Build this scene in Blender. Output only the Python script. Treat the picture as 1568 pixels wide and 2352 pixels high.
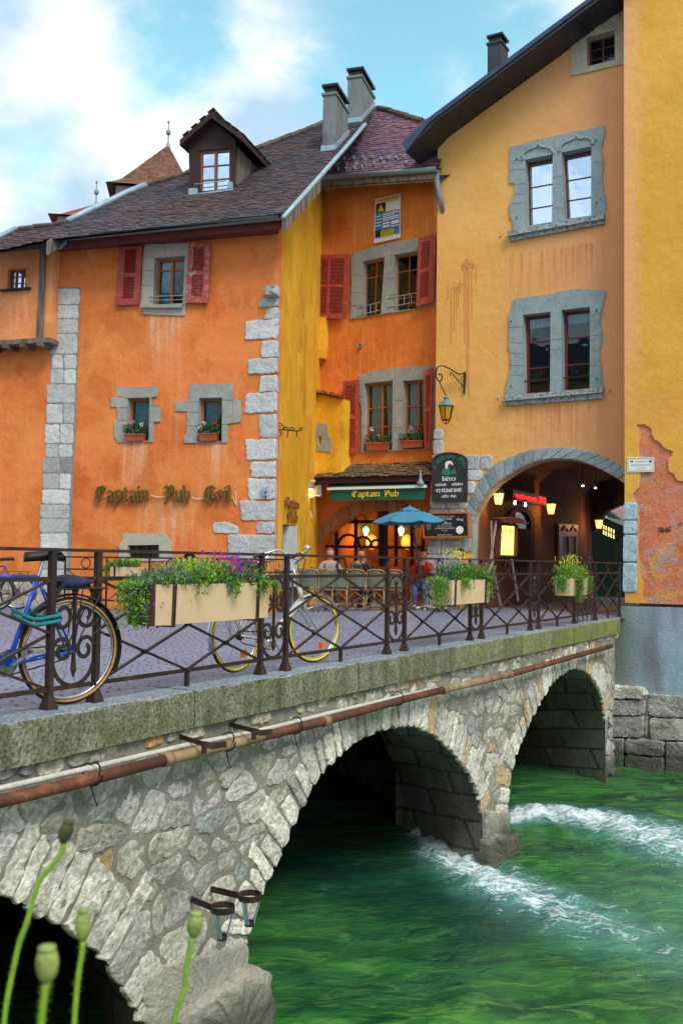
import bpy, bmesh, math, random
from mathutils import Vector, Matrix, noise
from mathutils.geometry import tessellate_polygon
R = math.radians
V = Vector
rng = random.Random(7)
sc = bpy.context.scene
C = sc.collection
for o in list(bpy.data.objects): bpy.data.objects.remove(o)

# ------------------------------------------------------------ camera
EYE = V((0, 0, 1.0)); FPX = 2250.0; PITCH = math.atan(116/FPX); ROLL = R(0.75)
fw = V((0, math.cos(PITCH), math.sin(PITCH))); r0 = V((1, 0, 0)); u0 = V((0, -math.sin(PITCH), math.cos(PITCH)))
cr = r0*math.cos(ROLL)+u0*math.sin(ROLL); cu = u0*math.cos(ROLL)-r0*math.sin(ROLL)
cam = bpy.data.cameras.new('camera'); co = bpy.data.objects.new('camera', cam); C.objects.link(co); sc.camera = co
co.matrix_world = Matrix(((cr.x, cu.x, -fw.x, EYE.x), (cr.y, cu.y, -fw.y, EYE.y), (cr.z, cu.z, -fw.z, EYE.z), (0, 0, 0, 1)))
cam.sensor_fit = 'HORIZONTAL'; cam.sensor_width = 36; cam.lens = 36*FPX/1568
cam.clip_start = 0.05; cam.clip_end = 2000
cam.dof.use_dof = True; cam.dof.focus_distance = 13; cam.dof.aperture_fstop = 20

# ------------------------------------------------------------ world, sun, exposure
SUN_EL, SUN_AZ = R(48), R(150)       # azimuth clockwise from +Y : behind the camera, to the right
w = bpy.data.worlds.new('World'); sc.world = w; w.use_nodes = True
nt = w.node_tree; nt.nodes.clear()
def N(nt, t, **k):
    n = nt.nodes.new(t)
    for a, b in k.items(): setattr(n, a, b)
    return n
def L(nt, a, b): nt.links.new(a, b)
def MIX(nt, fac, a, b, mode='MIX'):
    n = N(nt, 'ShaderNodeMix', data_type='RGBA', blend_type=mode)
    for s, v in ((0, fac), (6, a), (7, b)):
        if hasattr(v, 'is_output'): L(nt, v, n.inputs[s])
        elif v is not None: n.inputs[s].default_value = v if s == 0 else (tuple(v)+(1,) if len(v) == 3 else v)
    return n.outputs[2]
def MATH(nt, op, a, b=None, c=None, clamp=False):
    n = N(nt, 'ShaderNodeMath', operation=op, use_clamp=clamp)
    for s, v in ((0, a), (1, b), (2, c)):
        if v is None: continue
        if hasattr(v, 'is_output'): L(nt, v, n.inputs[s])
        else: n.inputs[s].default_value = v
    return n.outputs[0]
def MAPR(nt, v, a, b, c=0., d=1., smooth=False):
    n = N(nt, 'ShaderNodeMapRange'); L(nt, v, n.inputs[0])
    if smooth: n.interpolation_type = 'SMOOTHSTEP'
    for i, q in enumerate((a, b, c, d)): n.inputs[i+1].default_value = q
    return n.outputs[0]
sky = N(nt, 'ShaderNodeTexSky', sky_type='NISHITA', sun_disc=False, sun_elevation=SUN_EL, sun_rotation=SUN_AZ)
sky.dust_density = 0.6; sky.ozone_density = 1.5
tc = N(nt, 'ShaderNodeTexCoord')
mp = N(nt, 'ShaderNodeMapping'); L(nt, tc.outputs['Generated'], mp.inputs[0]); mp.inputs['Scale'].default_value = (1, 1, 1.7); mp.inputs['Location'].default_value = (0.35, 0.2, 0.1)
n1 = N(nt, 'ShaderNodeTexNoise'); n1.inputs['Scale'].default_value = 3.4; n1.inputs['Detail'].default_value = 9; n1.inputs['Roughness'].default_value = .56; n1.inputs['Distortion'].default_value = .35
L(nt, mp.outputs[0], n1.inputs['Vector'])
def dirblob(px, py, cosr):
    d = fw + cr*((px-784)/FPX) - cu*((py-1176)/FPX); d.normalize()
    n = N(nt, 'ShaderNodeVectorMath', operation='DOT_PRODUCT'); L(nt, tc.outputs['Generated'], n.inputs[0]); n.inputs[1].default_value = d
    return MAPR(nt, n.outputs['Value'], cosr, 1.0, 0, 1, True)
blue = MATH(nt, 'ADD', MATH(nt, 'MULTIPLY', dirblob(1010, 60, .984), .62), MATH(nt, 'MULTIPLY', dirblob(400, 60, .995), .50))
blue = MATH(nt, 'ADD', blue, MATH(nt, 'MULTIPLY', dirblob(60, 330, .996), .35))
cov = MATH(nt, 'SUBTRACT', n1.outputs[0], MATH(nt, 'MULTIPLY', blue, .20))
cl = MAPR(nt, cov, .26, .43, .05, 1, True)
n2 = N(nt, 'ShaderNodeTexNoise'); n2.inputs['Scale'].default_value = 7; n2.inputs['Detail'].default_value = 6; L(nt, mp.outputs[0], n2.inputs['Vector'])
ccol = MIX(nt, MAPR(nt, n2.outputs[0], .38, .60), (3.0, 4.2, 5.2), (6.6, 6.8, 6.9))
skyb = MIX(nt, 1.0, sky.outputs[0], (1.5, 2.1, 1.55), 'MULTIPLY')
full = MIX(nt, cl, skyb, ccol)
bg = N(nt, 'ShaderNodeBackground'); L(nt, full, bg.inputs[0]); bg.inputs[1].default_value = 0.095
wo = N(nt, 'ShaderNodeOutputWorld'); L(nt, bg.outputs[0], wo.inputs[0])
sl = bpy.data.lights.new('sun', 'SUN'); so = bpy.data.objects.new('sun', sl); C.objects.link(so)
sl.energy = 1.5; sl.angle = R(22); sl.color = (1, .955, .88)
sd = V((math.sin(SUN_AZ)*math.cos(SUN_EL), math.cos(SUN_AZ)*math.cos(SUN_EL), math.sin(SUN_EL)))
so.rotation_euler = sd.to_track_quat('Z', 'Y').to_euler()
sc.view_settings.view_transform = 'Standard'; sc.view_settings.look = 'None'; sc.view_settings.exposure = 0.92; sc.view_settings.gamma = 1
sc.render.engine = 'CYCLES'
sc.cycles.max_bounces = 6; sc.cycles.transparent_max_bounces = 12

# ------------------------------------------------------------ picking geometry
def ray(px, py):
    return fw + cr*((px-784)/FPX) - cu*((py-1176)/FPX)
def G(px, py, z=0.0):
    d = ray(px, py); t = (z-EYE.z)/d.z; return EYE + d*t
def atY(px, py, Y):
    d = ray(px, py); return EYE + d*(Y/d.y)
class Plane:
    """o origin, u horizontal-ish axis, v up axis, n outward normal (towards the viewer)"""
    def __init__(s, o, u, v=V((0, 0, 1)), flip=False):
        s.o = V(o); s.u = V(u).normalized(); s.v = V(v).normalized(); s.n = s.u.cross(s.v).normalized()
        if s.n.dot(EYE-s.o) < 0: s.n = -s.n
        if flip: s.n = -s.n
    def pt(s, px, py, off=0.0):
        d = ray(px, py); q = s.o + s.n*off
        t = (q-EYE).dot(s.n)/d.dot(s.n); return EYE + d*t
    def uv(s, px, py, off=0.0):
        p = s.pt(px, py, off)-s.o; return (p.dot(s.u), p.dot(s.v))
    def w(s, u, v, off=0.0): return s.o + s.u*u + s.v*v + s.n*off
    def par(s, off): return Plane(s.o+s.n*off, s.u, s.v)

# ------------------------------------------------------------ mesh builder
class MB:
    def __init__(s): s.v = []; s.f = []; s.c = []; s.sm = False
    def add(s, vs, fs, col=(1, 1, 1)):
        b = len(s.v); s.v += [V(p) for p in vs]
        for f in fs: s.f.append([i+b for i in f]); s.c.append(col)
    def box(s, c, ax, ay, az, col=(1, 1, 1), bev=0):
        """centre and three half-axis vectors"""
        c = V(c); ax = V(ax); ay = V(ay); az = V(az)
        vs = [c+ax*i+ay*j+az*k for k in (-1, 1) for j in (-1, 1) for i in (-1, 1)]
        s.add(vs, [(0, 2, 3, 1), (4, 5, 7, 6), (0, 1, 5, 4), (2, 6, 7, 3), (0, 4, 6, 2), (1, 3, 7, 5)], col)
    def bar(s, a, b, wa, wb=None, up=V((0, 0, 1)), col=(1, 1, 1)):
        """rectangular bar from a to b"""
        a = V(a); b = V(b); d = (b-a); l = d.length
        if l < 1e-6: return
        d /= l; x = d.cross(V(up))
        if x.length < 1e-4: x = d.cross(V((1, 0, 0)))
        x.normalize(); y = x.cross(d); wb = wa if wb is None else wb
        s.box((a+b)/2, d*(l/2), x*(wa/2), y*(wb/2), col)
    def prism(s, pts, ext, col=(1, 1, 1), holes=()):
        """polygon (with holes) extruded by vector ext"""
        loops = [[V(p) for p in pts]]+[[V(p) for p in h] for h in holes]
        tri = tessellate_polygon(loops); fl = [p for l in loops for p in l]; n = len(fl); ext = V(ext)
        s.add(fl+[p+ext for p in fl], [t for t in tri]+[tuple(i+n for i in reversed(t)) for t in tri], col)
        b = len(s.v)-2*n; k = 0
        for l in loops:
            m = len(l)
            for i in range(m):
                j = (i+1) % m; s.f.append([b+k+i, b+k+j, b+n+k+j, b+n+k+i]); s.c.append(col)
            k += m
    def sheet(s, pts, holes=(), col=(1, 1, 1)):
        loops = [[V(p) for p in pts]]+[[V(p) for p in h] for h in holes]
        tri = tessellate_polygon(loops); s.add([p for l in loops for p in l], tri, col)
    def tube(s, path, r, n=8, closed=False, col=(1, 1, 1), cap=True, flat=None):
        path = [V(p) for p in path]; m = len(path)
        rs = r if isinstance(r, (list, tuple)) else [r]*m
        rings = []; up = V((0, 0, 1)); prev = None
        for i, p in enumerate(path):
            if closed: t = path[(i+1) % m]-path[i-1]
            else: t = path[min(i+1, m-1)]-path[max(i-1, 0)]
            if t.length < 1e-9: t = V((0, 0, 1))
            t.normalize()
            if prev is None:
                x = t.cross(up)
                if x.length < .05: x = t.cross(V((1, 0, 0)))
            else: x = prev - t*prev.dot(t)
            if x.length < 1e-6: x = t.cross(V((0, 1, 0)))
            x.normalize(); prev = x; y = t.cross(x)
            rings.append([p+x*(math.cos(2*math.pi*k/n)*rs[i])+y*(math.sin(2*math.pi*k/n)*rs[i]) for k in range(n)])
        vs = [q for rg in rings for q in rg]; fs = []
        for i in range(m if closed else m-1):
            a = i*n; b = ((i+1) % m)*n
            for k in range(n): fs.append((a+k, a+(k+1) % n, b+(k+1) % n, b+k))
        if cap and not closed: fs.append(tuple(reversed(range(n)))); fs.append(tuple((m-1)*n+k for k in range(n)))
        s.add(vs, fs, col)
    def lathe(s, o, prof, ax=V((0, 0, 1)), n=16, col=(1, 1, 1), ph=0):
        """prof: list of (r,h) along ax"""
        ax = V(ax).normalized(); x = ax.cross(V((0, 1, 0)));
        if x.length < .05: x = ax.cross(V((1, 0, 0)))
        x.normalize(); y = ax.cross(x); vs = []; fs = []
        for r, h in prof:
            for k in range(n):
                a = 2*math.pi*k/n+ph; vs.append(V(o)+ax*h+x*(math.cos(a)*r)+y*(math.sin(a)*r))
        for i in range(len(prof)-1):
            for k in range(n): fs.append((i*n+k, i*n+(k+1) % n, (i+1)*n+(k+1) % n, (i+1)*n+k))
        fs.append(tuple(reversed(range(n)))); fs.append(tuple((len(prof)-1)*n+k for k in range(n)))
        s.add(vs, fs, col)
    def build(s, name, mat, parent=None, label=None, smooth=False, kind=None):
        me = bpy.data.meshes.new(name); off = V((0, 0, 0)); p = parent
        while p: off = off + p.location; p = p.parent
        me.from_pydata([tuple(q-off) for q in s.v], [], s.f)
        at = me.color_attributes.new('col', 'FLOAT_COLOR', 'CORNER'); buf = []
        for poly, c in zip(me.polygons, s.c): buf += [c[0], c[1], c[2], 1.0]*poly.loop_total
        at.data.foreach_set('color', buf)
        bm = bmesh.new(); bm.from_mesh(me); bmesh.ops.recalc_face_normals(bm, faces=bm.faces); bm.to_mesh(me); bm.free()
        if smooth: me.shade_smooth()
        me.materials.append(mat)
        o = bpy.data.objects.new(name, me); C.objects.link(o)
        if parent: o.parent = parent
        if label: o['label'] = label
        if kind: o['kind'] = kind
        return o
def thing(name, label, cat, loc=(0, 0, 0), group=None):
    o = bpy.data.objects.new(name, None); C.objects.link(o); o.location = loc; o.empty_display_size = .2
    o['label'] = label; o['category'] = cat
    if group: o['group'] = group
    return o
def tag(o, label, cat, group=None):
    o['label'] = label; o['category'] = cat
    if group: o['group'] = group
    return o
def struct(o): o['kind'] = 'structure'; return o
def copy_tree(o, parent=None, label=None):
    c = o.copy(); C.objects.link(c)
    if parent: c.parent = parent
    if label: c['label'] = label
    for ch in list(o.children): copy_tree(ch, c)
    return c

# ------------------------------------------------------------ materials
MATS = {}
def mat(name, c1, c2=None, c3=None, rough=.85, metal=0, scale=2.0, bump=.3, bscale=40, bdist=.01, stretch=1.0, detail=6, spec=.4,
        usecol=True, fine=.12, emit=None, estr=0, streak=0, streakcol=None, lo=.35, hi=.65, coat=0, stain=None, patch=.45, patchcol=None):
    if name in MATS: return MATS[name]
    m = bpy.data.materials.new(name); m.use_nodes = True; nt = m.node_tree; nt.nodes.clear()
    out = N(nt, 'ShaderNodeOutputMaterial'); p = N(nt, 'ShaderNodeBsdfPrincipled'); L(nt, p.outputs[0], out.inputs[0])
    tc = N(nt, 'ShaderNodeTexCoord'); mp = N(nt, 'ShaderNodeMapping'); L(nt, tc.outputs['Object'], mp.inputs[0])
    mp.inputs['Scale'].default_value = (1, 1, stretch)
    c = None
    if c2:
        n = N(nt, 'ShaderNodeTexNoise'); n.inputs['Scale'].default_value = scale; n.inputs['Detail'].default_value = detail; n.inputs['Roughness'].default_value = .62; n.inputs['Distortion'].default_value = .6
        L(nt, mp.outputs[0], n.inputs[0])
        c = MIX(nt, MAPR(nt, n.outputs[0], lo, hi), c1, c2)
        if c3:
            n3 = N(nt, 'ShaderNodeTexNoise'); n3.inputs['Scale'].default_value = scale*.47; n3.inputs['Detail'].default_value = 8; n3.inputs['Roughness'].default_value = .7
            mp3 = N(nt, 'ShaderNodeMapping'); L(nt, mp.outputs[0], mp3.inputs[0]); mp3.inputs['Location'].default_value = (7.3, 2.2, 4.1); L(nt, mp3.outputs[0], n3.inputs[0])
            c = MIX(nt, MAPR(nt, n3.outputs[0], .52, .70), c, c3)
    else:
        rgb = N(nt, 'ShaderNodeRGB'); rgb.outputs[0].default_value = tuple(c1)+(1,); c = rgb.outputs[0]
    if streak:
        ms = N(nt, 'ShaderNodeMapping'); L(nt, tc.outputs['Object'], ms.inputs[0]); ms.inputs['Scale'].default_value = (9, 9, .55)
        ns = N(nt, 'ShaderNodeTexNoise'); ns.inputs['Scale'].default_value = 1; ns.inputs['Detail'].default_value = 4; L(nt, ms.outputs[0], ns.inputs[0])
        nb = N(nt, 'ShaderNodeTexNoise'); nb.inputs['Scale'].default_value = .6; L(nt, tc.outputs['Object'], nb.inputs[0])
        f = MATH(nt, 'MULTIPLY', MATH(nt, 'MULTIPLY', MAPR(nt, ns.outputs[0], .52, .72), MAPR(nt, nb.outputs[0], .42, .62)), streak)
        c = MIX(nt, f, c, streakcol or (.8, .7, .6))
    if stain: c = stain(nt, tc, c)
    nf = N(nt, 'ShaderNodeTexNoise'); nf.inputs['Scale'].default_value = bscale; nf.inputs['Detail'].default_value = 5; nf.inputs['Roughness'].default_value = .65
    L(nt, tc.outputs['Object'], nf.inputs[0])
    if fine:
        g = MAPR(nt, nf.outputs[0], .3, .7, 1-fine*1.6, 1+fine*1.6)
        cg = N(nt, 'ShaderNodeCombineColor'); [L(nt, g, cg.inputs[i]) for i in range(3)]
        c = MIX(nt, 1.0, c, cg.outputs[0], 'MULTIPLY')
    if name.startswith('plaster'):
        mpp = N(nt, 'ShaderNodeMapping'); L(nt, tc.outputs['Object'], mpp.inputs[0]); mpp.inputs['Location'].default_value = (3.1, 9.2, 5.5)
        npx = N(nt, 'ShaderNodeTexNoise'); npx.inputs['Scale'].default_value = .85; npx.inputs['Detail'].default_value = 7; npx.inputs['Roughness'].default_value = .5; npx.inputs['Distortion'].default_value = .5; L(nt, mpp.outputs[0], npx.inputs[0])
        c = MIX(nt, MATH(nt, 'MULTIPLY', MAPR(nt, npx.outputs[0], .545, .575), patch), c, patchcol or tuple(min(.9, q*1.18+.03) for q in c1))
        c = MIX(nt, MATH(nt, 'MULTIPLY', MAPR(nt, npx.outputs[0], .43, .37), patch), c, tuple(q*.72 for q in c1))
    if usecol:
        a = N(nt, 'ShaderNodeVertexColor'); a.layer_name = 'col'; c = MIX(nt, 1.0, c, a.outputs[0], 'MULTIPLY')
    L(nt, c, p.inputs['Base Color']); p.inputs['Metallic'].default_value = metal; p.inputs['Specular IOR Level'].default_value = spec
    rr = MAPR(nt, nf.outputs[0], .3, .7, max(0, rough-.08), min(1, rough+.08)); L(nt, rr, p.inputs['Roughness'])
    if coat: p.inputs['Coat Weight'].default_value = coat
    if bump:
        b = N(nt, 'ShaderNodeBump'); b.inputs['Strength'].default_value = bump; b.inputs['Distance'].default_value = bdist; L(nt, nf.outputs[0], b.inputs['Height']); L(nt, b.outputs[0], p.inputs['Normal'])
        if name.startswith('plaster'):
            nl = N(nt, 'ShaderNodeTexNoise'); nl.inputs['Scale'].default_value = 4.5; nl.inputs['Detail'].default_value = 4; L(nt, tc.outputs['Object'], nl.inputs[0])
            b2_ = N(nt, 'ShaderNodeBump'); b2_.inputs['Strength'].default_value = .55; b2_.inputs['Distance'].default_value = .035; L(nt, nl.outputs[0], b2_.inputs['Height']); L(nt, b2_.outputs[0], b.inputs['Normal'])
    if emit: p.inputs['Emission Color'].default_value = tuple(emit)+(1,); p.inputs['Emission Strength'].default_value = estr
    MATS[name] = m; return m
def glassmat(name='window_glass', gl=.35, tint=(.75, .85, .9)):
    if name in MATS: return MATS[name]
    m = bpy.data.materials.new(name); m.use_nodes = True; nt = m.node_tree; nt.nodes.clear()
    out = N(nt, 'ShaderNodeOutputMaterial'); mx = N(nt, 'ShaderNodeMixShader'); L(nt, mx.outputs[0], out.inputs[0])
    t = N(nt, 'ShaderNodeBsdfTransparent'); t.inputs[0].default_value = tint+(1,); g = N(nt, 'ShaderNodeBsdfGlossy'); g.inputs['Roughness'].default_value = .02; g.inputs['Color'].default_value = (.62, .80, 1, 1) if gl > .5 else (.85, .93, 1, 1)
    tc = N(nt, 'ShaderNodeTexCoord'); nf = N(nt, 'ShaderNodeTexNoise'); nf.inputs['Scale'].default_value = 1.6; L(nt, tc.outputs['Object'], nf.inputs[0])
    b = N(nt, 'ShaderNodeBump'); b.inputs['Strength'].default_value = .25; b.inputs['Distance'].default_value = .03; L(nt, nf.outputs[0], b.inputs['Height']); L(nt, b.outputs[0], g.inputs['Normal'])
    fr = N(nt, 'ShaderNodeFresnel'); fr.inputs[0].default_value = 1.5
    f = MATH(nt, 'ADD', fr.outputs[0], gl, clamp=True); L(nt, f, mx.inputs[0]); L(nt, t.outputs[0], mx.inputs[1]); L(nt, g.outputs[0], mx.inputs[2])
    MATS[name] = m; return m
M = lambda n: MATS[n]
SILLS = [(-.05, 3.43, .36), (1.58, 3.39, .36), (.55, 6.02, .5), (.55, 2.15, .6)]
def sill_stain(nt, tc, c):
    so_ = N(nt, 'ShaderNodeSeparateXYZ'); L(nt, tc.outputs['Object'], so_.inputs[0])
    ms = N(nt, 'ShaderNodeMapping'); L(nt, tc.outputs['Object'], ms.inputs[0]); ms.inputs['Scale'].default_value = (8, 8, .7)
    ns = N(nt, 'ShaderNodeTexNoise'); ns.inputs['Scale'].default_value = 1; ns.inputs['Detail'].default_value = 5; L(nt, ms.outputs[0], ns.inputs[0])
    for x, z, w_ in SILLS:
        dx = MATH(nt, 'ABSOLUTE', MATH(nt, 'SUBTRACT', so_.outputs[0], x)); f = MATH(nt, 'MULTIPLY', MAPR(nt, dx, w_, w_*.6), MATH(nt, 'MULTIPLY', MAPR(nt, so_.outputs[2], z-1.5, z-.1), MAPR(nt, so_.outputs[2], z+.02, z-.02)))
        c = MIX(nt, MATH(nt, 'MULTIPLY', f, MAPR(nt, ns.outputs[0], .36, .62, 0, .75)), c, (.74, .42, .24))
    return c
def wet_stain(nt, tc, c, lvl=.0):
    ge = N(nt, 'ShaderNodeNewGeometry'); sp = N(nt, 'ShaderNodeSeparateXYZ'); L(nt, ge.outputs['Position'], sp.inputs[0])
    n = N(nt, 'ShaderNodeTexNoise'); n.inputs['Scale'].default_value = 3; n.inputs['Detail'].default_value = 6; L(nt, tc.outputs['Object'], n.inputs[0])
    z = MATH(nt, 'ADD', sp.outputs[2], MATH(nt, 'MULTIPLY', MATH(nt, 'SUBTRACT', n.outputs[0], .5), .5))
    c = MIX(nt, MAPR(nt, z, -2.30, -2.62, 0, .82), c, (.035, .045, .02))
    n2 = N(nt, 'ShaderNodeTexNoise'); n2.inputs['Scale'].default_value = 1.3; n2.inputs['Detail'].default_value = 7; n2.inputs['Distortion'].default_value = .8; L(nt, tc.outputs['Object'], n2.inputs[0])
    return MIX(nt, MAPR(nt, n2.outputs[0], .52, .66, 0, .55), c, (.15, .14, .10))
# walls
mat('plaster_orange', (.66, .165, .028), (.74, .255, .065), (.52, .095, .018), scale=1.3, bump=.35, bscale=26, bdist=.012, streak=.55, streakcol=(.78, .42, .22), fine=.10, stain=lambda nt, tc, c: sill_stain(nt, tc, c))
mat('plaster_annex', (.74, .26, .09), (.76, .32, .12), (.70, .20, .06), scale=1.6, bump=.3, bscale=30, streak=.5, streakcol=(.8, .6, .35))
mat('plaster_ochre', (.84, .45, .018), (.72, .34, .012), (.44, .20, .02), scale=1.5, stretch=.55, bump=.3, bscale=26, streak=.4, streakcol=(.35, .2, .03))
mat('plaster_deep', (.70, .20, .03), (.62, .16, .022), (.76, .28, .055), scale=1.4, bump=.35, bscale=26, streak=.6, streakcol=(.74, .42, .2))
mat('stone_pale', (.60, .61, .60), (.48, .49, .48), (.36, .36, .34), scale=6, bump=.9, bscale=38, bdist=.02, fine=.2)
mat('stone_blue', (.23, .31, .335), (.30, .37, .38), (.19, .26, .28), scale=5, bump=.6, bscale=45, bdist=.01, fine=.14)
mat('stone_grey', (.33, .34, .30), (.26, .27, .26), (.42, .40, .32), scale=5, bump=.5, bscale=45, fine=.16)
mat('stone_rubble', (.50, .485, .44), (.42, .41, .375), (.28, .27, .25), scale=5, bump=.9, bscale=24, bdist=.03, fine=.28, detail=9, stain=lambda nt, tc, c: wet_stain(nt, tc, c))
mat('mortar', (.33, .31, .26), (.25, .235, .195), (.18, .17, .14), scale=4, bump=1.0, bscale=60, bdist=.015, fine=.25, stain=wet_stain)
mat('wood_dark', (.045, .022, .018), (.03, .016, .014), scale=6, bump=.4, bscale=60, stretch=.2)
mat('wood_weathered', (.10, .07, .055), (.22, .19, .17), (.05, .03, .025), scale=10, stretch=.12, bump=.5, bscale=60)
mat('fascia_red', (.20, .05, .035), (.13, .035, .03), scale=5, bump=.3)
mat('shutter_red', (.40, .062, .045), (.33, .048, .036), (.46, .14, .10), scale=14, rough=.55, bump=.15, bscale=60)
mat('shutter_worn', (.40, .062, .045), (.42, .08, .06), (.55, .42, .38), scale=22, rough=.6, bump=.2, bscale=60)
mat('wood_orange', (.42, .13, .025), (.34, .10, .02), scale=9, rough=.5, stretch=.3, bump=.1)
mat('wood_brown', (.20, .07, .03), (.15, .05, .02), scale=9, rough=.5, stretch=.3, bump=.1)
mat('frame_red', (.16, .028, .02), (.12, .02, .018), scale=9, rough=.5, bump=.1)
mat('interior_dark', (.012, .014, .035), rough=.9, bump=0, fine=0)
mat('curtain', (.62, .70, .74), (.55, .62, .68), scale=5, rough=.9, bump=.0)
mat('zinc', (.17, .22, .25), (.23, .29, .32), scale=5, rough=.5, metal=.1, bump=.1)
mat('zinc_light', (.33, .45, .52), (.25, .36, .43), scale=5, rough=.5, metal=.3, bump=.1)
mat('iron', (.030, .019, .018), (.048, .027, .022), (.11, .045, .025), scale=16, rough=.5, metal=.35, bump=.5, bscale=90, bdist=.003, spec=.5)
mat('black_metal', (.02, .02, .022), rough=.4, metal=.3, bump=.1)
mat('roof_underlay', (.04, .03, .03), rough=.9, bump=0)
mat('tile', (.095, .068, .074), (.07, .058, .068), (.135, .078, .08), scale=3, rough=.75, bump=.4, bscale=80, bdist=.004, fine=.2)
mat('ridge_tile', (.07, .05, .045), (.10, .075, .06), scale=6, rough=.8, bump=.4)
glassmat('window_glass', .0); glassmat('glass_sky', .75, (.9, .95, 1))
mat('curtain_teal', (.25, .62, .66), (.16, .45, .50), scale=8, rough=.9, bump=0)
# ================================================================ planes of the place
Z = V((0, 0, 1)); WATER = -2.9
z1 = lambda x, y: (x*.4211, 229.6+y*.4211)
z4 = lambda x, y: (x*.4211, 631.5+y*.4211)
z2 = lambda x, y: (602.8+x*.2929, 114.8+y*.2929)
z3 = lambda x, y: (918.6+x*.4141, y*.4141)
z5 = lambda x, y: (545.4+x*.3112, 545.4+y*.3112)
z6 = lambda x, y: (976+x*.3775, 574+y*.3775)
b1 = lambda x, y: (602.8+x*.3295, 1004.7+y*.3295)
b2 = lambda x, y: (947.3+x*.3295, 1004.7+y*.3295)
b3 = lambda x, y: (x*.4028, 1234.4+y*.4028)
b4 = lambda x, y: (401.9+x*.2929, 1205.7+y*.2929)
b5 = lambda x, y: (x*.476, 1550.2+y*.476)
b6 = lambda x, y: (631.5+x*.597, 1378+y*.597)
b7 = lambda x, y: (1320.5+x*.366, 918.6+y*.366)
def Zs(f, *p): return [f(*q) for q in p]
ra = G(112, 1633); rb = G(1418, 1418); RU = (rb-ra); RLEN = RU.length; RU.normalize()
RAILP = Plane(ra, RU)                 # railing plane, n towards the river
FACE = RAILP.par(.15)                 # rubble face of the bridge
KERBF = RAILP.par(.20)
PA = Plane(atY(100, 1300, 20.5), (.956, -.292, 0))
uAc = PA.uv(633, 900)[0]; cA = PA.w(uAc, 0); cA.z = 0
PA.o.z = 0; uAc = PA.uv(633, 900)[0]; cA = PA.w(uAc, 0)
bL = atY(735, 900, 24.2); bL.z = 0; bR = atY(1003, 900, 22.6); bR.z = 0
PA2 = Plane(cA, bL-cA); PB = Plane(bL, bR-bL)
PD = Plane(V((5.62, 19.5, 0)), (.874, -.487, 0)); PC = PD.par(-.6)
uD0 = PD.uv(1434, 900)[0]
uC0 = PC.uv(1002, 700)[0]
W_IN = V((-.42, .907, 0)).normalized()      # direction the river comes from, under the arches

# ================================================================ ground and river
def pt_in(p, poly):
    x, y = p; c = False; j = len(poly)-1
    for i in range(len(poly)):
        xi, yi = poly[i]; xj, yj = poly[j]
        if (yi > y) != (yj > y) and x < (xj-xi)*(y-yi)/(yj-yi)+xi: c = not c
        j = i
    return c
def seg_d(p, a, b):
    ax, ay = a; bx, by = b; px, py = p; dx, dy = bx-ax, by-ay; l = dx*dx+dy*dy
    t = max(0, min(1, ((px-ax)*dx+(py-ay)*dy)/l)) if l else 0
    return math.hypot(px-ax-t*dx, py-ay-t*dy), t
def pl_d(p, pl): return min(seg_d(p, pl[i], pl[i+1])[0] for i in range(len(pl)-1))

def pavement_mat():
    m = bpy.data.materials.new('setts'); m.use_nodes = True; nt = m.node_tree; nt.nodes.clear()
    out = N(nt, 'ShaderNodeOutputMaterial'); p = N(nt, 'ShaderNodeBsdfPrincipled'); L(nt, p.outputs[0], out.inputs[0])
    tc = N(nt, 'ShaderNodeTexCoord'); mp = N(nt, 'ShaderNodeMapping'); L(nt, tc.outputs['Object'], mp.inputs[0]); mp.inputs['Rotation'].default_value = (0, 0, R(-14))
    nd = N(nt, 'ShaderNodeTexNoise'); nd.inputs['Scale'].default_value = .9; L(nt, tc.outputs['Object'], nd.inputs[0])
    wv = N(nt, 'ShaderNodeVectorMath', operation='MULTIPLY_ADD'); L(nt, nd.outputs['Color'], wv.inputs[0]); wv.inputs[1].default_value = (.5, .5, 0); L(nt, mp.outputs[0], wv.inputs[2])
    br = N(nt, 'ShaderNodeTexBrick'); L(nt, wv.outputs[0], br.inputs[0]); br.inputs['Scale'].default_value = 1; br.inputs['Brick Width'].default_value = .17; br.inputs['Row Height'].default_value = .11
    br.inputs['Mortar Size'].default_value = .011; br.inputs['Mortar Smooth'].default_value = .6; br.inputs['Bias'].default_value = -.1
    br.inputs['Color1'].default_value = (.17, .215, .32, 1); br.inputs['Color2'].default_value = (.23, .24, .34, 1); br.inputs['Mortar'].default_value = (.06, .06, .07, 1)
    n = N(nt, 'ShaderNodeTexNoise'); n.inputs['Scale'].default_value = 1.1; n.inputs['Detail'].default_value = 8; L(nt, tc.outputs['Object'], n.inputs[0])
    c = MIX(nt, MAPR(nt, n.outputs[0], .45, .68, 0, .6), br.outputs[0], (.21, .28, .43))
    n2 = N(nt, 'ShaderNodeTexNoise'); n2.inputs['Scale'].default_value = 9; n2.inputs['Detail'].default_value = 4; L(nt, tc.outputs['Object'], n2.inputs[0])
    c = MIX(nt, MAPR(nt, n2.outputs[0], .5, .75, 0, .55), c, (.24, .18, .25))
    L(nt, c, p.inputs['Base Color']); p.inputs['Roughness'].default_value = .5
    h = MATH(nt, 'ADD', MATH(nt, 'MULTIPLY', br.outputs['Fac'], -1), MATH(nt, 'MULTIPLY', n2.outputs[0], .5))
    b = N(nt, 'ShaderNodeBump'); b.inputs['Strength'].default_value = .9; b.inputs['Distance'].default_value = .02; L(nt, h, b.inputs['Height']); L(nt, b.outputs[0], p.inputs['Normal'])
    return m
g = MB(); e0 = KERBF.w(-120, 0, -.05); e1 = KERBF.w(KERBF.uv(1434, 1420)[0]+.3, 0, -.05)
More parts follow.
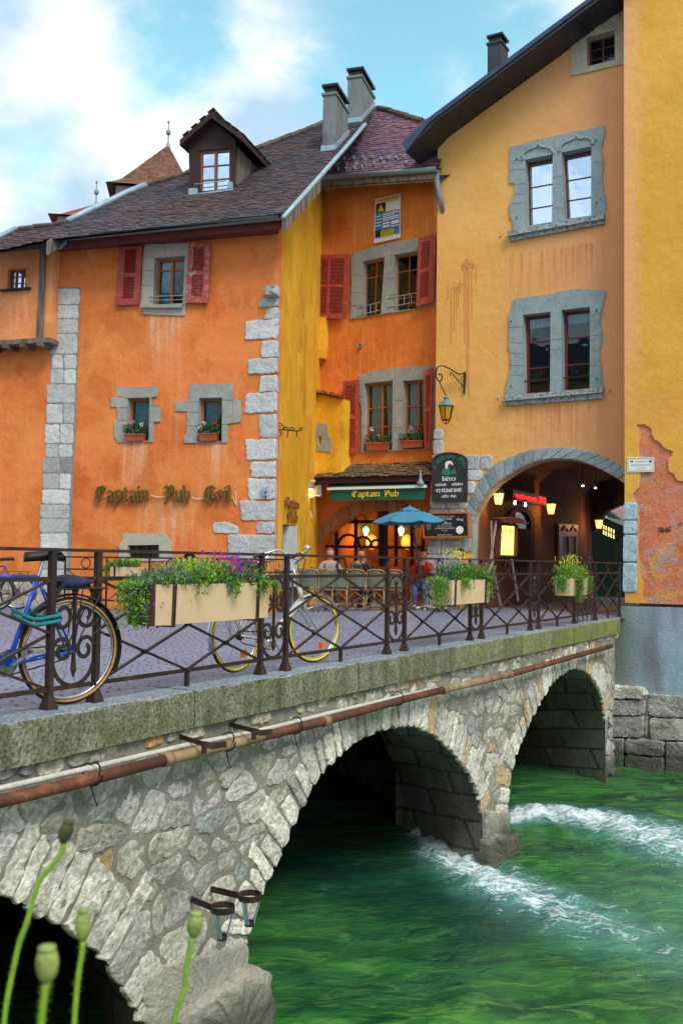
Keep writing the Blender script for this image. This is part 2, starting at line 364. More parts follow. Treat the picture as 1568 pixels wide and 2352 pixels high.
dD0 = PD.w(uD0, 0, -.01); dD1 = PD.w(uD0+90, 0, -.01)
g.sheet([e0, e1, dD0, dD1, dD1+V((150, 250, 0)), e0+V((-150, 350, 0))])
struct(g.build('pavement', pavement_mat()))

# ---- water
def water_mat():
    m = bpy.data.materials.new('river_water'); m.use_nodes = True; nt = m.node_tree; nt.nodes.clear()
    out = N(nt, 'ShaderNodeOutputMaterial'); p = N(nt, 'ShaderNodeBsdfPrincipled'); L(nt, p.outputs[0], out.inputs[0])
    tc = N(nt, 'ShaderNodeTexCoord')
    def noi(scale, rot, sx, sy, det=6, dist=.8):
        mp = N(nt, 'ShaderNodeMapping'); L(nt, tc.outputs['Object'], mp.inputs[0]); mp.inputs['Rotation'].default_value = (0, 0, R(rot)); mp.inputs['Scale'].default_value = (sx, sy, 1)
        n = N(nt, 'ShaderNodeTexNoise'); n.inputs['Scale'].default_value = scale; n.inputs['Detail'].default_value = det; n.inputs['Distortion'].default_value = dist; L(nt, mp.outputs[0], n.inputs[0]); return n.outputs[0]
    a = noi(1.0, -35, .8, 1.4, 8, 1.4); b_ = noi(2.6, -35, .7, 1.7, 8, 1.4); d = noi(.35, 0, 1, 1)
    at = N(nt, 'ShaderNodeVertexColor'); at.layer_name = 'col'; sp = N(nt, 'ShaderNodeSeparateColor'); L(nt, at.outputs[0], sp.inputs[0])
    c = MIX(nt, MAPR(nt, a, .36, .66), (.006, .050, .024), (.038, .18, .034))
    c = MIX(nt, MAPR(nt, b_, .5, .72, 0, .7), c, (.13, .32, .06))
    c = MIX(nt, MAPR(nt, d, .45, .65, 0, .5), c, (.05, .17, .06))
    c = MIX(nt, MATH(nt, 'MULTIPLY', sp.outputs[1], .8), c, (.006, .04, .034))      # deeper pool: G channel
    f1 = noi(4.0, -28, .6, 1.6, 10, 2.2); f2 = noi(13, -28, .7, 1.4, 8, 1.6)
    fn = MATH(nt, 'ADD', MATH(nt, 'MULTIPLY', f1, .62), MATH(nt, 'MULTIPLY', f2, .38))
    thr = MATH(nt, 'SUBTRACT', .68, MATH(nt, 'MULTIPLY', sp.outputs[0], .36))
    foam = MAPR(nt, MATH(nt, 'SUBTRACT', fn, thr), 0, .17)
    halo = MATH(nt, 'MULTIPLY', MAPR(nt, sp.outputs[0], .05, .8), .75)
    c = MIX(nt, halo, c, (.13, .36, .36))
    c = MIX(nt, foam, c, (.72, .84, .88))
    L(nt, c, p.inputs['Base Color']); p.inputs['IOR'].default_value = 1.33; p.inputs['Specular IOR Level'].default_value = .5
    L(nt, MAPR(nt, foam, 0, 1, .10, .7), p.inputs['Roughness'])
    h = MATH(nt, 'ADD', noi(3.2, -35, .7, 1.4), MATH(nt, 'MULTIPLY', noi(11, -35, .75, 1.35), .4)); h = MATH(nt, 'ADD', h, MATH(nt, 'MULTIPLY', foam, .3))
    b = N(nt, 'ShaderNodeBump'); b.inputs['Strength'].default_value = .75; b.inputs['Distance'].default_value = .07; L(nt, h, b.inputs['Height']); L(nt, b.outputs[0], p.inputs['Normal'])
    return m
def wg(px, py): q = G(px, py, WATER); return (q.x, q.y)
tr1 = [wg(*q) for q in ((975, 1925), (1030, 1965), (1100, 2005), (1180, 2050), (1290, 2090), (1400, 2140), (1568, 2190))]
tr2 = [wg(*q) for q in ((1170, 1885), (1230, 1868), (1300, 1872), (1380, 1885), (1450, 1905), (1600, 1960))]
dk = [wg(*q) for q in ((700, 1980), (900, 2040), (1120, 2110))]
def water():
    xs = []; x = -60.
    while x < 90: xs.append(x); x += (.085 if -3.2 < x < 9 else (.3 if -8 < x < 14 else 3))
    ys = []; y = .8
    while y < 32: ys.append(y); y += (.085 if 5.5 < y < 20.5 else .35)
    vs = []; col = []
    for y in ys:
        for x in xs:
            n = noise.noise(V((x*1.1+y*.35, y*2.0-x*.8, 0)))*.045+noise.noise(V((x*3+4, y*4.5, 2)))*.02
            fo = 0
            if -3.5 < x < 11 and 5 < y < 21:
                for tr, w0, w1, k in ((tr1, .30, .85, 1.05), (tr2, .32, .95, 1.0)):
                    best = 9; bt = 0
                    for i in range(len(tr)-1):
                        dd, t = seg_d((x, y), tr[i], tr[i+1])
                        if dd < best: best = dd; bt = (i+t)/(len(tr)-1)
                    ww = w0+(w1-w0)*bt; fo = max(fo, k*math.exp(-(best/ww)**2)*(1.15-(.80 if tr is tr1 else .42)*bt))
            # wider wash between and right of the wakes
            wq = max(0, 1-abs(x-5.2)/3.2)*max(0, 1-abs(y-11.6)/3.6)*.42
            fo = min(1, max(fo, wq))
            n += fo*(.05+.15*noise.noise(V((x*4, y*4, 5)))+.07*noise.noise(V((x*9, y*9, 1))))
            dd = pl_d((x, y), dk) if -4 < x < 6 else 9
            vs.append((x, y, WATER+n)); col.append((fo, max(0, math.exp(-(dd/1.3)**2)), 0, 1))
    nx = len(xs); fs = [(j*nx+i, j*nx+i+1, (j+1)*nx+i+1, (j+1)*nx+i) for j in range(len(ys)-1) for i in range(nx-1)]
    me = bpy.data.meshes.new('water'); me.from_pydata(vs, [], fs)
    at = me.color_attributes.new('col', 'FLOAT_COLOR', 'POINT'); at.data.foreach_set('color', [c for q in col for c in q])
    me.shade_smooth(); me.materials.append(water_mat()); o = bpy.data.objects.new('water', me); C.objects.link(o); struct(o)
water()
q = MB(); q.sheet([V((-60, .8, -4.2)), V((95, .8, -4.2)), V((95, 32, -4.2)), V((-60, 32, -4.2))]); struct(q.build('riverbed', M('mortar')))
# bank the photographer stands on
q = MB(); q.box((0, -12, -1.7), (60, 0, 0), (0, 12.95, 0), (0, 0, 1.7)); 
mat('bank_grass', (.05, .09, .02), (.08, .13, .03), scale=6, bump=.6, bscale=50)
struct(q.build('riverbank', M('bank_grass')))

# ================================================================ stones
def pillow(mb, pl, poly, h, base=.0, col=(1, 1, 1), step=.06, jag=.012, ruf=.5, seed=0, rnd=False, deep=.02):
    """a rough stone lying on plane pl: poly is its outline in plane coordinates"""
    pts = []
    n = len(poly)
    for i in range(n):
        a = poly[i]; b = poly[(i+1) % n]; l = math.hypot(b[0]-a[0], b[1]-a[1]); k = max(1, int(l/step+.5))
        for j in range(k):
            t = j/k; pts.append((a[0]+(b[0]-a[0])*t, a[1]+(b[1]-a[1])*t))
    m = len(pts)
    for _ in range(1): pts = [((pts[i-1][0]+pts[i][0]*2+pts[(i+1) % m][0])/4, (pts[i-1][1]+pts[i][1]*2+pts[(i+1) % m][1])/4) for i in range(m)]
    cx = sum(p[0] for p in pts)/m; cy = sum(p[1] for p in pts)/m
    pts = [(p[0]+jag*noise.noise(V((p[0]*14, p[1]*14, seed))), p[1]+jag*noise.noise(V((p[0]*14+9, p[1]*14, seed)))) for p in pts]
    vs = []; fs = []; rings = ((1.0, -.03), (1.0, .0), (.985, .45), (.93, .8), (.75, 1.0), (.45, 1.0)) if rnd else ((1.0, -.03), (1.0, .0), (.988, .55), (.95, .88), (.80, 1.0), (.5, 1.0))
    tx, ty = (rng.uniform(-.25, .25), rng.uniform(-.25, .25))
    sz = max(.05, max(math.hypot(p[0]-cx, p[1]-cy) for p in pts))
    for s_, hh in rings:
        for p in pts:
            x = cx+(p[0]-cx)*s_; y = cy+(p[1]-cy)*s_
            z = base-deep if hh < 0 else base+h*hh*(1+tx*(x-cx)/sz+ty*(y-cy)/sz)+(h*ruf*noise.noise(V((x*11, y*11, seed+3)))+h*ruf*.5*noise.noise(V((x*27, y*27, seed+8))) if hh > .2 else 0)
            vs.append(pl.w(x, y, z))
    vs.append(pl.w(cx, cy, base+h*(1+ruf*noise.noise(V((cx*11, cy*11, seed+3))))))
    for r in range(len(rings)-1):
        for i in range(m):
            j = (i+1) % m; fs.append((r*m+i, r*m+j, (r+1)*m+j, (r+1)*m+i))
    for i in range(m): fs.append(((len(rings)-1)*m+i, (len(rings)-1)*m+(i+1) % m, len(vs)-1))
    mb.add(vs, fs, col)
def voro(seeds, asp=.6, rad=1.2):
    """anisotropic Voronoi cells by half-plane clipping"""
    out = []
    for i, (sx, sy) in enumerate(seeds):
        poly = [(-.5, -.5), (.5, -.5), (.5, .5), (-.5, .5)]; poly = [(p[0]*rad+sx*asp, p[1]*rad+sy) for p in poly]
        for j, (tx, ty) in enumerate(seeds):
            if j == i or abs(tx-sx) > rad/asp or abs(ty-sy) > rad: continue
            ax, ay, bx, by = sx*asp, sy, tx*asp, ty; mx, my = (ax+bx)/2, (ay+by)/2; nx, ny = bx-ax, by-ay; new = []
            for k in range(len(poly)):
                p, q = poly[k], poly[(k+1) % len(poly)]; dp = (p[0]-mx)*nx+(p[1]-my)*ny; dq = (q[0]-mx)*nx+(q[1]-my)*ny
                if dp <= 0: new.append(p)
                if dp*dq < 0: t = dp/(dp-dq); new.append((p[0]+(q[0]-p[0])*t, p[1]+(q[1]-p[1])*t))
            poly = new
            if not poly: break
        out.append([(p[0]/asp, p[1]) for p in poly] if poly else [])
    return out
def shrink(poly, d):
    n = len(poly); cx = sum(p[0] for p in poly)/n; cy = sum(p[1] for p in poly)/n; o = []
    for x, y in poly:
        l = math.hypot(x-cx, y-cy); k = max(.35, 1-d/max(l, .02)); o.append((cx+(x-cx)*k, cy+(y-cy)*k))
    return o
def catmull(pts, k=6):
    o = []; n = len(pts)
    for i in range(n-1):
        p0 = pts[max(i-1, 0)]; p1 = pts[i]; p2 = pts[i+1]; p3 = pts[min(i+2, n-1)]
        for j in range(k):
            t = j/k; o.append(tuple(.5*((2*p1[c])+(-p0[c]+p2[c])*t+(2*p0[c]-5*p1[c]+4*p2[c]-p3[c])*t*t+(-p0[c]+3*p1[c]-3*p2[c]+p3[c])*t**3) for c in range(len(p1))))
    o.append(tuple(pts[-1])); return o
def stonecol(k=0):
    r = rng.random()
    if k == 1: b = rng.uniform(1.25, 1.8); return (b, b*.985, b*.92)
    if r < .035: return (1.15, .80, .45)
    if r < .17: return (.72, .79, .80)
    b = rng.uniform(.82, 1.30); return (b, b*rng.uniform(.96, 1), b*rng.uniform(.86, .98))

# ================================================================ the bridge
br = thing('stone_bridge', 'old rubble stone bridge with low arches over the green river and a mossy kerb', 'bridge', tuple(FACE.w(2, WATER)))
F = lambda x, y: FACE.uv(x, y)
zb = WATER-.6
def down(p): return (p[0], zb)
A1 = catmull([F(*q) for q in ((562, 2200), (578, 2120), (600, 2060), (640, 1975), (672, 1900), (697, 1850), (730, 1790), (765, 1750), (810, 1712), (855, 1685), (900, 1670), (950, 1668), (1000, 1690), (1045, 1730), (1080, 1778), (1100, 1825), (1110, 1880))])
A2_ = catmull([F(*q) for q in ((1166, 1880), (1172, 1800), (1182, 1745), (1205, 1690), (1230, 1635), (1262, 1580), (1290, 1550), (1320, 1535), (1350, 1545), (1375, 1580), (1386, 1615), (1391, 1660))])
A0 = catmull([F(*q) for q in ((-220, 2010), (-80, 2025), (0, 2050), (110, 2105), (200, 2160), (262, 2230), (305, 2300), (350, 2375))])
openings = [[down(A1[0])]+A1+[down(A1[-1])], [down(A2_[0])]+A2_+[down(A2_[-1])], [(A0[0][0]-3, zb), (A0[0][0]-3, A0[0][1])]+A0+[down(A0[-1])]]
uL, uR = A0[0][0]-6, F(1397, 1600)[0]+.5
TOPW = -.27
mb = MB()
out = [(uL, TOPW), (uL, zb), (A0[0][0]-3, zb), (A0[0][0]-3, A0[0][1])]+A0+[down(A0[-1]), down(A1[0])]+A1+[down(A1[-1]), down(A2_[0])]+A2_+[down(A2_[-1]), (uR-.5, zb), (uR-.5, -1.6), (uR, -1.3), (uR, TOPW)]
mb.sheet([FACE.w(u, v, -.014) for u, v in out])
mb.build('mortar_bed', M('mortar'), br)
# vault soffits and pier sides: each opening swept back under the deck
mb = MB()
for arch, dep in ((A0, 5), (A1, 2.3), (A2_, 6)):
    full = [down(arch[0])]+arch+[down(arch[-1])]
    nd = 10
    for i in range(len(full)-1):
        for k in range(nd):
            q = []
            for (uu, vv), kk in ((full[i], k), (full[i+1], k), (full[i+1], k+1), (full[i], k+1)):
                p = FACE.w(uu, vv, -.03)+W_IN*(dep*kk/nd)
                if 0 < kk: p += V((noise.noise(p*2.1), noise.noise(p*2.3+V((5, 5, 5))), noise.noise(p*1.9+V((9, 0, 0)))))*.07
                q.append(p)
            mb.add(q, [(0, 1, 2, 3)])
def vault_mat():
    def st(nt, tc, c):
        mp = N(nt, 'ShaderNodeMapping'); L(nt, tc.outputs['Object'], mp.inputs[0]); mp.inputs['Rotation'].default_value = (R(90), 0, R(20))
        b = N(nt, 'ShaderNodeTexBrick'); L(nt, mp.outputs[0], b.inputs[0]); b.inputs['Scale'].default_value = 1; b.inputs['Brick Width'].default_value = .62; b.inputs['Row Height'].default_value = .34; b.inputs['Mortar Size'].default_value = .02
        b.inputs['Color1'].default_value = (1, 1, 1, 1); b.inputs['Color2'].default_value = (.6, .55, .5, 1); b.inputs['Mortar'].default_value = (.35, .35, .35, 1)
        return MIX(nt, 1, c, b.outputs[0], 'MULTIPLY')
    return mat('vault_stone', (.46, .41, .33), (.30, .28, .23), (.52, .42, .28), scale=3, bump=1, bscale=14, bdist=.05, stain=st)
vault_mat()
mb.build('vault', M('vault_stone'), br)
# dark chamber behind: back wall, piers' rear faces, underside of deck
mb = MB()
b0 = FACE.w(uL, 0)+W_IN*9; b1_ = FACE.w(uR+3, 0)+W_IN*9
mb.add([b0+Z*zb, b1_+Z*zb, b1_, b0], [(0, 1, 2, 3)])
mb.build('rear_wall', M('vault_stone'), br)
mb = MB()
s0 = [FACE.w(uL, -.42, -.03), FACE.w(uR, -.42, -.03), FACE.w(uR+.5, -.42)+W_IN*9, FACE.w(uL, -.42)+W_IN*9]
mb.prism([p for p in s0], V((0, 0, .1))); mb.build('deck_slab', M('vault_stone'), br)
# rear faces of the piers
mb = MB()
for (a, b) in ((A0[-1], A1[0]), (A1[-1], A2_[0])):
    p = FACE.w(a[0]-.05, zb, -.03)+W_IN*2.28; q = FACE.w(b[0]+.05, zb, -.03)+W_IN*2.28
    mb.add([p, q, q+Z*3.2, p+Z*3.2], [(0, 1, 2, 3)])
mb.build('pier_back', M('vault_stone'), br)

# voussoirs
vb = MB()
def voussoirs(arch, lo, hi, lmin, lmax, k=1):
    L_ = [0]
    for i in range(len(arch)-1): L_.append(L_[-1]+math.hypot(arch[i+1][0]-arch[i][0], arch[i+1][1]-arch[i][1]))
    def at(s):
        s = max(0, min(L_[-1]-1e-6, s)); i = max(j for j in range(len(L_)-1) if L_[j] <= s); t = (s-L_[i])/max(1e-9, L_[i+1]-L_[i])
        p = (arch[i][0]+(arch[i+1][0]-arch[i][0])*t, arch[i][1]+(arch[i+1][1]-arch[i][1])*t)
        a, b = arch[max(0, i-3)], arch[min(len(arch)-1, i+4)]; dx, dy = b[0]-a[0], b[1]-a[1]; l = math.hypot(dx, dy); return p, (-dy/l, dx/l)
    s = 0; i = 0
    while s < L_[-1]-.06:
        wd = rng.uniform(lo, hi); e = min(s+wd, L_[-1]); ln = rng.uniform(lmin, lmax)
        (p, n), (q, m_) = at(s+.012), at(e-.012)
        l1 = ln*rng.uniform(.85, 1.1); l2 = ln*rng.uniform(.85, 1.1)
        poly = [(p[0]-n[0]*.02, p[1]-n[1]*.02), (q[0]-m_[0]*.02, q[1]-m_[1]*.02), (q[0]+m_[0]*l2, q[1]+m_[1]*l2), (p[0]+n[0]*l1, p[1]+n[1]*l1)]
        if max(v[1] for v in poly) < TOPW-.12 or True:
            poly = [(x, min(y, TOPW-.03)) for x, y in poly]
            c = stonecol(1) if rng.random() < .8 else stonecol()
            if rng.random() < .08: c = (1.25, .98, .62)
            pillow(vb, FACE, poly, rng.uniform(.022, .04), -.03, c, step=.05, jag=.03, ruf=.5, seed=i+len(vb.v) % 97)
        s = e; i += 1
for ar_ in ((A1, .11, .24, .28, .56), (A2_, .12, .25, .3, .58), (A0, .13, .28, .32, .62)):
    vb = MB(); voussoirs(*ar_); vb.build('arch_stones', M('stone_rubble'), br)
# rubble
rb_ = MB(); seeds = []
v = zb
while v < TOPW+.1:
    u = -3.6+rng.random()*.2
    while u < uR+.1:
        seeds.append((u+rng.uniform(-.07, .07), v+rng.uniform(-.06, .06))); u += rng.choice((.16, .25, .36, .48, .62))
    v += rng.choice((.13, .19, .26, .33))
cells = voro(seeds, .62, .9)
def blocked(p):
    if any(pt_in(p, o) for o in openings): return True
    if min(pl_d(p, A1), pl_d(p, A2_), pl_d(p, A0)) < .30 and p[1] < TOPW-.1: return True
    return p[1] > TOPW-.02 or p[1] > -.3 or p[0] > uR
for i, c in enumerate(cells):
    if len(c) < 3: continue
    c = shrink(c, rng.uniform(.012, .030)); n = len(c); ce = (sum(p[0] for p in c)/n, sum(p[1] for p in c)/n)
    if blocked(ce): continue
    if -2.3 > ce[1] and F(380, 2200)[0] < ce[0] < F(600, 2200)[0]: continue
    pts = []
    for p in c:
        k = 1.
        while k > .2 and blocked((ce[0]+(p[0]-ce[0])*k, ce[1]+(p[1]-ce[1])*k)): k -= .12
        pts.append((ce[0]+(p[0]-ce[0])*k, ce[1]+(p[1]-ce[1])*k))
    pillow(rb_, FACE, pts, rng.uniform(.017, .029), -.03, stonecol(), step=.05, jag=.035, ruf=.5, seed=i*1.7)
rb_.build('rubble_stones', M('stone_rubble'), br)
# cement footing of the near pier and stone foot of the far pier
mb = MB()
mat('cement', (.48, .45, .37), (.36, .34, .28), (.24, .23, .19), scale=3, bump=.9, bscale=30, bdist=.03, stain=wet_stain)
def lump(poly, h, base, seed=0): pillow(mb, FACE, poly, h, base, (1, 1, 1), step=.05, jag=.04, ruf=.25, seed=seed)
lump([F(*q) for q in ((352, 2420), (335, 2330), (322, 2250), (380, 2215), (480, 2190), (568, 2160), (572, 2240), (590, 2290), (592, 2420))], .05, -.03, 3)
lump([F(*q) for q in ((375, 2500), (400, 2330), (480, 2270), (560, 2215), (596, 2225), (592, 2262), (604, 2300), (590, 2390), (585, 2500))], .16, .0, 5)
mb.build('pier_foot', M('cement'), br); mb = MB()
lump([F(*q) for q in ((1110, 2000), (1112, 1860), (1170, 1868), (1168, 1990))], .06, -.02, 7)
lump([F(*q) for q in ((1108, 2020), (1104, 1930), (1125, 1915), (1172, 1915), (1176, 2000))], .13, .0, 9)
mb.build('pier_foot', M('cement'), br)
# kerb stones
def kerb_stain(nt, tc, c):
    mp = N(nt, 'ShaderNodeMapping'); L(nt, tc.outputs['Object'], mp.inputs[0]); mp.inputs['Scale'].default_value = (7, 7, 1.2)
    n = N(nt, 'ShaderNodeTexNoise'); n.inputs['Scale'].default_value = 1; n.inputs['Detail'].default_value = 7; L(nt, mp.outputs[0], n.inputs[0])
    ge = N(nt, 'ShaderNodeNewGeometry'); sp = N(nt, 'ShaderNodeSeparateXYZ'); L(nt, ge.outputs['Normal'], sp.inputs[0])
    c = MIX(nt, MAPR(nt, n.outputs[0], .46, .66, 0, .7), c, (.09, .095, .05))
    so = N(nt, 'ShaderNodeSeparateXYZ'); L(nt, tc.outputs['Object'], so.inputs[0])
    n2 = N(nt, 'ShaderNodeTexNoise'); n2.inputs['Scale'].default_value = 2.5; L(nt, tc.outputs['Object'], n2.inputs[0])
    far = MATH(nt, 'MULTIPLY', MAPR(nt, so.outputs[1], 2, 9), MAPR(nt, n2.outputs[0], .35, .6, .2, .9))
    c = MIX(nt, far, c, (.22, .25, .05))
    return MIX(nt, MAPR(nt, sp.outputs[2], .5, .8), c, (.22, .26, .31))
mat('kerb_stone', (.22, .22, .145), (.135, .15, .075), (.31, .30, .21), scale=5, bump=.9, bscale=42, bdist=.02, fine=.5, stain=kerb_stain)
kb = MB(); u = KERBF.uv(167, 1640)[0]
cuts = [u]; 
while cuts[-1] < KERBF.uv(1412, 1420)[0]-1.0: cuts.append(cuts[-1]+rng.uniform(1.15, 1.5))
cuts.append(KERBF.uv(1424, 1420)[0]); cuts = [u-1.35*k for k in (4, 3, 2, 1)]+cuts
for a, b in zip(cuts, cuts[1:]):
    a += .006; b -= .006; o = rng.uniform(-.012, .012); zt = .012+rng.uniform(-.004, .004); n = 24
    prof = [(-.42, zt), (-.02, zt+.002), (-.006, zt-.006), (0, zt-.02), (0.004, -.14), (0, -.27), (-.14, -.275)]
    vs = []; 
    for i in range(n+1):
        uu = a+(b-a)*i/n
        for j, (dn, zz) in enumerate(prof):
            e = .007*noise.noise(V((uu*7, zz*9, j)))+(.010*noise.noise(V((uu*3, j, 4))) if j in (2, 3) else 0); vs.append(KERBF.w(uu, zz+e*.6, dn+o+e))
    m = len(prof); fs = [(i*m+j, i*m+j+1, (i+1)*m+j+1, (i+1)*m+j) for i in range(n) for j in range(m-1)]
    fs += [tuple(range(m)), tuple(reversed([n*m+j for j in range(m)]))]
    g_ = rng.uniform(.85, 1.15); kb.add(vs, fs, (g_, g_, g_))
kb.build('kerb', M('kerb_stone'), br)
# levelling course of odd bricks and flat stones just below the kerb
mb = MB(); u = uL+2.5
while u < uR:
    wd = rng.uniform(.12, .34); h0 = rng.uniform(.05, .10); z0 = TOPW-.012
    c = rng.choice(((1.3, .75, .3), (1.2, 1.1, .8), (.9, .9, .8), (.7, .7, .6), (1.3, 1.2, 1.0), (.8, .8, .7)))
    pillow(mb, FACE, [(u, z0-h0), (u+wd-.015, z0-h0+rng.uniform(-.01, .01)), (u+wd-.015, z0), (u, z0)], rng.uniform(.01, .04), -.03, c, step=.05, jag=.015, seed=u)
    u += wd+rng.choice((0, 0, .05))
mb.build('levelling_course', M('stone_rubble'), br)
# ================================================================ building helpers
def prism_px(mb, pl, px, o0, o1, col=(1, 1, 1), holes=()):
    mb.prism([pl.w(*pl.uv(*q), o0) for q in px], pl.n*(o1-o0), col, [[pl.w(*pl.uv(*q), o0) for q in h] for h in holes])
def rough_px(px, k=5, amp=2.0, seed=0, closed=True):
    o = []; n = len(px)
    for i in range(n):
        a = px[i]; b = px[(i+1) % n]
        for j in range(k):
            t = j/k; x = a[0]+(b[0]-a[0])*t; y = a[1]+(b[1]-a[1])*t
            o.append((x+amp*noise.noise(V((x*.12, y*.12, seed))), y+amp*noise.noise(V((x*.12, y*.12, seed+7)))))
    return o
def quad_f(pl, quad, inset):
    c = [pl.uv(*q) for q in quad]     # TL TR BR BL
    def f(s, t, off=0.0):
        a = [c[0][k]+(c[1][k]-c[0][k])*s for k in (0, 1)]; b = [c[3][k]+(c[2][k]-c[3][k])*s for k in (0, 1)]
        return pl.w(a[0]+(b[0]-a[0])*t, a[1]+(b[1]-a[1])*t, -inset+off)
    wd = math.hypot(c[1][0]-c[0][0], c[1][1]-c[0][1]); ht = math.hypot(c[3][0]-c[0][0], c[3][1]-c[0][1])
    return f, wd, ht
def qbar(mb, f, s0, t0, s1, t1, th, o0, o1, col=(1, 1, 1)):
    """solid bar over the cell s0..s1, t0..t1 of a quad, from depth o0 to o1"""
    a = [f(s0, t0, o0), f(s1, t0, o0), f(s1, t1, o0), f(s0, t1, o0)]; mb.prism(a, f(0, 0, o1)-f(0, 0, o0), col)
def window(parent, pl, quad, m='wood_orange', inset=.17, fw=.05, mull=(.5,), trans=((.33, .66),), curtain=None, glass='window_glass', label=None, back=.35, sub=None, mw=None, cm='curtain', rev='stone_grey'):
    f, wd, ht = quad_f(pl, quad, inset); fx = fw/wd; fy = fw/ht; mb = MB(); mw = (mw or fw)/wd
    qbar(mb, f, -.02, 0, fx, 1, 0, -.03, .03); qbar(mb, f, 1-fx, 0, 1.02, 1, 0, -.03, .03)
    qbar(mb, f, fx, -.01, 1-fx, fy, 0, -.03, .028); qbar(mb, f, fx, 1-fy, 1-fx, 1.01, 0, -.03, .028)
    for s in mull: qbar(mb, f, s-mw*.5, fy, s+mw*.5, 1-fy, 0, -.03, .034)
    edges = [fx]+[s for s in mull]+[1-fx]
    for i in range(len(edges)-1):
        tl = trans[min(i, len(trans)-1)] if trans else ()
        for t in tl: qbar(mb, f, edges[i]+(mw*.5 if i else 0), t-fy*.25, edges[i+1]-(mw*.5 if i < len(edges)-2 else 0), t+fy*.25, 0, -.012, .02)
        if sub:
            md = (edges[i]+edges[i+1])/2; qbar(mb, f, md-.012/wd, fy, md+.012/wd, 1-fy, 0, -.01, .018)
    w_ = mb.build('window', M(m), parent, label)
    if rev:
        mb = MB(); e1, e2 = .005/wd, .005/ht; cs_ = ((e1, e2), (1-e1, e2), (1-e1, 1-e2), (e1, 1-e2))
        for i in range(4): (a, b), (c, d) = cs_[i], cs_[(i+1) % 4]; mb.add([f(a, b, inset+.03), f(c, d, inset+.03), f(c, d, .0), f(a, b, .0)], [(0, 1, 2, 3)])
        mb.build('reveal', M(rev), w_)
    mb = MB(); qbar(mb, f, .0, .0, 1, 1, 0, -.006, .0); mb.build('pane', M(glass), w_)
    if curtain:
        mb = MB(); n = 26
        for (s0, s1, tb, gather) in curtain:
            vs = []
            for i in range(n+1):
                s = s0+(s1-s0)*i/n
                for j in range(9):
                    t = tb*j/8; g_ = 1-gather*(j/8)**2; sc_ = (s0+s1)/2 if gather < 0 else s0
                    ss = s0+(s-s0)*(1-gather*(j/8)) if gather >= 0 else s1-(s1-s)*(1+gather*(j/8))
                    vs.append(f(ss, t, -.09+.022*math.sin(i*1.7+j*.1)))
            mb.add(vs, [(i*9+j, i*9+j+1, (i+1)*9+j+1, (i+1)*9+j) for i in range(n) for j in range(8)])
        mb.build('curtain', M(cm), w_, smooth=True)
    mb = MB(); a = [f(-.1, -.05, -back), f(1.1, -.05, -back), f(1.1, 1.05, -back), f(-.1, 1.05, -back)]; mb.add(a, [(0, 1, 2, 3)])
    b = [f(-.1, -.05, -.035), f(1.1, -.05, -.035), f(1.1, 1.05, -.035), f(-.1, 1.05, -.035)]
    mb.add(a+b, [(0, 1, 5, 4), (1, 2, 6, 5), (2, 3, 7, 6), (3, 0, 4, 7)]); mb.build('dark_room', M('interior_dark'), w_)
    return w_
def shutter(parent, pl, quad, rows=((.05, .47), (.53, .95)), cols=((.14, .86),), m='shutter_red', off=.05, th=.035, n=18, label=None):
    f, wd, ht = quad_f(pl, quad, -off); mb = MB(); xs = sorted({0, 1}|{c for q in cols for c in q}); 
    qbar(mb, f, 0, 0, cols[0][0], 1, 0, 0, th); qbar(mb, f, cols[-1][1], 0, 1, 1, 0, 0, th)
    for i in range(len(cols)-1): qbar(mb, f, cols[i][1], 0, cols[i+1][0], 1, 0, 0, th)
    ys = [0]+[r for q in rows for r in q]+[1]
    for c0, c1 in cols:
        for i in range(0, len(ys), 2): qbar(mb, f, c0, ys[i], c1, ys[i+1], 0, 0, th-.003)
    s = mb.build('shutter', M(m), parent, label)
    mb = MB(); ez = f(0, 0, 1)-f(0, 0, 0)
    for c0, c1 in cols:
        for r0_, r1 in rows:
            k = max(4, int(n*(r1-r0_)/.42))
            for i in range(k):
                t = r0_+(r1-r0_)*(i+.5)/k; dt = (r1-r0_)/k*.42
                a = f(c0-.01, t-dt, .004); b = f(c1+.01, t-dt, .004); c = f(c1+.01, t+dt, .026); d = f(c0-.01, t+dt, .026)
                mb.prism([a, b, c, d], ez*.006)
            mb.prism([f(c0, r0_, 0), f(c1, r0_, 0), f(c1, r1, 0), f(c0, r1, 0)], ez*.002, (.35, .35, .35))
    mb.build('louvres', M(m), s); return s
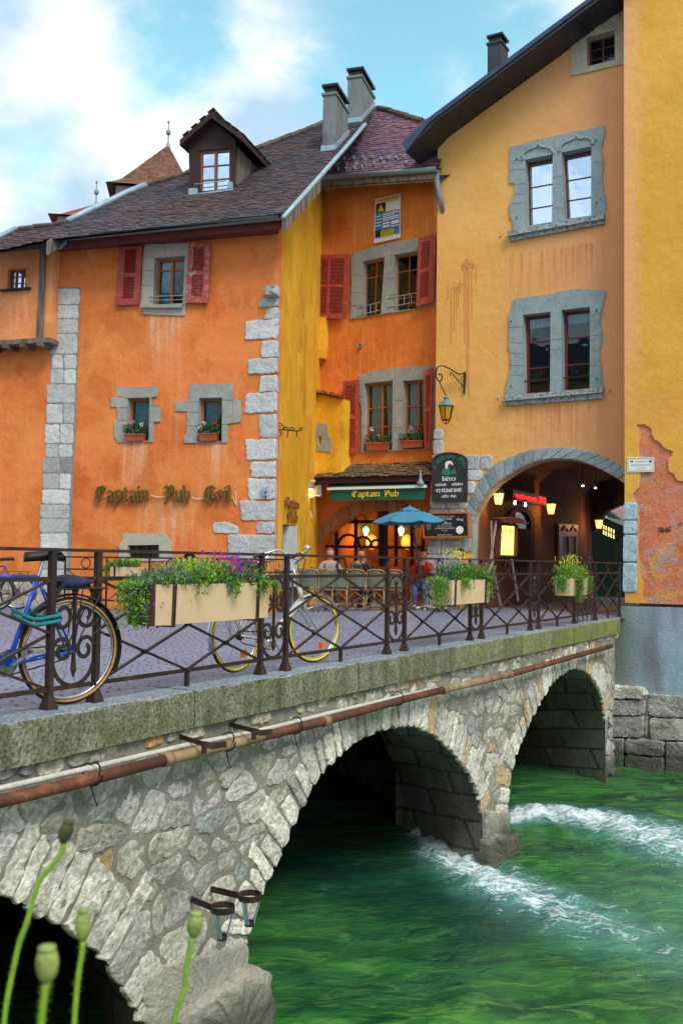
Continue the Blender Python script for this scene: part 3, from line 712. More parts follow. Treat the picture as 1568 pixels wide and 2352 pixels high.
def tiles(mb, pl, poly_px, poly_uv=None, tw=.17, ex=.12, jit=.010, seed=0, rag=.0, th=.018, round_=False, lift=.02):
    """small clay tiles laid in lapped rows over the part of sloping plane pl inside the outline"""
    P = poly_uv or [pl.uv(*q) for q in poly_px]; u0_, u1 = min(p[0] for p in P), max(p[0] for p in P); v0, v1 = min(p[1] for p in P), max(p[1] for p in P)
    r_ = random.Random(seed); row = 0; v = v0
    while v < v1:
        u = u0_-(tw*.5 if row % 2 else 0)
        while u < u1:
            if pt_in((u+tw/2, v+ex/2), P):
                g_ = r_.uniform(.62, 1.35); big = noise.noise(V((u*.55, v*.7, seed)))
                c = (g_*(1+.25*big), g_*(1-.1*big), g_*(1-.3*big)*r_.uniform(.85, 1.25))
                o = r_.uniform(-.4, 1)*jit; dv = r_.uniform(-.4, .4)*jit; gp = .004
                a, b = u+gp, u+tw-gp; lo = v-.012+dv; hi = v+ex+.03
                L0 = lift+o; L1 = lift-.016+o*.5
                if round_:
                    k = 5; pts = [(b, hi), (a, hi)]+[(a+(b-a)*(i/k), lo+.03-.03*math.sin(math.pi*i/k)) for i in range(k+1)]
                    vs = [pl.w(x, y, (L1 if y == hi else L0)) for x, y in pts]; m_ = len(vs)
                    vs += [q-pl.n*th for q in vs]; mb.add(vs, [tuple(range(m_))]+[(i, (i+1) % m_, m_+(i+1) % m_, m_+i) for i in range(2, m_)], c)
                else:
                    t2 = r_.uniform(-.3, .3)*jit
                    vs = [pl.w(a, lo, L0), pl.w(b, lo+t2, L0), pl.w(b, hi, L1), pl.w(a, hi, L1), pl.w(a, lo, L0-th), pl.w(b, lo+t2, L0-th)]
                    mb.add(vs, [(0, 1, 2, 3), (0, 4, 5, 1), (0, 3, 4), (1, 5, 2)], c)
            u += tw
        v += ex; row += 1
def half_pipe(mb, a, b, r, down_=V((0, 0, -1)), out=None, seg=10, th=.006):
    a = V(a); b = V(b); d = (b-a).normalized(); x = d.cross(Z).normalized(); vs = []
    for p in (a, b):
        for rr in (r, r-th):
            for k in range(seg+1): an = math.pi*k/seg; vs.append(p+x*(math.cos(an)*rr)-Z*(math.sin(an)*rr))
    m = seg+1; fs = []
    for k in range(seg): fs += [(k, k+1, 2*m+k+1, 2*m+k), (m+k, 3*m+k, 3*m+k+1, m+k+1)]
    for q in (0, 2*m): fs += [(q+k, q+m+k, q+m+k+1, q+k+1) for k in range(seg)]
    fs += [(0, 2*m, 3*m, m), (seg, m+seg, 3*m+seg, 2*m+seg)]
    mb.add(vs, fs)
def block_px(mb, pl, px, h=.03, base=0, col=None, jag=.008, seed=0, step=.05):
    pillow(mb, pl, [pl.uv(*q) for q in px], h, base, col or (lambda b: (b, b, b*.98))(rng.uniform(.85, 1.15)), step=step, jag=jag, ruf=.28, seed=seed)

# ================================================================ building A : broad orange house
hA = thing('orange_house', 'broad orange house with pale stone corners, red shutters and a tiled roof with dormer', 'house', tuple(PA.w(uAc-3, 0)))
wA0 = Zs(z1, (848, 862), (1012, 850), (1000, 1115), (838, 1118))
wA1 = Zs(z4, (700, 672), (820, 668), (815, 905), (690, 905))
wA2 = Zs(z4, (1088, 672), (1215, 668), (1212, 910), (1080, 908))
wA3 = Zs(z4, (700, 1475), (870, 1472), (872, 1540), (702, 1545))
wAx = Zs(z1, (48, 925), (148, 915), (140, 1030), (42, 1032))
topA = Zs(z1, (300, 835), (1525, 735))
tl, tr = PA.uv(*topA[0]), PA.uv(*topA[1])
uA0 = PA.uv(-260, 900)[0]
zt = lambda u: tl[1]+(tr[1]-tl[1])*(u-tl[0])/(tr[0]-tl[0])
mb = MB(); loop = [(uA0, -.3), (uAc, -.3), (uAc, zt(uAc)+.25), (uA0, zt(uA0)+.25)]
mb.prism([PA.w(u, v, -.25) for u, v in loop], PA.n*.25, holes=[[PA.w(*PA.uv(*q), -.25) for q in h] for h in (wA0, wA1, wA2, wA3)])
mb.build('front_wall', M('plaster_orange'), hA)
# jetty (small lighter wing, upper left)
mb = MB(); J = PA.par(.28)
jx = [J.uv(-120, 700), J.uv(88, 600), J.uv(112, 800)]
jt = zt(jx[1][0])+.1; jb = J.uv(60, 779)[1]; ju0 = jx[0][0]; ju1 = J.uv(92, 690)[0]; ju2 = J.uv(117, 690)[0]
wj = [J.uv(*q) for q in wAx]
mb.prism([J.w(u, v, -.27) for u, v in ((ju0, jb), (ju1, jb), (ju1, jt), (ju0, jt))], J.n*.27, holes=[[J.w(*q, -.27) for q in wj]])
mb.prism([J.w(u, v, -.27) for u, v in ((ju1, jb-.02), (ju2, jb-.12), (ju2, jt), (ju1, jt))], J.n*.24, (1.05, 1.1, 1.2))
mb.build('jetty_wall', M('plaster_annex'), hA)
mb = MB(); mb.prism([J.w(u, v, .0) for u, v in ((ju1-.03, jb-.05), (ju1+.1, jb-.05), (ju1+.12, jt), (ju1-.01, jt))], J.n*.05); mb.build('corner_post', M('wood_weathered'), hA)
mb = MB(); zz = jb
mb.box(J.w((ju0+ju2)/2, zz-.06, -.1), J.u*((ju2-ju0)/2+.05), J.n*.2, Z*.05)
for k in range(6): mb.bar(J.w(ju2-.15-k*.42, zz-.14, -.3), J.w(ju2-.15-k*.42, zz-.14, .16), .1, .1)
mb.build('jetty_beam', M('wood_weathered'), hA)
window(hA, J, wAx, 'wood_brown', .09, .03, (.33, .66), ((.33, .66), (.33, .66), (.33, .66)), glass='glass_sky', back=.15, rev='plaster_annex')
mb = MB(); a, b = J.uv(*wAx[3]), J.uv(*wAx[2]); mb.box(J.w((a[0]+b[0])/2, a[1]-.03, .03), J.u*.36, J.n*.06, Z*.02); mb.build('sill', M('wood_dark'), hA)
# body behind
mb = MB(); mb.box(PA.w((uA0+uAc)/2-.9, 3.0, -3.6), PA.u*((uAc-uA0)/2-.95), PA.n*3.2, Z*3.0); mb.build('rear_walls', M('plaster_orange'), hA)
# windows
window(hA, PA, wA0, 'wood_orange', .14, .05, (.5,), ((.24, .77), (.24, .77)), curtain=((.05, .48, .9, .3),), cm='curtain_teal')
def knot(s0, s1): return ((s0, s1, .80, -.45),)
window(hA, PA, wA1, 'wood_orange', .13, .05, (), (), curtain=((.12, .98, .9, .25),), glass='window_glass', cm='curtain_teal')
window(hA, PA, wA2, 'wood_orange', .13, .05, (), (), curtain=((.12, .98, .6, .5),), glass='window_glass', cm='curtain_teal')
window(hA, PA, wA3, 'black_metal', .10, .03, (.3, .6), ((.5,),), glass='window_glass')
sm = MB()
def ring(pl, outline, hole, th=.03, seed=0, amp=2.5): prism_px(sm, pl, rough_px(outline, 5, amp, seed), .002, th, holes=[hole])
ring(PA, Zs(z1, (795, 790), (1035, 782), (1038, 840), (1020, 1110), (1010, 1178), (785, 1168), (772, 1115), (785, 850)), wA0, .03, 1)
sm.build('window_surround', mat('stone_cream', (.46, .43, .33), (.38, .37, .31), (.52, .45, .28), scale=5, bump=.6, bscale=40, fine=.16), hA)
sm = MB()
ring(PA, Zs(z4, (640, 612), (860, 608), (862, 660), (828, 668), (832, 715), (877, 712), (877, 798), (840, 805), (837, 912), (645, 914), (625, 880), (628, 795), (645, 790), (640, 720), (608, 720), (608, 670), (632, 665)), wA1, .025, 2, 1)
sm.build('window_surround', M('stone_grey'), hA)
sm = MB()
ring(PA, Zs(z4, (1040, 595), (1272, 590), (1275, 680), (1315, 683), (1315, 800), (1245, 812), (1243, 914), (1010, 916), (1005, 885), (1020, 860), (1022, 745), (958, 742), (958, 695), (1030, 692)), wA2, .025, 3, 1)
sm.build('window_surround', M('stone_grey'), hA)
sm = MB(); ring(PA, Zs(z4, (668, 1450), (675, 1412), (760, 1408), (905, 1412), (938, 1470), (938, 1560), (650, 1560), (655, 1480)), wA3, .03, 4)
sm.build('window_surround', M('stone_cream'), hA)
mb = MB(); prism_px(mb, PA, rough_px(Zs(z1, (775, 1125), (1010, 1115), (1005, 1138), (780, 1140)), 4, 1, 3), .03, .11); mb.build('sill', M('stone_grey'), hA)
mb = MB()
for t in (.83, .91):
    f, wd, ht = quad_f(PA, wA0, -.05); mb.tube([f(-.1, t), f(1.06, t)], .008, 6)
for s in (-.08, 1.05): mb.tube([f(s, .83), f(s, .83, -.1)], .008, 6)
mb.build('window_rail', M('zinc_light'), hA)
shutter(hA, PA, Zs(z1, (660, 805), (787, 798), (768, 1120), (642, 1122)), ((.06, .46), (.53, .9)), ((.28, .76),))
shutter(hA, PA, Zs(z1, (1040, 790), (1157, 790), (1143, 1112), (1020, 1110)), ((.06, .46), (.53, .9)), ((.24, .74),), m='shutter_worn', label='sun-worn right shutter with paint flaking to white')
# quoins
qb = MB(); rows = ((60, 130, 1462), (130, 180, 1415), (180, 246, 1447), (248, 358, 1339), (360, 455, 1434), (458, 545, 1352), (547, 643, 1421), (645, 758, 1337), (760, 893, 1412), (897, 1013, 1342), (1017, 1108, 1367), (1112, 1228, 1357), (1232, 1343, 1312), (1347, 1413, 1402), (1417, 1560, 1246))
for i, (ya, yb, xl) in enumerate(rows):
    y0 = z4(0, ya)[1]; y1 = z4(0, yb)[1]; x = z4(xl, 0)[0]; u0q = PA.uv(x, (y0+y1)/2)[0]; za = PA.uv(x, y0)[1]; zb2 = PA.uv(x, y1)[1]
    b = rng.uniform(.8, 1.12); c = (b, b, b*1.02); j = lambda s=.03: rng.uniform(-s, s)
    poly = [(u0q+j(), zb2+.01), (uAc+.02, zb2+.01), (uAc+.02, za-.005), (u0q+j(), za-.005+j(.015))]
    pillow(qb, PA, poly, .03, .0, c, step=.045, jag=.03, ruf=.25, seed=i*3)
    ww = (.12, .09, .2, .08, .13, .10, .16, .10, .13, .17, .07, .10, .17, .12, .22)[i]
    pillow(qb, PA2, [(-.025, zb2+.01), (ww+j(.03), zb2+.01+j(.02)), (ww+j(.04), za-.01+j(.02)), (-.025, za-.005)], .03, .0, (c[0]*.95,)*3, step=.045, jag=.03, ruf=.25, seed=i*5)
block_px(qb, PA, Zs(z4, (1160, 1352), (1240, 1345), (1302, 1375), (1300, 1412), (1165, 1408)), .02, seed=9)
# left strip
qb.build('quoins', M('stone_pale'), hA); qb = MB(); mj = MB(); prism_px(mj, PA, rough_px([(127, 660), (185, 660), (158, 1425), (86, 1425)], 14, 1.5, 8), .001, .014); mj.build('quoin_mortar', M('mortar'), hA)
y = 662; i = 0
while y < 1420:
    hgt = rng.uniform(30, 50); xr = 184-(y-662)*.047; xl = 128-(y-662)*.062+rng.uniform(-7, 3)
    if rng.random() < .5: cells_ = [(xl, xr)]
    else: m_ = xl+(xr-xl)*rng.uniform(.4, .65); cells_ = [(xl, m_-.8), (m_+.8, xr)]
    for a, b in cells_:
        k = rng.uniform(.8, 1.2)*(.55 if 1045 < y < 1085 else 1); block_px(qb, PA, [(a, y+.6), (b, y+.6+rng.uniform(-1, 1)), (b, y+hgt-.8), (a, y+hgt-.8)], .022, 0, (k, k, k*1.0), .02, i); i += 1
    y += hgt
qb.build('quoins', M('stone_pale'), hA)
# projecting stone head at the corner
mb = MB(); block_px(mb, PA, Zs(z4, (1450, 75), (1520, 68), (1530, 120), (1460, 128)), .22, 0, (.8, .8, .8), seed=3); mb.build('corbel', M('stone_pale'), hA)
# old rubble plinth at far left, behind the rail
mb = MB(); u = PA.uv(-30, 1380)[0]; ue = PA.uv(150, 1380)[0]; i = 0
while u < ue:
    wd = rng.uniform(.16, .4)
    for za, zb2 in ((-.02, .22), (.24, .52)):
        k = rng.uniform(.8, 1.2); pillow(mb, PA, [(u, za), (u+wd-.02, za), (u+wd-.02, zb2+rng.uniform(-.04, .04)), (u, zb2)], .03, .01, (k, k*.97, k*.88), jag=.03, seed=u*5+za)
    u += wd
mb.build('rubble_plinth', M('stone_rubble'), hA)
# eaves, fascia, gutter
OF = .42; eL = z1(205, 815); E = PA.par(OF)
g0 = E.uv(*z1(270, 752)); g1 = E.uv(*z1(1545, 628))
gz = lambda u: g0[1]+(g1[1]-g0[1])*(u-g0[0])/(g1[0]-g0[0])
ug0, ug1 = g0[0], E.uv(648, 500)[0]
mb = MB(); half_pipe(mb, E.w(ug0, gz(ug0)-.035, .13), E.w(ug1+.02, gz(ug1)-.035, .13), .10)
for k in range(10):
    uu = ug0+(ug1-ug0)*(k+.5)/10; p = E.w(uu, gz(uu)-.035, .13); x = E.n
    mb.tube([p+x*(math.cos(a)*.105)-Z*(math.sin(a)*.105) for a in [math.pi*i/8 for i in range(9)]], .007, 5)
p = E.w(ug0+.45, gz(ug0)-.06, .12); mb.tube([p, p-Z*.12, p-Z*.2-E.u*.12, p-Z*.2-E.u*.3], .045, 10); mb.build('gutter', M('zinc'), hA, smooth=True)
mb = MB(); mb.prism([E.w(u, v, -.03) for u, v in ((ug0, gz(ug0)-.24), (ug1, gz(ug1)-.24), (ug1, gz(ug1)+.02), (ug0, gz(ug0)+.02))], E.n*.03)
mb.prism([E.w(ug0, gz(ug0)-.14, -.03), E.w(ug1, gz(ug1)-.14, -.03), PA.w(uAc, zt(uAc)+.02, 0), PA.w(tl[0]-.1, zt(tl[0]-.1)+.02, 0)], Z*.03)
mb.build('eaves_board', M('fascia_red'), hA)
# roof plane
SL = R(37); rv = (-PA.n*math.cos(SL)+Z*math.sin(SL)); eu = (E.w(ug1, gz(ug1), 0)-E.w(ug0, gz(ug0), 0)).normalized()
RA = Plane(E.w(ug0, gz(ug0)+.08, .05), eu, rv)
roofA_px = [(112, 549), (650, 491), (693, 452), (733, 407), (790, 340), (838, 285), (857, 249), (835, 252), (800, 264), (742, 282), (690, 303), (600, 337), (510, 368), (430, 397), (335, 424), (290, 442), (250, 462), (200, 485), (155, 507), (130, 514), (80, 520), (45, 526), (35, 524), (-60, 560), (-60, 585), (0, 574)]
mb = MB(); mb.sheet([RA.pt(*q) for q in roofA_px]); mb.sheet([RA.w(*RA.uv(*q), -.05) for q in roofA_px])
roofA = mb.build('roof', M('roof_underlay'), hA)
mb = MB(); tiles(mb, RA, roofA_px, seed=2, tw=.135, ex=.095); mb.build('roof_tiles', M('tile'), roofA)
# body of roof behind the skyline edge
def edge_tiles(mb, pl, px, r=.08, ln=.3, m=1, off=.04):
    for i in range(len(px)-1):
        a = pl.pt(*px[i], off); b = pl.pt(*px[i+1], off); d = (b-a); n = max(1, int(d.length/ln)); 
        for k in range(n):
            p = a+d*(k/n); q = a+d*((k+1.08)/n); rr = r*rng.uniform(.9, 1.1); c = rng.uniform(.7, 1.3); mb.tube([p-Z*.02, q+Z*.015], [rr*1.12, rr*.9], 8, col=(c, c, c))
mb = MB(); edge_tiles(mb, RA, [(430, 397), (510, 368), (600, 337), (690, 303), (742, 282), (800, 264), (835, 252)], .075)
mb.build('ridge', M('ridge_tile'), roofA); mb = MB(); edge_tiles(mb, RA, [(155, 507), (130, 514), (80, 520), (45, 526)], .06); mb.build('ridge', M('ridge_tile'), roofA); mb = MB(); edge_tiles(mb, RA, [(335, 424), (430, 397)], .05)
mb.build('ridge', M('ridge_tile'), roofA)
mb = MB(); mb.tube([RA.pt(*q, .05) for q in ((155, 507), (200, 485), (250, 462), (290, 442), (335, 424))], .07, 8); mb.build('lead_flashing', M('zinc_light'), roofA, smooth=True); mb = MB()
mb.tube([RA.pt(*q, .05) for q in ((650, 500), (693, 452), (733, 407), (790, 342), (838, 285))], .05, 6); mb.build('lead_flashing', M('zinc_light'), roofA, smooth=True); mb = MB(); mb.tube([RA.pt(*q, .05) for q in ((-40, 562), (36, 524))], .06, 6)
mb.build('lead_flashing', M('zinc_light'), roofA, smooth=True)
mb = MB()
pts = [(648, 503), (693, 455), (733, 412)]
for i in range(2):
    a = RA.pt(*pts[i], .03); b = RA.pt(*pts[i+1], .03); mb.prism([a, b, b-Z*.26, a-Z*.26], PA.u*.03)
p0 = E.w(ug0-.02, gz(ug0), 0); mb.prism([p0, p0-Z*.22, p0-Z*.22-E.u*2.6, p0-E.u*2.6-Z*.0], E.n*.04)
mb.prism([RA.pt(112, 553, .02), RA.pt(112, 553, .02)-Z*.28, RA.pt(150, 530, 0)-Z*.28, RA.pt(150, 530, 0)], E.u*-.05)
mb.build('bargeboard', M('wood_weathered'), hA)
# dormer
mb = MB(); o_ = RA.pt(483, 441); DP = Plane(o_, PA.u)
dbody = Zs(z1, (1030, 515), (1268, 478), (1268, 290), (1300, 205), (1155, 75), (1000, 235), (1040, 285))
dwin = Zs(z1, (1088, 275), (1258, 262), (1256, 492), (1085, 505))
fr_out = Zs(z1, (1035, 515), (1272, 480), (1285, 215), (1155, 100), (1025, 240))
dfr = MB()
for q_ in (((1035, 515), (1085, 508), (1088, 275), (1058, 275), (1028, 262)), ((1256, 495), (1272, 480), (1284, 245), (1258, 262)), ((1088, 274), (1258, 261), (1284, 243), (1284, 216), (1155, 100), (1025, 240), (1027, 261), (1057, 274))): prism_px(dfr, DP, Zs(z1, *q_), -.10, 0)
dormer = MB()
# cheeks back to roof
for (top, bot, sgn) in (((1283, 240), (1272, 480), 1), ((1030, 240), (1035, 515), -1)):
    a = DP.pt(*z1(*top)); b = DP.pt(*z1(*bot)); back = -DP.n
    h_ = a.z-b.z; run = h_/math.tan(SL)
    dormer.prism([a-PA.n*.12, b-PA.n*.12, a+back*run], PA.u*(-.05*sgn))
dm = dormer.build('dormer', M('wood_weathered'), hA, 'dark timber dormer with weathered grey cheeks'); dfr.build('dormer_front', M('wood_dark'), dm)
mb = MB(); DF = DP.par(.22)
def dpt(x, y): return DF.uv(*z1(x, y))
ap = dpt(1153, 58); le = dpt(980, 215); re = dpt(1315, 180); thk = .09; back = -DF.n*3.2
for e in (le, re):
    mb.prism([DF.w(*ap), DF.w(*e), DF.w(e[0], e[1]-thk*1.4), DF.w(ap[0], ap[1]-thk*1.6)], back)
mb.build('dormer_roof', M('wood_dark'), dm)
mb = MB()
for e, s_ in ((le, -1), (re, 1)):
    a = DF.w(*ap)-DF.n*.05; b = DF.w(*e)-DF.n*.05; pl = Plane(b, -DF.n, (a-b)); 
    if pl.n.z < 0: pl.n = -pl.n
    tiles(mb, pl, None, [(0, 0), (3.0, 0), (3.0, (a-b).length), (0, (a-b).length)], seed=5, lift=.03)
mb.build('dormer_tiles', M('tile'), dm)
w_ = window(dm, DP, dwin, 'wood_brown', .07, .05, (.5,), ((.36, .69), (.36, .69)), glass='glass_sky', back=.2, rev=None)
mb = MB(); a = DP.pt(*z1(1035, 490), .03); b = DP.pt(*z1(1268, 450), .03); c = DP.pt(*z1(1034, 515), .03); d = DP.pt(*z1(1268, 485), .03)
mb.prism([DP.pt(*z1(1032, 486), .0), DP.pt(*z1(1080, 482), 0), DP.pt(*z1(1080, 512), 0), DP.pt(*z1(1032, 517), 0)], DP.n*.05); mb.prism([DP.pt(*z1(1245, 450), 0), DP.pt(*z1(1270, 448), 0), DP.pt(*z1(1272, 482), 0), DP.pt(*z1(1245, 486), 0)], DP.n*.05)
mb.prism([DP.pt(*z1(1032, 512), .06), DP.pt(*z1(1272, 480), .06), DP.pt(*z1(1272, 492), .06), DP.pt(*z1(1032, 524), .06)], -DP.n*.2)
mb.tube([DP.pt(*z1(1060, 458), .05), DP.pt(*z1(1235, 440), .05)], .01, 6); mb.build('dormer_flashing', M('zinc_light'), dm)
# chimneys on A's roof
mat('chimney_plaster', (.13, .16, .175), (.20, .22, .215), (.06, .065, .07), scale=3, stretch=.4, bump=.6, bscale=30)
def chimney(parent, base, wpx, dep, toppx, U, m='chimney_plaster', flue=True, fl=True, rp=None):
    p = base.copy(); d = (p-EYE); k = wpx*d.y/FPX; u = V(U).normalized(); n = u.cross(Z); n = n if n.dot(EYE-p) > 0 else -n
    top = atY(toppx[0], toppx[1], p.y).z; mb = MB(); z0 = p.z-.8; c = p+u*k/2-n*dep/2
    def bx(zl, zh, e, m_=None): mb.box((c.x, c.y, (zl+zh)/2), u*(k/2+e), n*(dep/2+e), Z*((zh-zl)/2))
    H = top-p.z
    def zr(q): return (rp.o.z-((q.x-rp.o.x)*rp.n.x+(q.y-rp.o.y)*rp.n.y)/rp.n.z-.03) if rp else z0
    def sk(e, h0, h1, zf=None):
        cs = [c+u*(k/2+e)*a+n*(dep/2+e)*b for a, b in ((-1, -1), (1, -1), (1, 1), (-1, 1))]
        mb.add([V((q.x, q.y, zr(q)+h0)) for q in cs]+[V((q.x, q.y, h1 if zf is None else zr(q)+zf)) for q in cs], [(3, 2, 1, 0), (4, 5, 6, 7)]+[(i, (i+1) % 4, 4+(i+1) % 4, 4+i) for i in range(4)])
    sk(0, 0, top-.28); bx(top-.28, top-.22, .03)
    ch = mb.build('chimney', M(m), parent)
    mb = MB(); bx(top-.22, top-.16, -.03); bx(top-.16, top-.07, -.10)
    for s in (-1, 1):
        cc = c+n*(s*(dep/4)); mb.box((cc.x, cc.y, top-.11), u*(k/2-.03), n*(dep/4-.07), Z*.05)
        mb.box((cc.x, cc.y, top-.03), u*(k/2+.04), n*(dep/4-.01), Z*.03)
    mb.build('chimney_cap', M('black_metal'), ch)
    if fl:
        mb = MB(); sk(.03, -.02, 0, .16); mb.build('chimney_flashing', M('zinc_light'), ch)
    return ch
chimney(hA, RA.pt(740, 347), 31, 1.0, (740, 192), PA.u, rp=RA)
chimney(hA, RA.pt(797, 283), 34, 1.2, (796, 155), PA.u, rp=RA)

# ================================================================ building B : deep orange house in the corner with ochre side wall
hB = thing('orange_corner_house', 'deep orange corner house with ochre side wall, mullioned stone windows and purple tiled roof', 'house', tuple(PB.w(1.5, 0)))
mb = MB(); L2 = (bL-cA).length
v0 = PA2.uv(641, 520)[1]; v1 = PA2.uv(735, 425)[1]
ddoor = [PA2.uv(*b1(*q)) for q in ((138, 602), (240, 612))]
door_u0, door_u1, door_top = PA2.uv(*b1(140, 700))[0], PA2.uv(*b1(240, 700))[0], ddoor[0][1]
pts = [(.02, -.3), (door_u0, -.3), (door_u0, door_top), (door_u1, door_top), (door_u1, -.3), (L2, -.3), (L2, v1+.1), (.02, v0+.1)]
mb.prism([PA2.w(u, v, -.05) for u, v in pts], PA2.n*.05); mb.build('side_wall', M('plaster_ochre'), hB)
wB = [Zs(z5, (930, 178), (1090, 145), (1062, 566), (925, 590)), Zs(z5, (1160, 130), (1345, 98), (1330, 525), (1160, 545)),
      Zs(z5, (940, 1080), (1150, 1055), (1145, 1570), (935, 1580)), Zs(z5, (1225, 1060), (1395, 1045), (1400, 1560), (1225, 1565))]
LB = (bR-bL).length; t0 = PB.uv(735, 425)[1]; t1 = PB.uv(1000, 395)[1]
pub_in = Zs(b1, (395, 880), (400, 760), (440, 690), (520, 620), (600, 570), (700, 530), (780, 512), (870, 505), (940, 525), (1000, 560), (1060, 600), (1110, 650), (1130, 720), (1130, 880))
pin = [PB.uv(*q) for q in pub_in]; pin[0] = (pin[0][0], -.3); pin[-1] = (pin[-1][0], -.3)
mb = MB(); pts = [(0, -.3)]+pin+[(LB+.35, -.3), (LB+.35, t1+.2), (0, t0+.2)]
mb.prism([PB.w(u, v, -.25) for u, v in pts], PB.n*.25, holes=[[PB.w(*PB.uv(*q), -.25) for q in h] for h in wB]); mb.build('front_wall', M('plaster_deep'), hB)
mb = MB(); mb.box(PB.w(LB/2+.2, 6.4, -6.0), PB.u*(LB/2+.1), PB.n*2.2, Z*3.0); mb.build('rear_walls', M('plaster_deep'), hB)
gly = 'window_glass'
window(hB, PB, wB[0], 'wood_orange', .15, .035, (), ((.28, .76),), glass=gly, sub=1)
window(hB, PB, wB[1], 'wood_orange', .15, .035, (), ((.28, .76),), glass=gly, sub=1)
window(hB, PB, wB[2], 'wood_orange', .15, .05, (.55,), ((.36, .64, .84), (.36, .64, .84)), curtain=((.1, .5, .95, .25), (.6, .95, .95, -.3)), glass=gly)
window(hB, PB, wB[3], 'wood_orange', .15, .05, (.55,), ((.36, .64, .84), (.36, .64, .84)), curtain=((.1, .5, .95, .3), (.6, .95, .95, -.3)), glass=gly)
sm = MB(); prism_px(sm, PB, rough_px(Zs(z5, (845, 160), (870, 110), (960, 85), (1100, 48), (1130, 40), (1350, 2), (1480, -20), (1480, 500), (1345, 522), (1065, 570), (835, 602), (842, 480)), 5, 2, 4), .002, .04, holes=[wB[0], wB[1]])
sm.build('window_surround', M('stone_grey'), hB)
sm = MB(); prism_px(sm, PB, rough_px(Zs(z5, (890, 1060), (900, 1025), (1000, 985), (1160, 965), (1200, 960), (1350, 950), (1480, 940), (1480, 1560), (1300, 1570), (920, 1588), (918, 1300)), 5, 2, 5), .002, .04, holes=[wB[2], wB[3]])
sm.build('window_surround', M('stone_grey'), hB)
for qd in (Zs(z5, (1060, 430), (1090, 420), (1085, 560), (1058, 568)),):
    pass
mb = MB()
for h, t in ((wB[0], .82), (wB[0], .96), (wB[1], .76), (wB[1], .92)):
    f, wd, ht = quad_f(PB, h, -.05); mb.tube([f(-.25, t), f(.95, t-.03)], .011, 6)
for h, ta, tb in ((wB[0], .82, .96), (wB[1], .76, .92)):
    f, wd, ht = quad_f(PB, h, -.05)
    for s in (.15, .45, .75): mb.tube([f(s, ta-.01), f(s, tb)], .009, 5)
mb.build('window_rail', M('zinc_light'), hB)
shutter(hB, PB, Zs(z5, (572, 142), (845, 137), (828, 607), (553, 609)), ((.06, .47), (.51, .93)), ((.11, .46), (.53, .89)), off=.14, n=20, label='wide double red shutter folded open')
shutter(hB, PB.par(.1), Zs(z5, (1345, 8), (1475, -14), (1455, 482), (1328, 514)), ((.07, .47), (.52, .90)), ((.2, .68),), off=.05, n=18)
shutter(hB, PB, Zs(z5, (796, 1066), (916, 1056), (906, 1594), (789, 1602)), ((.07, .48), (.53, .93)), ((.17, .78),), off=.1, n=22)
shutter(hB, PB.par(.1), Zs(z5, (1392, 992), (1460, 965), (1440, 1560), (1396, 1566)), ((.07, .48), (.53, .93)), ((.2, .75),), off=.1, n=22)
# corbelled flue and projecting lower wall between the two faces
mb = MB(); prism_px(mb, PB, Zs(z5, (540, 600), (680, 600), (662, 900), (556, 905)), -.2, .22); prism_px(mb, PB, Zs(z5, (562, 905), (622, 905), (600, 968), (575, 972)), -.2, .12)
mb.build('corbelled_flue', M('plaster_ochre'), hB)
PE = PB.par(.45)
lowpx = Zs(z5, (480, 1145), (560, 1150), (640, 1160), (710, 1175), (782, 1192), (768, 1660), (770, 1800), (470, 1800))
nich = Zs(z5, (600, 1470), (612, 1460), (627, 1475), (622, 1520), (606, 1538), (594, 1515))
mb = MB(); prism_px(mb, PE, lowpx, -.45, 0, holes=[nich]); mb.build('projecting_wall', M('plaster_ochre'), hB)
mb = MB(); prism_px(mb, PE, rough_px(Zs(z5, (584, 1370), (664, 1382), (668, 1470), (692, 1486), (692, 1588), (562, 1573), (548, 1500), (582, 1462)), 4, 1.5, 2), .002, .02, holes=[nich])
prism_px(mb, PE, Zs(z5, (590, 1455), (630, 1455), (630, 1545), (590, 1545)), -.12, -.10, (2.2, 2.0, .6)); mb.build('niche_stone', M('stone_grey'), hB)
mb = MB(); prism_px(mb, PE, Zs(z5, (482, 1136), (560, 1142), (640, 1152), (710, 1166), (780, 1186), (780, 1194), (640, 1163), (560, 1152), (482, 1148)), -.1, .1)
for k in range(60):
    t = k/59; x = 484+t*292; y = 1138+48*t**1.5; p = PE.pt(*z5(x, y), rng.uniform(-.02, .09)); mb.tube([p, p+Z*rng.uniform(.07, .11)+V((rng.uniform(-.03, .03), 0, 0))], .005, 4)
mb.build('spiked_ledge', M('black_metal'), hB)
# vent
mb = MB(); p = PB.pt(*z5(912, 797)); mb.lathe(p, [(.055, -.02), (.055, .06), (.042, .06), (.042, -.01)], PB.n, 16); mb.build('vent_pipe', M('zinc_light'), hB)
# roof B through A's valley
vb0 = RA.pt(735, 409); ap_ = RA.pt(857, 249)
EB = PB.par(.55); gb0 = EB.uv(*z2(440, 985)); gb1 = EB.uv(*z2(1385, 915))
eB0, eB1 = EB.w(*gb0), EB.w(*gb1)
ub = (eB1-eB0).normalized(); nn = ub.cross(ap_-eB0).normalized(); vv = nn.cross(ub); vv = vv if vv.z > 0 else -vv
RB = Plane(eB0+Z*.06, ub, vv)
roofB_px = Zs(z2, (445, 975), (1390, 905), (1390, 640), (1330, 535), (1245, 548), (1130, 512), (1000, 470), (905, 447), (860, 452), (800, 575), (620, 790))
mb = MB(); mb.sheet([RB.pt(*q) for q in roofB_px]); mb.sheet([RB.pt(*q)-RB.n*.12 for q in roofB_px]); roofB = mb.build('roof', M('roof_underlay'), hB)
mb = MB(); tiles(mb, RB, roofB_px, seed=8, tw=.14, ex=.09)
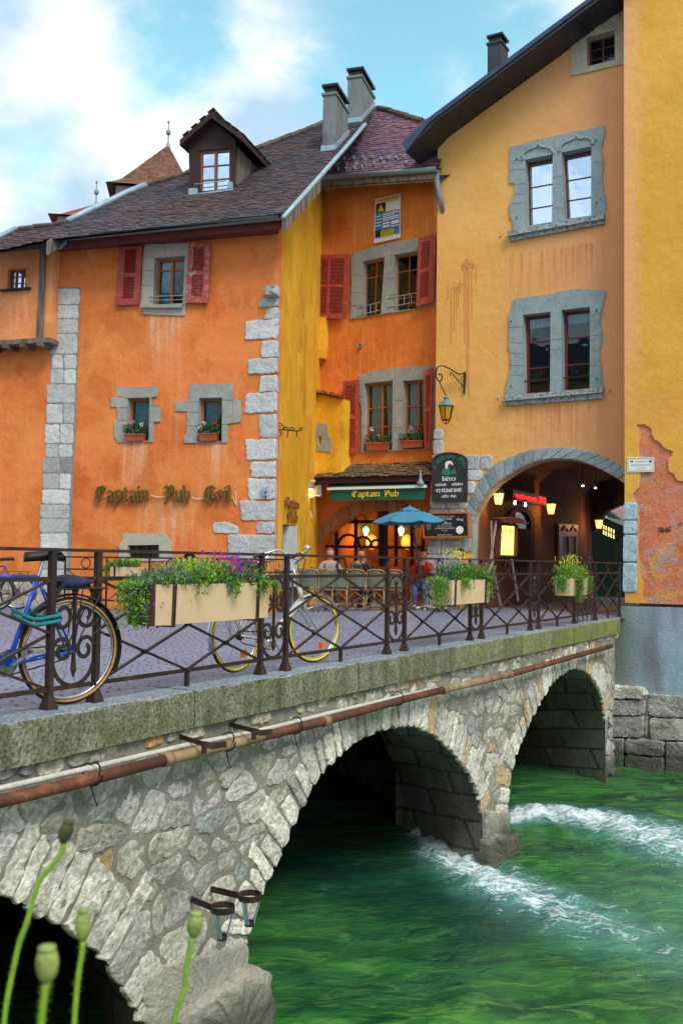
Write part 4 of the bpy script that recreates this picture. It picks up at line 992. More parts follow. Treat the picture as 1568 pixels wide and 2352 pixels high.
mat('tile_b', (.19, .085, .10), (.12, .07, .11), (.22, .10, .085), scale=2, rough=.7, bump=.4, bscale=80, bdist=.004, fine=.2)
mb.build('roof_tiles', M('tile_b'), roofB)
mb = MB()
for r_, (xa, ya, xb, yb, n_) in enumerate(((530, 930, 780, 915, 5), (585, 892, 950, 890, 6), (640, 845, 860, 835, 4), (1130, 882, 1140, 880, 1), (930, 850, 1170, 830, 5))):
    for k in range(n_):
        t = k/max(1, n_-1); p = RB.pt(*z2(xa+(xb-xa)*t, ya+(yb-ya)*t), .05); mb = MB(); mb.box(p, RB.u*.02, RB.v*.05, RB.n*.035); mb.build('snow_hook', M('zinc'), roofB)
mb = MB(); edge_tiles(mb, RB, Zs(z2, (905, 449), (1000, 472), (1130, 514), (1245, 550)), .07); mb.build('ridge', M('ridge_tile'), roofB)
mb = MB(); half_pipe(mb, EB.w(gb0[0], gb0[1]-.05, .08), EB.w(gb1[0], gb1[1]-.05, .08), .10)
p = EB.w(*gb1)-Z*.1-EB.u*.05; mb.tube([p, p-Z*.25, p-Z*.55+PB.u*.05, p-Z*1.0+PB.u*.1-PB.n*.2], .06, 10); mb.build('gutter', M('zinc'), hB, smooth=True)
mb = MB(); mb.prism([eB0-Z*.12, eB1-Z*.12, eB1-Z*.32, eB0-Z*.32], -EB.n*.04)
mb.build('eaves_board', mat('worn_board', (.32, .30, .20), (.22, .08, .05), scale=8, stretch=.6, bump=.3), hB)
mb = MB(); mb.prism([eB0-Z*.30, eB1-Z*.30, PB.w(LB+1.2, t1, .0), PB.w(-.0, t0, .0)], Z*.03)
mb.build('soffit', M('wood_dark'), hB)

# ================================================================ building C : tall yellow-peach gabled house over the passage
def paintC(nt, tc, c):
    so_ = N(nt, 'ShaderNodeSeparateXYZ'); L(nt, tc.outputs['Object'], so_.inputs[0])
    n = N(nt, 'ShaderNodeTexNoise'); n.inputs['Scale'].default_value = .5; n.inputs['Detail'].default_value = 5; L(nt, tc.outputs['Object'], n.inputs[0])
    x = MATH(nt, 'ADD', so_.outputs[0], MATH(nt, 'MULTIPLY', MATH(nt, 'SUBTRACT', n.outputs[0], .5), 2.2))
    f = MAPR(nt, x, -1.2, 1.3, 0, 1, True)
    c = MIX(nt, f, c, (.70, .335, .15))
    # orange run-off below the sills and the red scrawl of stain on the yellow side
    ms = N(nt, 'ShaderNodeMapping'); L(nt, tc.outputs['Object'], ms.inputs[0]); ms.inputs['Scale'].default_value = (14, 14, .5)
    ns = N(nt, 'ShaderNodeTexNoise'); ns.inputs['Scale'].default_value = 1; ns.inputs['Detail'].default_value = 3; L(nt, ms.outputs[0], ns.inputs[0])
    z = so_.outputs[2]
    band = MATH(nt, 'ADD', MATH(nt, 'MULTIPLY', MAPR(nt, z, 3.3, 4.3), MAPR(nt, z, 4.45, 4.4)), MATH(nt, 'MULTIPLY', MAPR(nt, z, 6.6, 7.7), MAPR(nt, z, 7.85, 7.8)))
    xs = MATH(nt, 'MULTIPLY', MAPR(nt, so_.outputs[0], -.6, -.2), MAPR(nt, so_.outputs[0], 1.5, 1.2))
    return MIX(nt, MATH(nt, 'MULTIPLY', MATH(nt, 'MULTIPLY', band, xs), MAPR(nt, ns.outputs[0], .42, .68, 0, .8)), c, (.52, .17, .06))
hC = thing('yellow_gabled_house', 'tall yellow and peach gabled house with blue-grey stone windows above a dark arched passage', 'house', tuple(PC.w(uC0+2.2, 0)))
mat('plaster_yellow', (.78, .43, .115), (.74, .385, .095), (.80, .48, .19), scale=.9, bump=.25, bscale=34, fine=.07, stain=paintC, patch=.12)
wC = [Zs(z3, (695, 887), (848, 857), (845, 1232), (702, 1255)), Zs(z3, (897, 847), (1062, 813), (1062, 1197), (915, 1217)),
      Zs(z6, (597, 397), (765, 377), (762, 867), (603, 880)), Zs(z6, (832, 367), (1005, 347), (1003, 850), (836, 862)),
      Zs(z3, (1035, 210), (1192, 168), (1192, 332), (1040, 370))]
intr = Zs(b2, (420, 900), (415, 800), (418, 700), (420, 600), (428, 555), (440, 520), (468, 468), (500, 420), (545, 365), (590, 320), (645, 280), (700, 245), (765, 208), (830, 180), (895, 160), (960, 150), (1040, 148), (1120, 155), (1190, 172), (1260, 200), (1325, 230), (1390, 265), (1440, 296))
extr = Zs(b2, (335, 900), (340, 800), (345, 700), (350, 600), (370, 520), (390, 450), (415, 390), (450, 330), (500, 250), (560, 190), (640, 145), (720, 115), (790, 90), (860, 75), (960, 66), (1060, 65), (1155, 76), (1250, 95), (1315, 120), (1380, 150), (1420, 172), (1462, 200), (1500, 225))
ci = [PC.uv(*q) for q in intr]; uend = ci[-1][0]+.75
ci[0] = (ci[0][0], -.3); ci += [(ci[-1][0]+.35, ci[-1][1]-.25), (uend, ci[-1][1]-.8), (uend, -.3)]
wt = [PC.uv(*q) for q in Zs(z3, (225, 765), (660, 420), (950, 210), (1210, 0))]
ta, tb = wt[0], wt[-1]; slp = (tb[1]-ta[1])/(tb[0]-ta[0]); zC = lambda u: ta[1]+slp*(u-ta[0])
uCr = uend+6
pts = [(uC0, -.3)]+ci+[(uCr, -.3), (uCr, zC(uCr)), (uC0, zC(uC0))]
mb = MB(); mb.prism([PC.w(u, v, -.3) for u, v in pts], PC.n*.3, holes=[[PC.w(*PC.uv(*q), -.3) for q in h] for h in wC]); mb.build('front_wall', M('plaster_yellow'), hC)
mb = MB(); NI = -PC.n
mb.prism([PC.w(uC0, 0, -.3), PC.w(uC0, zC(uC0)-.1, -.3), PC.w(uC0, zC(uC0)-.1, -9), PC.w(uC0, 0, -9)], PC.u*.25); mb.build('side_wall', M('plaster_yellow'), hC)
# roof slab
mb = MB(); PO = PC.par(.85); du = V((1, slp)).normalized()
cc = [PO.uv(*q) for q in Zs(z3, (22, 795), (165, 655), (490, 400), (1040, 0))]; dd = PC.uv(*z3(225, 765))
ue = cc[0][0]; top = lambda u: cc[1][1]+(cc[3][1]-cc[1][1])*(u-cc[1][0])/(cc[3][0]-cc[1][0])
za_ = zC(cc[1][0]); 
prof = [(cc[0][0], cc[0][1]+.02), (cc[1][0], top(cc[1][0])), (uCr, top(uCr)), (uCr, top(uCr)-.17), (cc[1][0]+.1, top(cc[1][0])-.11), (cc[0][0]+.05, cc[0][1]-.22)]
mb.prism([PO.w(u, v, 0) for u, v in prof], -PC.n*11); roofC = mb.build('roof', mat('roof_metal_dark', (.022, .024, .032), (.03, .033, .045), scale=3, rough=.4, bump=.1), hC)
mb = MB(); mb.prism([PO.w(u, v, .003) for u, v in ((cc[0][0]-.01, cc[0][1]+.04), (cc[1][0], top(cc[1][0])+.02), (uCr, top(uCr)+.02), (uCr, top(uCr)-.05), (cc[1][0], top(cc[1][0])-.10), (cc[0][0]+.05, cc[0][1]-.22))], PC.n*.03)
mb.build('verge', mat('verge_blue', (.03, .045, .10), (.04, .06, .12), scale=3, rough=.45, bump=.1), roofC)
mb = MB(); mb.prism([PC.w(u, v, 0.003) for u, v in ((uC0-.55, zC(uC0-.55)-.08), (uCr, zC(uCr)-.06), (uCr, top(uCr)-.18), (cc[1][0], top(cc[1][0])-.13))], PC.n*.5)
for k in range(4):
    p = PC.w(uC0-.1-.0, zC(uC0)-.15, -.1-k*.9); mb.bar(p, p-PC.u*.75-Z*.35, .10, .12)
mb.build('soffit', M('wood_dark'), roofC)
# chimney C
mat('chimney_dark', (.045, .055, .065), (.03, .035, .04), bump=.3)
cp = PC.w(*PC.uv(*z3(484, 402)), 0); pb_ = atY(z3(484, 400)[0], z3(484, 400)[1], 25.5)
chimney(hC, pb_, 33, .55, z3(490, 192), PC.u, fl=False, m='chimney_dark')
# tunnel
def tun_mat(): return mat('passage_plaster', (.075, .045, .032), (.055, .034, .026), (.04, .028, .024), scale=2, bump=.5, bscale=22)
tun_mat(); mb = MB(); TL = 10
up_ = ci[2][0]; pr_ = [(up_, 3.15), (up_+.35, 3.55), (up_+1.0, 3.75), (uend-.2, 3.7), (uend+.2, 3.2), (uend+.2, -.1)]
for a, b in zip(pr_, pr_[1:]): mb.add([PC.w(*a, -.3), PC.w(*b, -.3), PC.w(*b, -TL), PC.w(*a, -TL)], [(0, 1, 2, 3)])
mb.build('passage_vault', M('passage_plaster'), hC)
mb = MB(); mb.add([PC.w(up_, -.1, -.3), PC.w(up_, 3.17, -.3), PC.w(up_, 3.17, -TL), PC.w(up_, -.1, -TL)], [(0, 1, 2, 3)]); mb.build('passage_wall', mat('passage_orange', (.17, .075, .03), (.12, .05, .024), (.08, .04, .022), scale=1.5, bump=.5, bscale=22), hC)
mb = MB(); cx_ = (ci[1][0]+uend)/2
for i in range(len(ci)-1):
    if ci[i][1] < -.2 and ci[i+1][1] < -.2: continue
    s_ = lambda q: (q[0]+.006*(1 if q[0] < cx_ else -1), q[1]-(.006 if q[1] > 1.6 else 0))
    a, b = s_(ci[i]), s_(ci[i+1]); mb.add([PC.w(*a, .02), PC.w(*b, .02), PC.w(*b, -.32), PC.w(*a, -.32)], [(0, 1, 2, 3)])
mb.build('arch_reveal', M('stone_blue'), hC)
# arch stones (blue) and pier stones (white) of C
ab = MB(); nst = len(intr)-1
for i in range(1, len(intr)-1):
    q = [intr[i], intr[i+1], extr[i+1], extr[i]]; c = rng.uniform(.8, 1.15); sh = shrink([PC.uv(*p) for p in q], .008)
    pillow(ab, PC, sh, .03, .0, (c, c, c*1.02), step=.05, jag=.012, ruf=.2, seed=i*4)
ab.build('arch_stones', M('stone_blue'), hC)
pb2 = MB(); x0px = lambda y: 1002-(y-700)*.022
def lpx(y):   # left edge of C in pixels at height y
    return x0px(y)
y = 985; i = 0
while y < 1330:
    hgt = rng.uniform(24, 36); xl = PC.pt(1000, y)
    ylo = min(y+hgt, 1335)
    if y < 1018: xr = 1018
    elif y < 1068: xr = 1130
    else:
        xr = None
        for k in range(len(extr)-1):
            a, b = extr[k+1], extr[k]
            if a[1] <= y+hgt/2 <= b[1] and a[0] < 1250: t = (y+hgt/2-a[1])/max(1e-3, b[1]-a[1]); xr = a[0]+(b[0]-a[0])*t-1.5
        xr = xr or 1058
    left = 1002-(y-700)*.022-(0 if y < 1100 else 0); left = min(left, 1002)-(y-985)*.035
    n_ = max(1, int((xr-left)/34)); cuts_ = [left]+[left+(xr-left)*(k+rng.uniform(-.2, .2))/n_ for k in range(1, n_)]+[xr]
    for a, b in zip(cuts_, cuts_[1:]):
        c = rng.uniform(.9, 1.3)*(.75 if (y < 1070 and a > 1015) or y > 1240 else 1)
        pu = [PC.uv(*q) for q in ((a+.7, y+.7), (b-.7, y+.7), (b-.7, ylo-.7), (a+.7, ylo-.7))]
        pillow(pb2, PC, pu, .03, .0, (c*.95, c, c*1.08), step=.05, jag=.015, ruf=.3, seed=i); i += 1
    y = ylo
pb2.build('pier_stones', M('stone_pale'), hC)
mb = MB(); pu = [PC.uv(*q) for q in ((1001, 983), (1001, 1345))]; ul = pu[0][0]-.02
# battered foot of the pier
mb.prism([PC.w(ul+.02, 2.6, .0), PC.w(uC0-.28, -.2, 0), PC.w(ci[0][0]-.3, -.2, 0), PC.w(ci[0][0]-.3, 2.0, 0)], PC.n*-.25); mb.build('pier_batter', M('stone_pale'), hC)
# windows of C
cw = lambda i, **k: window(hC, PC, wC[i], rev=('stone_blue' if i < 4 else 'stone_cream'), **k)
drape = ((.03, .52, 1.0, .0), (.5, .98, 1.0, .0))
cw(0, m='frame_red', inset=.2, fw=.04, mull=(), trans=((.38, .70),), curtain=drape, glass='glass_sky')
cw(1, m='frame_red', inset=.2, fw=.04, mull=(), trans=((.38, .68),), curtain=drape, glass='glass_sky')
cw(2, m='frame_red', inset=.2, fw=.06, mull=(), trans=((.33, .66),), curtain=((.05, .98, .14, .0),), glass='window_glass')  # short pale strip at pane top stands in for the sky's reflection
cw(3, m='frame_red', inset=.2, fw=.06, mull=(), trans=((.33, .66),), curtain=((.05, .98, .14, .0),), glass='window_glass')  # again a white strip imitating mirrored sky, not a hung curtain
cw(4, m='frame_red', inset=.2, fw=.04, mull=(.5,), trans=((.33, .66), (.33, .66)), glass='window_glass')
sur = [(Zs(z3, (612, 815), (680, 800), (760, 775), (800, 770), (860, 755), (920, 740), (975, 728), (1060, 715), (1135, 698), (1135, 750), (1115, 830), (1128, 900), (1120, 1010), (1128, 1060), (1140, 1110), (1140, 1200), (630, 1292), (625, 1215), (610, 1210), (612, 1130), (635, 1080), (640, 1020), (610, 1015), (608, 900)), [wC[0], wC[1]], 'stone_blue', 1),
       (Zs(z6, (540, 300), (640, 285), (790, 267), (800, 258), (910, 240), (1000, 240), (1095, 250), (1098, 275), (1070, 380), (1065, 440), (1075, 500), (1075, 560), (1060, 610), (1070, 700), (1075, 780), (1088, 848), (490, 890), (500, 800), (525, 730), (520, 630), (510, 600), (512, 540), (512, 400), (530, 360)), [wC[2], wC[3]], 'stone_blue', 2),
       (Zs(z3, (945, 195), (1010, 155), (1100, 110), (1190, 85), (1290, 60), (1290, 345), (950, 420)), [wC[4]], 'stone_cream', 3)]
for o_, hs, m_, sd_ in sur:
    mb = MB(); prism_px(mb, PC, rough_px(o_, 3, 1.5, sd_), .002, .035, holes=hs); sr = mb.build('window_surround', M(m_), hC)
# ogee mouldings over the upper lights
def ogee(f, pts, r=.02, m_='stone_blue'):
    mb = MB(); mb.tube([PC.pt(*f(*q), .045) for q in catmull(pts, 5)], r, 6); mb.build('moulding', M(m_), hC, smooth=True)
ogee(z3, ((680, 885), (685, 850), (720, 825), (750, 815), (765, 795), (780, 812), (810, 815), (835, 825), (850, 850)), .03)
ogee(z3, ((882, 840), (890, 810), (920, 785), (960, 770), (975, 745), (990, 765), (1030, 762), (1060, 775), (1068, 800)), .03)
ogee(z3, ((1010, 210), (1020, 180), (1060, 160), (1090, 150), (1103, 135), (1115, 150), (1150, 145), (1190, 150), (1200, 165)), .025, 'stone_cream')
jl = MB()
def joint(f, a, b):
    p = PC.pt(*f(*a), .037); q = PC.pt(*f(*b), .037); jl.bar(p, q, .007, .006)
for a, b in (((612, 890), (680, 885)), ((612, 1130), (690, 1120)), ((640, 1020), (700, 1015)), ((850, 757), (862, 840)), ((850, 980), (905, 975)), ((850, 1150), (912, 1150)), ((1068, 1020), (1118, 1010)), ((1070, 900), (1125, 900)), ((1100, 1100), (1138, 1115)), ((612, 940), (695, 935)), ((615, 1080), (692, 1072))): joint(z3, a, b)
for a, b in (((540, 300), (545, 392)), ((512, 470), (597, 465)), ((512, 560), (597, 565)), ((790, 268), (792, 345)), ((765, 545), (832, 540)), ((765, 605), (832, 600)), ((1005, 400), (1066, 390)), ((1005, 520), (1075, 515)), ((1005, 700), (1070, 705)), ((525, 755), (600, 765)), ((530, 625), (597, 630)), ((520, 700), (600, 700)), ((1010, 610), (1062, 612))): joint(z6, a, b)
jl.build('stone_joints', M('mortar'), hC)
mb = MB(); prism_px(mb, PC, Zs(z3, (603, 1292), (1135, 1196), (1138, 1222), (605, 1318)), .0, .14); prism_px(mb, PC, Zs(z3, (612, 1318), (1132, 1222), (1132, 1246), (612, 1340)), .0, .07)
mb.build('sill', mat('stone_sill', (.38, .42, .44), (.15, .17, .19), scale=14, lo=.42, hi=.6, bump=.6), hC)
mb = MB(); prism_px(mb, PC, Zs(z6, (487, 893), (1088, 842), (1088, 872), (487, 925)), .0, .14); prism_px(mb, PC, Zs(z6, (493, 926), (1085, 874), (1085, 905), (493, 950)), .0, .07); mb.build('sill', M('stone_sill'), hC)
mb = MB()
for t in (.83,):
    for i in (2, 3):
        f, wd, ht = quad_f(PC, wC[i], .03); mb.tube([f(-.02, t), f(1.02, t)], .014, 6)
for f_, pts_ in ((z6, ((527, 435), (1045, 365), (525, 825), (1045, 780), (443, 905), (1130, 855))), (z3, ((650, 880), (1090, 780), (648, 1205), (1092, 1125), (558, 1312)))):
    for q in pts_:
        p = PC.pt(*f_(*q), .03); mb.tube([p, p+PC.n*.07, p+PC.n*.07-Z*.06], .008, 5)
mb.build('shutter_hooks', M('black_metal'), hC)
# a few blood-orange drip stains: real thin runs of old paint
def drips():
    mb = MB(); r_ = random.Random(3)
    for cx, cy, w_, n_, ln in ((262, 70, 45, 26, 60), (200, 205, 65, 26, 40)):
        for k in range(n_):
            x = cx+r_.gauss(0, .35)*w_; y = cy+r_.uniform(-14, 30); l = r_.uniform(4, 30); ww = r_.uniform(2, 7); sg = [(x-ww, y), (x+ww, y-r_.uniform(0, 5)), (x+ww*.7, y+l), (x-ww*.6, y+l*.8)]
            prism_px(mb, PC, Zs(z6, *sg), .001, .002+.0002*k+(.006 if cx > 230 else 0))
    for x, ya, yb in ((160, 230, 570), (178, 240, 480), (192, 240, 380), (243, 110, 560), (256, 110, 830), (268, 100, 900), (205, 230, 350), (285, 100, 420), (312, 90, 200), (142, 220, 300)):
        prism_px(mb, PC, Zs(z6, (x-1.3, ya), (x+1.3, ya), (x+.9, yb), (x-.9, yb)), .001, .012)
    mb.build('paint_stain', mat('stain_red', (.58, .21, .07), (.66, .33, .10), scale=12, bump=0), hC)
drips()

# ================================================================ building D : yellow wall standing in the river
hD = thing('yellow_river_house', 'tall yellow wall at the right edge with peeling red plaster, standing in the river', 'house', tuple(PD.w(uD0+2, 0)))
uD1 = uD0+9
def under(nt, tc, c):
    n = N(nt, 'ShaderNodeTexNoise'); n.inputs['Scale'].default_value = 2.6; n.inputs['Detail'].default_value = 9; n.inputs['Distortion'].default_value = 1.2; L(nt, tc.outputs['Object'], n.inputs[0])
    c = MIX(nt, MAPR(nt, n.outputs[0], .50, .66), c, (.36, .31, .32))
    n = N(nt, 'ShaderNodeTexNoise'); n.inputs['Scale'].default_value = 1.7; n.inputs['Detail'].default_value = 7; n.inputs['Distortion'].default_value = 1.5
    mp = N(nt, 'ShaderNodeMapping'); L(nt, tc.outputs['Object'], mp.inputs[0]); mp.inputs['Location'].default_value = (3, 8, 1); L(nt, mp.outputs[0], n.inputs[0])
    return MIX(nt, MAPR(nt, n.outputs[0], .52, .68), c, (.66, .30, .10))
mat('plaster_peeled', (.56, .15, .075), (.62, .23, .10), (.46, .13, .09), scale=3, bump=.9, bscale=22, bdist=.02, fine=.16, stain=under)
def bluebase(nt, tc, c):
    mp = N(nt, 'ShaderNodeMapping'); L(nt, tc.outputs['Object'], mp.inputs[0]); mp.inputs['Scale'].default_value = (2.2, 2.2, .4)
    n = N(nt, 'ShaderNodeTexNoise'); n.inputs['Scale'].default_value = 1; n.inputs['Detail'].default_value = 5; L(nt, mp.outputs[0], n.inputs[0])
    so_ = N(nt, 'ShaderNodeSeparateXYZ'); L(nt, tc.outputs['Object'], so_.inputs[0])
    c = MIX(nt, MAPR(nt, n.outputs[0], .45, .65, 0, .7), c, (.16, .13, .15))
    return MIX(nt, MATH(nt, 'MULTIPLY', MAPR(nt, so_.outputs[0], -1.25, -1.85), .75), c, (.15, .18, .12))
mat('render_blue', (.33, .44, .54), (.27, .36, .44), (.36, .38, .42), scale=1.5, bump=.7, bscale=26, bdist=.015, stain=bluebase)
zo = PD.uv(1500, 1387)[1]; zg = PD.uv(1500, 1575)[1]
mb = MB(); mb.prism([PD.w(u, v, -.4) for u, v in ((uD0, zo), (uD1, zo), (uD1, 15), (uD0, 15))], PD.n*.385); mb.build('lower_plaster', M('plaster_peeled'), hD)
mb = MB(); mb.prism([PD.w(u, v, -.4) for u, v in (PD.uv(1391, 1600), (uD1, zg-.3), (uD1, zo), PD.uv(1424, 1392), PD.uv(1408, 1480))], PD.n*.41); mb.build('base_render', M('render_blue'), hD)
peel = Zs(b7, (386, 160), (400, 154), (432, 152), (462, 168), (482, 185), (480, 215), (497, 245), (530, 268), (560, 300), (598, 318), (615, 325), (605, 352), (585, 365), (585, 408), (585, 445), (620, 465), (648, 505), (676, 512))
left = Zs(b7, (405, 195), (405, 250), (398, 300), (408, 350), (406, 420), (410, 480), (402, 550), (362, 585), (362, 612), (392, 640), (400, 700), (402, 760), (395, 900), (400, 1000), (405, 1090), (430, 1150), (425, 1230), (430, 1262))
def paintD_corner_light(nt, tc, c):
    so_ = N(nt, 'ShaderNodeSeparateXYZ'); L(nt, tc.outputs['Object'], so_.inputs[0])
    f = MATH(nt, 'MULTIPLY', MAPR(nt, so_.outputs[0], -1.42, -1.62), MAPR(nt, so_.outputs[2], 3.5, 5.5))  # peach left edge: light turning round the corner, put into the colour
    n = N(nt, 'ShaderNodeTexNoise'); n.inputs['Scale'].default_value = .8; n.inputs['Detail'].default_value = 6; L(nt, tc.outputs['Object'], n.inputs[0])
    low = MATH(nt, 'MULTIPLY', MAPR(nt, so_.outputs[2], 6.0, 3.0), MAPR(nt, n.outputs[0], .4, .6))
    c = MIX(nt, MATH(nt, 'MULTIPLY', low, .7), c, (.76, .33, .09))
    return MIX(nt, f, c, (.76, .39, .15))
mat('plaster_mustard', (.72, .385, .05), (.66, .34, .04), (.76, .44, .08), scale=.8, bump=.3, bscale=34, fine=.07, stain=paintD_corner_light, patch=.12)
zt_ = 15; pl_ = [PD.uv(*q) for q in rough_px(peel, 2, 2.2, 4, False)][:-2]; lf = [PD.uv(*q) for q in rough_px(left, 2, 2.2, 5, False)][:-2]
outl = [(uD0, zo+.003), lf[-1]]+list(reversed(lf))[1:]+pl_+[(uD1, pl_[-1][1]-.3), (uD1, zt_), (uD0, zt_)]
outl[1] = (lf[-1][0], zo+.003)
mb = MB(); mb.prism([PD.w(u, v, -.015) for u, v in outl], PD.n*.03); mb.build('front_wall', M('plaster_mustard'), hD)
mb = MB(); mb.box(PD.w((uD0+uD1)/2+.1, 6, -4.4), PD.u*((uD1-uD0)/2-.1), PD.n*4, Z*8.8); mb.build('rear_walls', M('plaster_mustard'), hD)
mb = MB(); prism_px(mb, PD, Zs(b7, (310, 640), (394, 642), (388, 1210), (302, 1208)), .018, .022, (.5, .5, .5))
ys_ = (640, 755, 845, 1020, 1210)
for i in range(4): block_px(mb, PD, Zs(b7, (308-i*2, ys_[i]+3), (393-i, ys_[i]+3), (391-i, ys_[i+1]-3), (305-i*2, ys_[i+1]-3)), .03, .02, (.75, 1.0, 1.2), .012, i)
mb.build('quoins', M('stone_pale'), hD)
mb = MB(); rv_ = random.Random(5)
def fb(px, h, c=1, s=0): pillow(mb, PD, [PD.uv(*q) for q in px], .04, h-.04, (c*1.6, c*1.6, c*1.55), step=.06, jag=.03, ruf=.35, seed=s, deep=h+.05)
base = PD.uv(1480, 1760)[1]
fb([(1396, 1572), (1482, 1578), (1486, 1602), (1400, 1602)], .25, 1.1, 1); fb([(1397, 1604), (1484, 1606), (1484, 1640), (1398, 1640)], .22, .55, 2); fb([(1399, 1642), (1482, 1642), (1480, 1692), (1402, 1690)], .2, .5, 3)
fb([(1398, 1693), (1438, 1693), (1438, 1765), (1396, 1765)], .24, .5, 4); fb([(1440, 1693), (1528, 1700), (1528, 1735), (1440, 1728)], .24, .55, 5); fb([(1440, 1730), (1528, 1738), (1528, 1790), (1440, 1790)], .26, .45, 6)
fb([(1488, 1592), (1580, 1600), (1580, 1648), (1490, 1645)], .1, .55, 7); fb([(1492, 1648), (1600, 1652), (1600, 1700), (1494, 1698)], .1, .7, 8); fb([(1530, 1703), (1640, 1703), (1640, 1800), (1530, 1800)], .15, .5, 9)
for k in range(6): fb([(1585+k*70, 1598), (1650+k*70, 1600), (1650+k*70, 1700), (1605+k*70, 1700)], .12, .6, 20+k); fb([(1645+k*70, 1703), (1712+k*70, 1703), (1712+k*70, 1810), (1645+k*70, 1810)], .16, .5, 30+k)
fb([(1482, 1578), (1488, 1578), (1488, 1694), (1482, 1694)], .02, 1, 12)
mb.build('stone_footing', M('stone_rubble'), hD)
mb = MB(); mb.box(PD.w(uD0+4.25, (zg+WATER)/2-.5, -2.0), PD.u*4.7, PD.n*1.99, Z*((zg-WATER)/2+.5)); mb.build('footing_core', M('mortar'), hD)

# ================================================================ street beyond the passage and towers behind
hG = thing('green_shop_front', 'dark green shop front with lit windows far inside the passage, beyond the arch', 'shop', tuple(PC.w(uend-.6, 0, -13)))
PS = Plane(PC.w(ci[0][0]+.25, 0, -TL-.6), -PC.n, flip=False)
mat('green_paint', (.01, .06, .035), (.012, .08, .04), scale=5, rough=.5, bump=.1); mat('lit_shop', (.5, .35, .1), emit=(1, .65, .2), estr=1.6, bump=0)
mb = MB(); p = lambda x, y, o=0: PC.par(-11.5).pt(x, y, o)
q = [p(1330, 1175), p(1372, 1185), p(1395, 1192), p(1470, 1225), p(1470, 1400), p(1330, 1400)]; mb.prism(q, -PC.n*3); mb.build('front', M('green_paint'), hG)
mb = MB(); mb.prism([p(1383, 1203, .01), p(1412, 1216, .01), p(1412, 1240, .01), p(1383, 1228, .01)], PC.n*.02); sw = mb.build('lit_window', M('lit_shop'), hG)
mb = MB()
for k in range(6): x = 1383+29*k/5; mb.bar(p(x, 1203+13*k/5, .04), p(x, 1229+12*k/5, .04), .04)
for k in (0, 1, 2): mb.bar(p(1383, 1203+12.5*k, .04), p(1412, 1216+12*k, .04), .04)
mb.build('glazing_bars', M('green_paint'), sw)
mb = MB(); pe_ = PC.par(-TL+.02); mb.prism([pe_.pt(*q) for q in ((1325, 1030), (1520, 1030), (1520, 1160), (1460, 1160), (1420, 1160), (1395, 1172), (1372, 1196), (1366, 1220), (1325, 1220))], -PC.n*.4); mb.build('end_lintel', M('passage_plaster'), hC)
hP = thing('pink_house', 'sliver of pink house seen through the far end of the passage', 'house', tuple(PC.w(uend, 0, -20)))
mb = MB(); p2 = lambda x, y: PC.par(-18).pt(x, y)
mb.prism([p2(1404, 1150), p2(1470, 1145), p2(1470, 1330), p2(1404, 1330)], -PC.n*3); mb.build('front_wall', mat('plaster_pink', (.75, .38, .42), (.70, .34, .38), scale=2), hP)
mb = MB(); mb.prism([p2(1401, 1172), p2(1472, 1225), p2(1472, 1240), p2(1401, 1187)], PC.n*.6); mb.build('canopy', M('green_paint'), hP)
def far_tower(name_label, px_apex, base_px, Yd, red, body=True, right=None, fin=40):
    a = atY(*px_apex, Yd); l = atY(*base_px[0], Yd); r = atY(*base_px[1], Yd); wv = abs(r.x-l.x)/2; cx = (r.x+l.x)/2; zb_ = l.z
    t = thing('pointed_tower', name_label, 'tower', (cx, Yd, 0)); c = V((cx, Yd, 0))
    mb = MB(); n = 4; ph = R(45+8); rows_ = 30; Hh = a.z-zb_; r_ = random.Random(9); ns = 26
    cen = lambda t_: c.lerp(V((a.x, Yd, 0)), t_)
    def rad(t_): return wv*1.38*((1-t_)*.86+.14*max(0, 1-t_*6)**2)+.02
    for i in range(rows_):
        t0_, t1_ = i/rows_, (i+1)/rows_
        for s in range(4):
            a0, a1 = ph+s*math.pi/2, ph+(s+1)*math.pi/2
            P0 = V((math.cos(a0), math.sin(a0), 0)); P1 = V((math.cos(a1), math.sin(a1), 0)); m_ = max(1, int(ns*(1-t0_)))
            for k in range(m_):
                f0, f1 = k/m_, (k+1)/m_; c_ = r_.uniform(.6, 1.4)
                q = [cen(t0_)+(P0.lerp(P1, f0))*rad(t0_)*1.015+Z*(zb_+Hh*t0_-.03), cen(t0_)+(P0.lerp(P1, f1))*rad(t0_)*1.015+Z*(zb_+Hh*t0_-.03), cen(t1_)+(P0.lerp(P1, f1))*rad(t1_)*.995+Z*(zb_+Hh*t1_), cen(t1_)+(P0.lerp(P1, f0))*rad(t1_)*.995+Z*(zb_+Hh*t1_)]
                mb.add(q, [(0, 1, 2, 3)], (c_, c_*r_.uniform(.85, 1), c_*r_.uniform(.8, 1)))
    mb.build('roof', red, t)
    mb = MB(); mb.lathe(a-Z*.2, [(.10, 0), (.07, .25), (.03, .35), (.03, .6), (.11, .7), (.11, .8), (.03, .9), (.025, 1.15), (.06, 1.2), (.02, 1.3), (.01, fin/FPX*Yd)], n=8); mb.build('finial', M('zinc'), t)
    mb = MB(); k = wv*.8; mb.box((cx, Yd, zb_/2), V((math.cos(ph+R(45))*k, math.sin(ph+R(45))*k, 0)), V((-math.sin(ph+R(45))*k, math.cos(ph+R(45))*k, 0)), Z*(zb_/2)); mb.build('wall', M('stone_grey'), t)
mat('tower_tile', (.15, .07, .042), (.10, .052, .036), (.19, .085, .05), scale=1.2, bump=.3); mat('tower_tile_red', (.24, .06, .04), (.18, .04, .03), scale=1.2, bump=.3)
far_tower('brown tiled pointed tower roof with finial rising behind the orange house, taller of two', z1(917, 243), (z1(605, 545), z1(1085, 520)), 42, M('tower_tile'), fin=46)
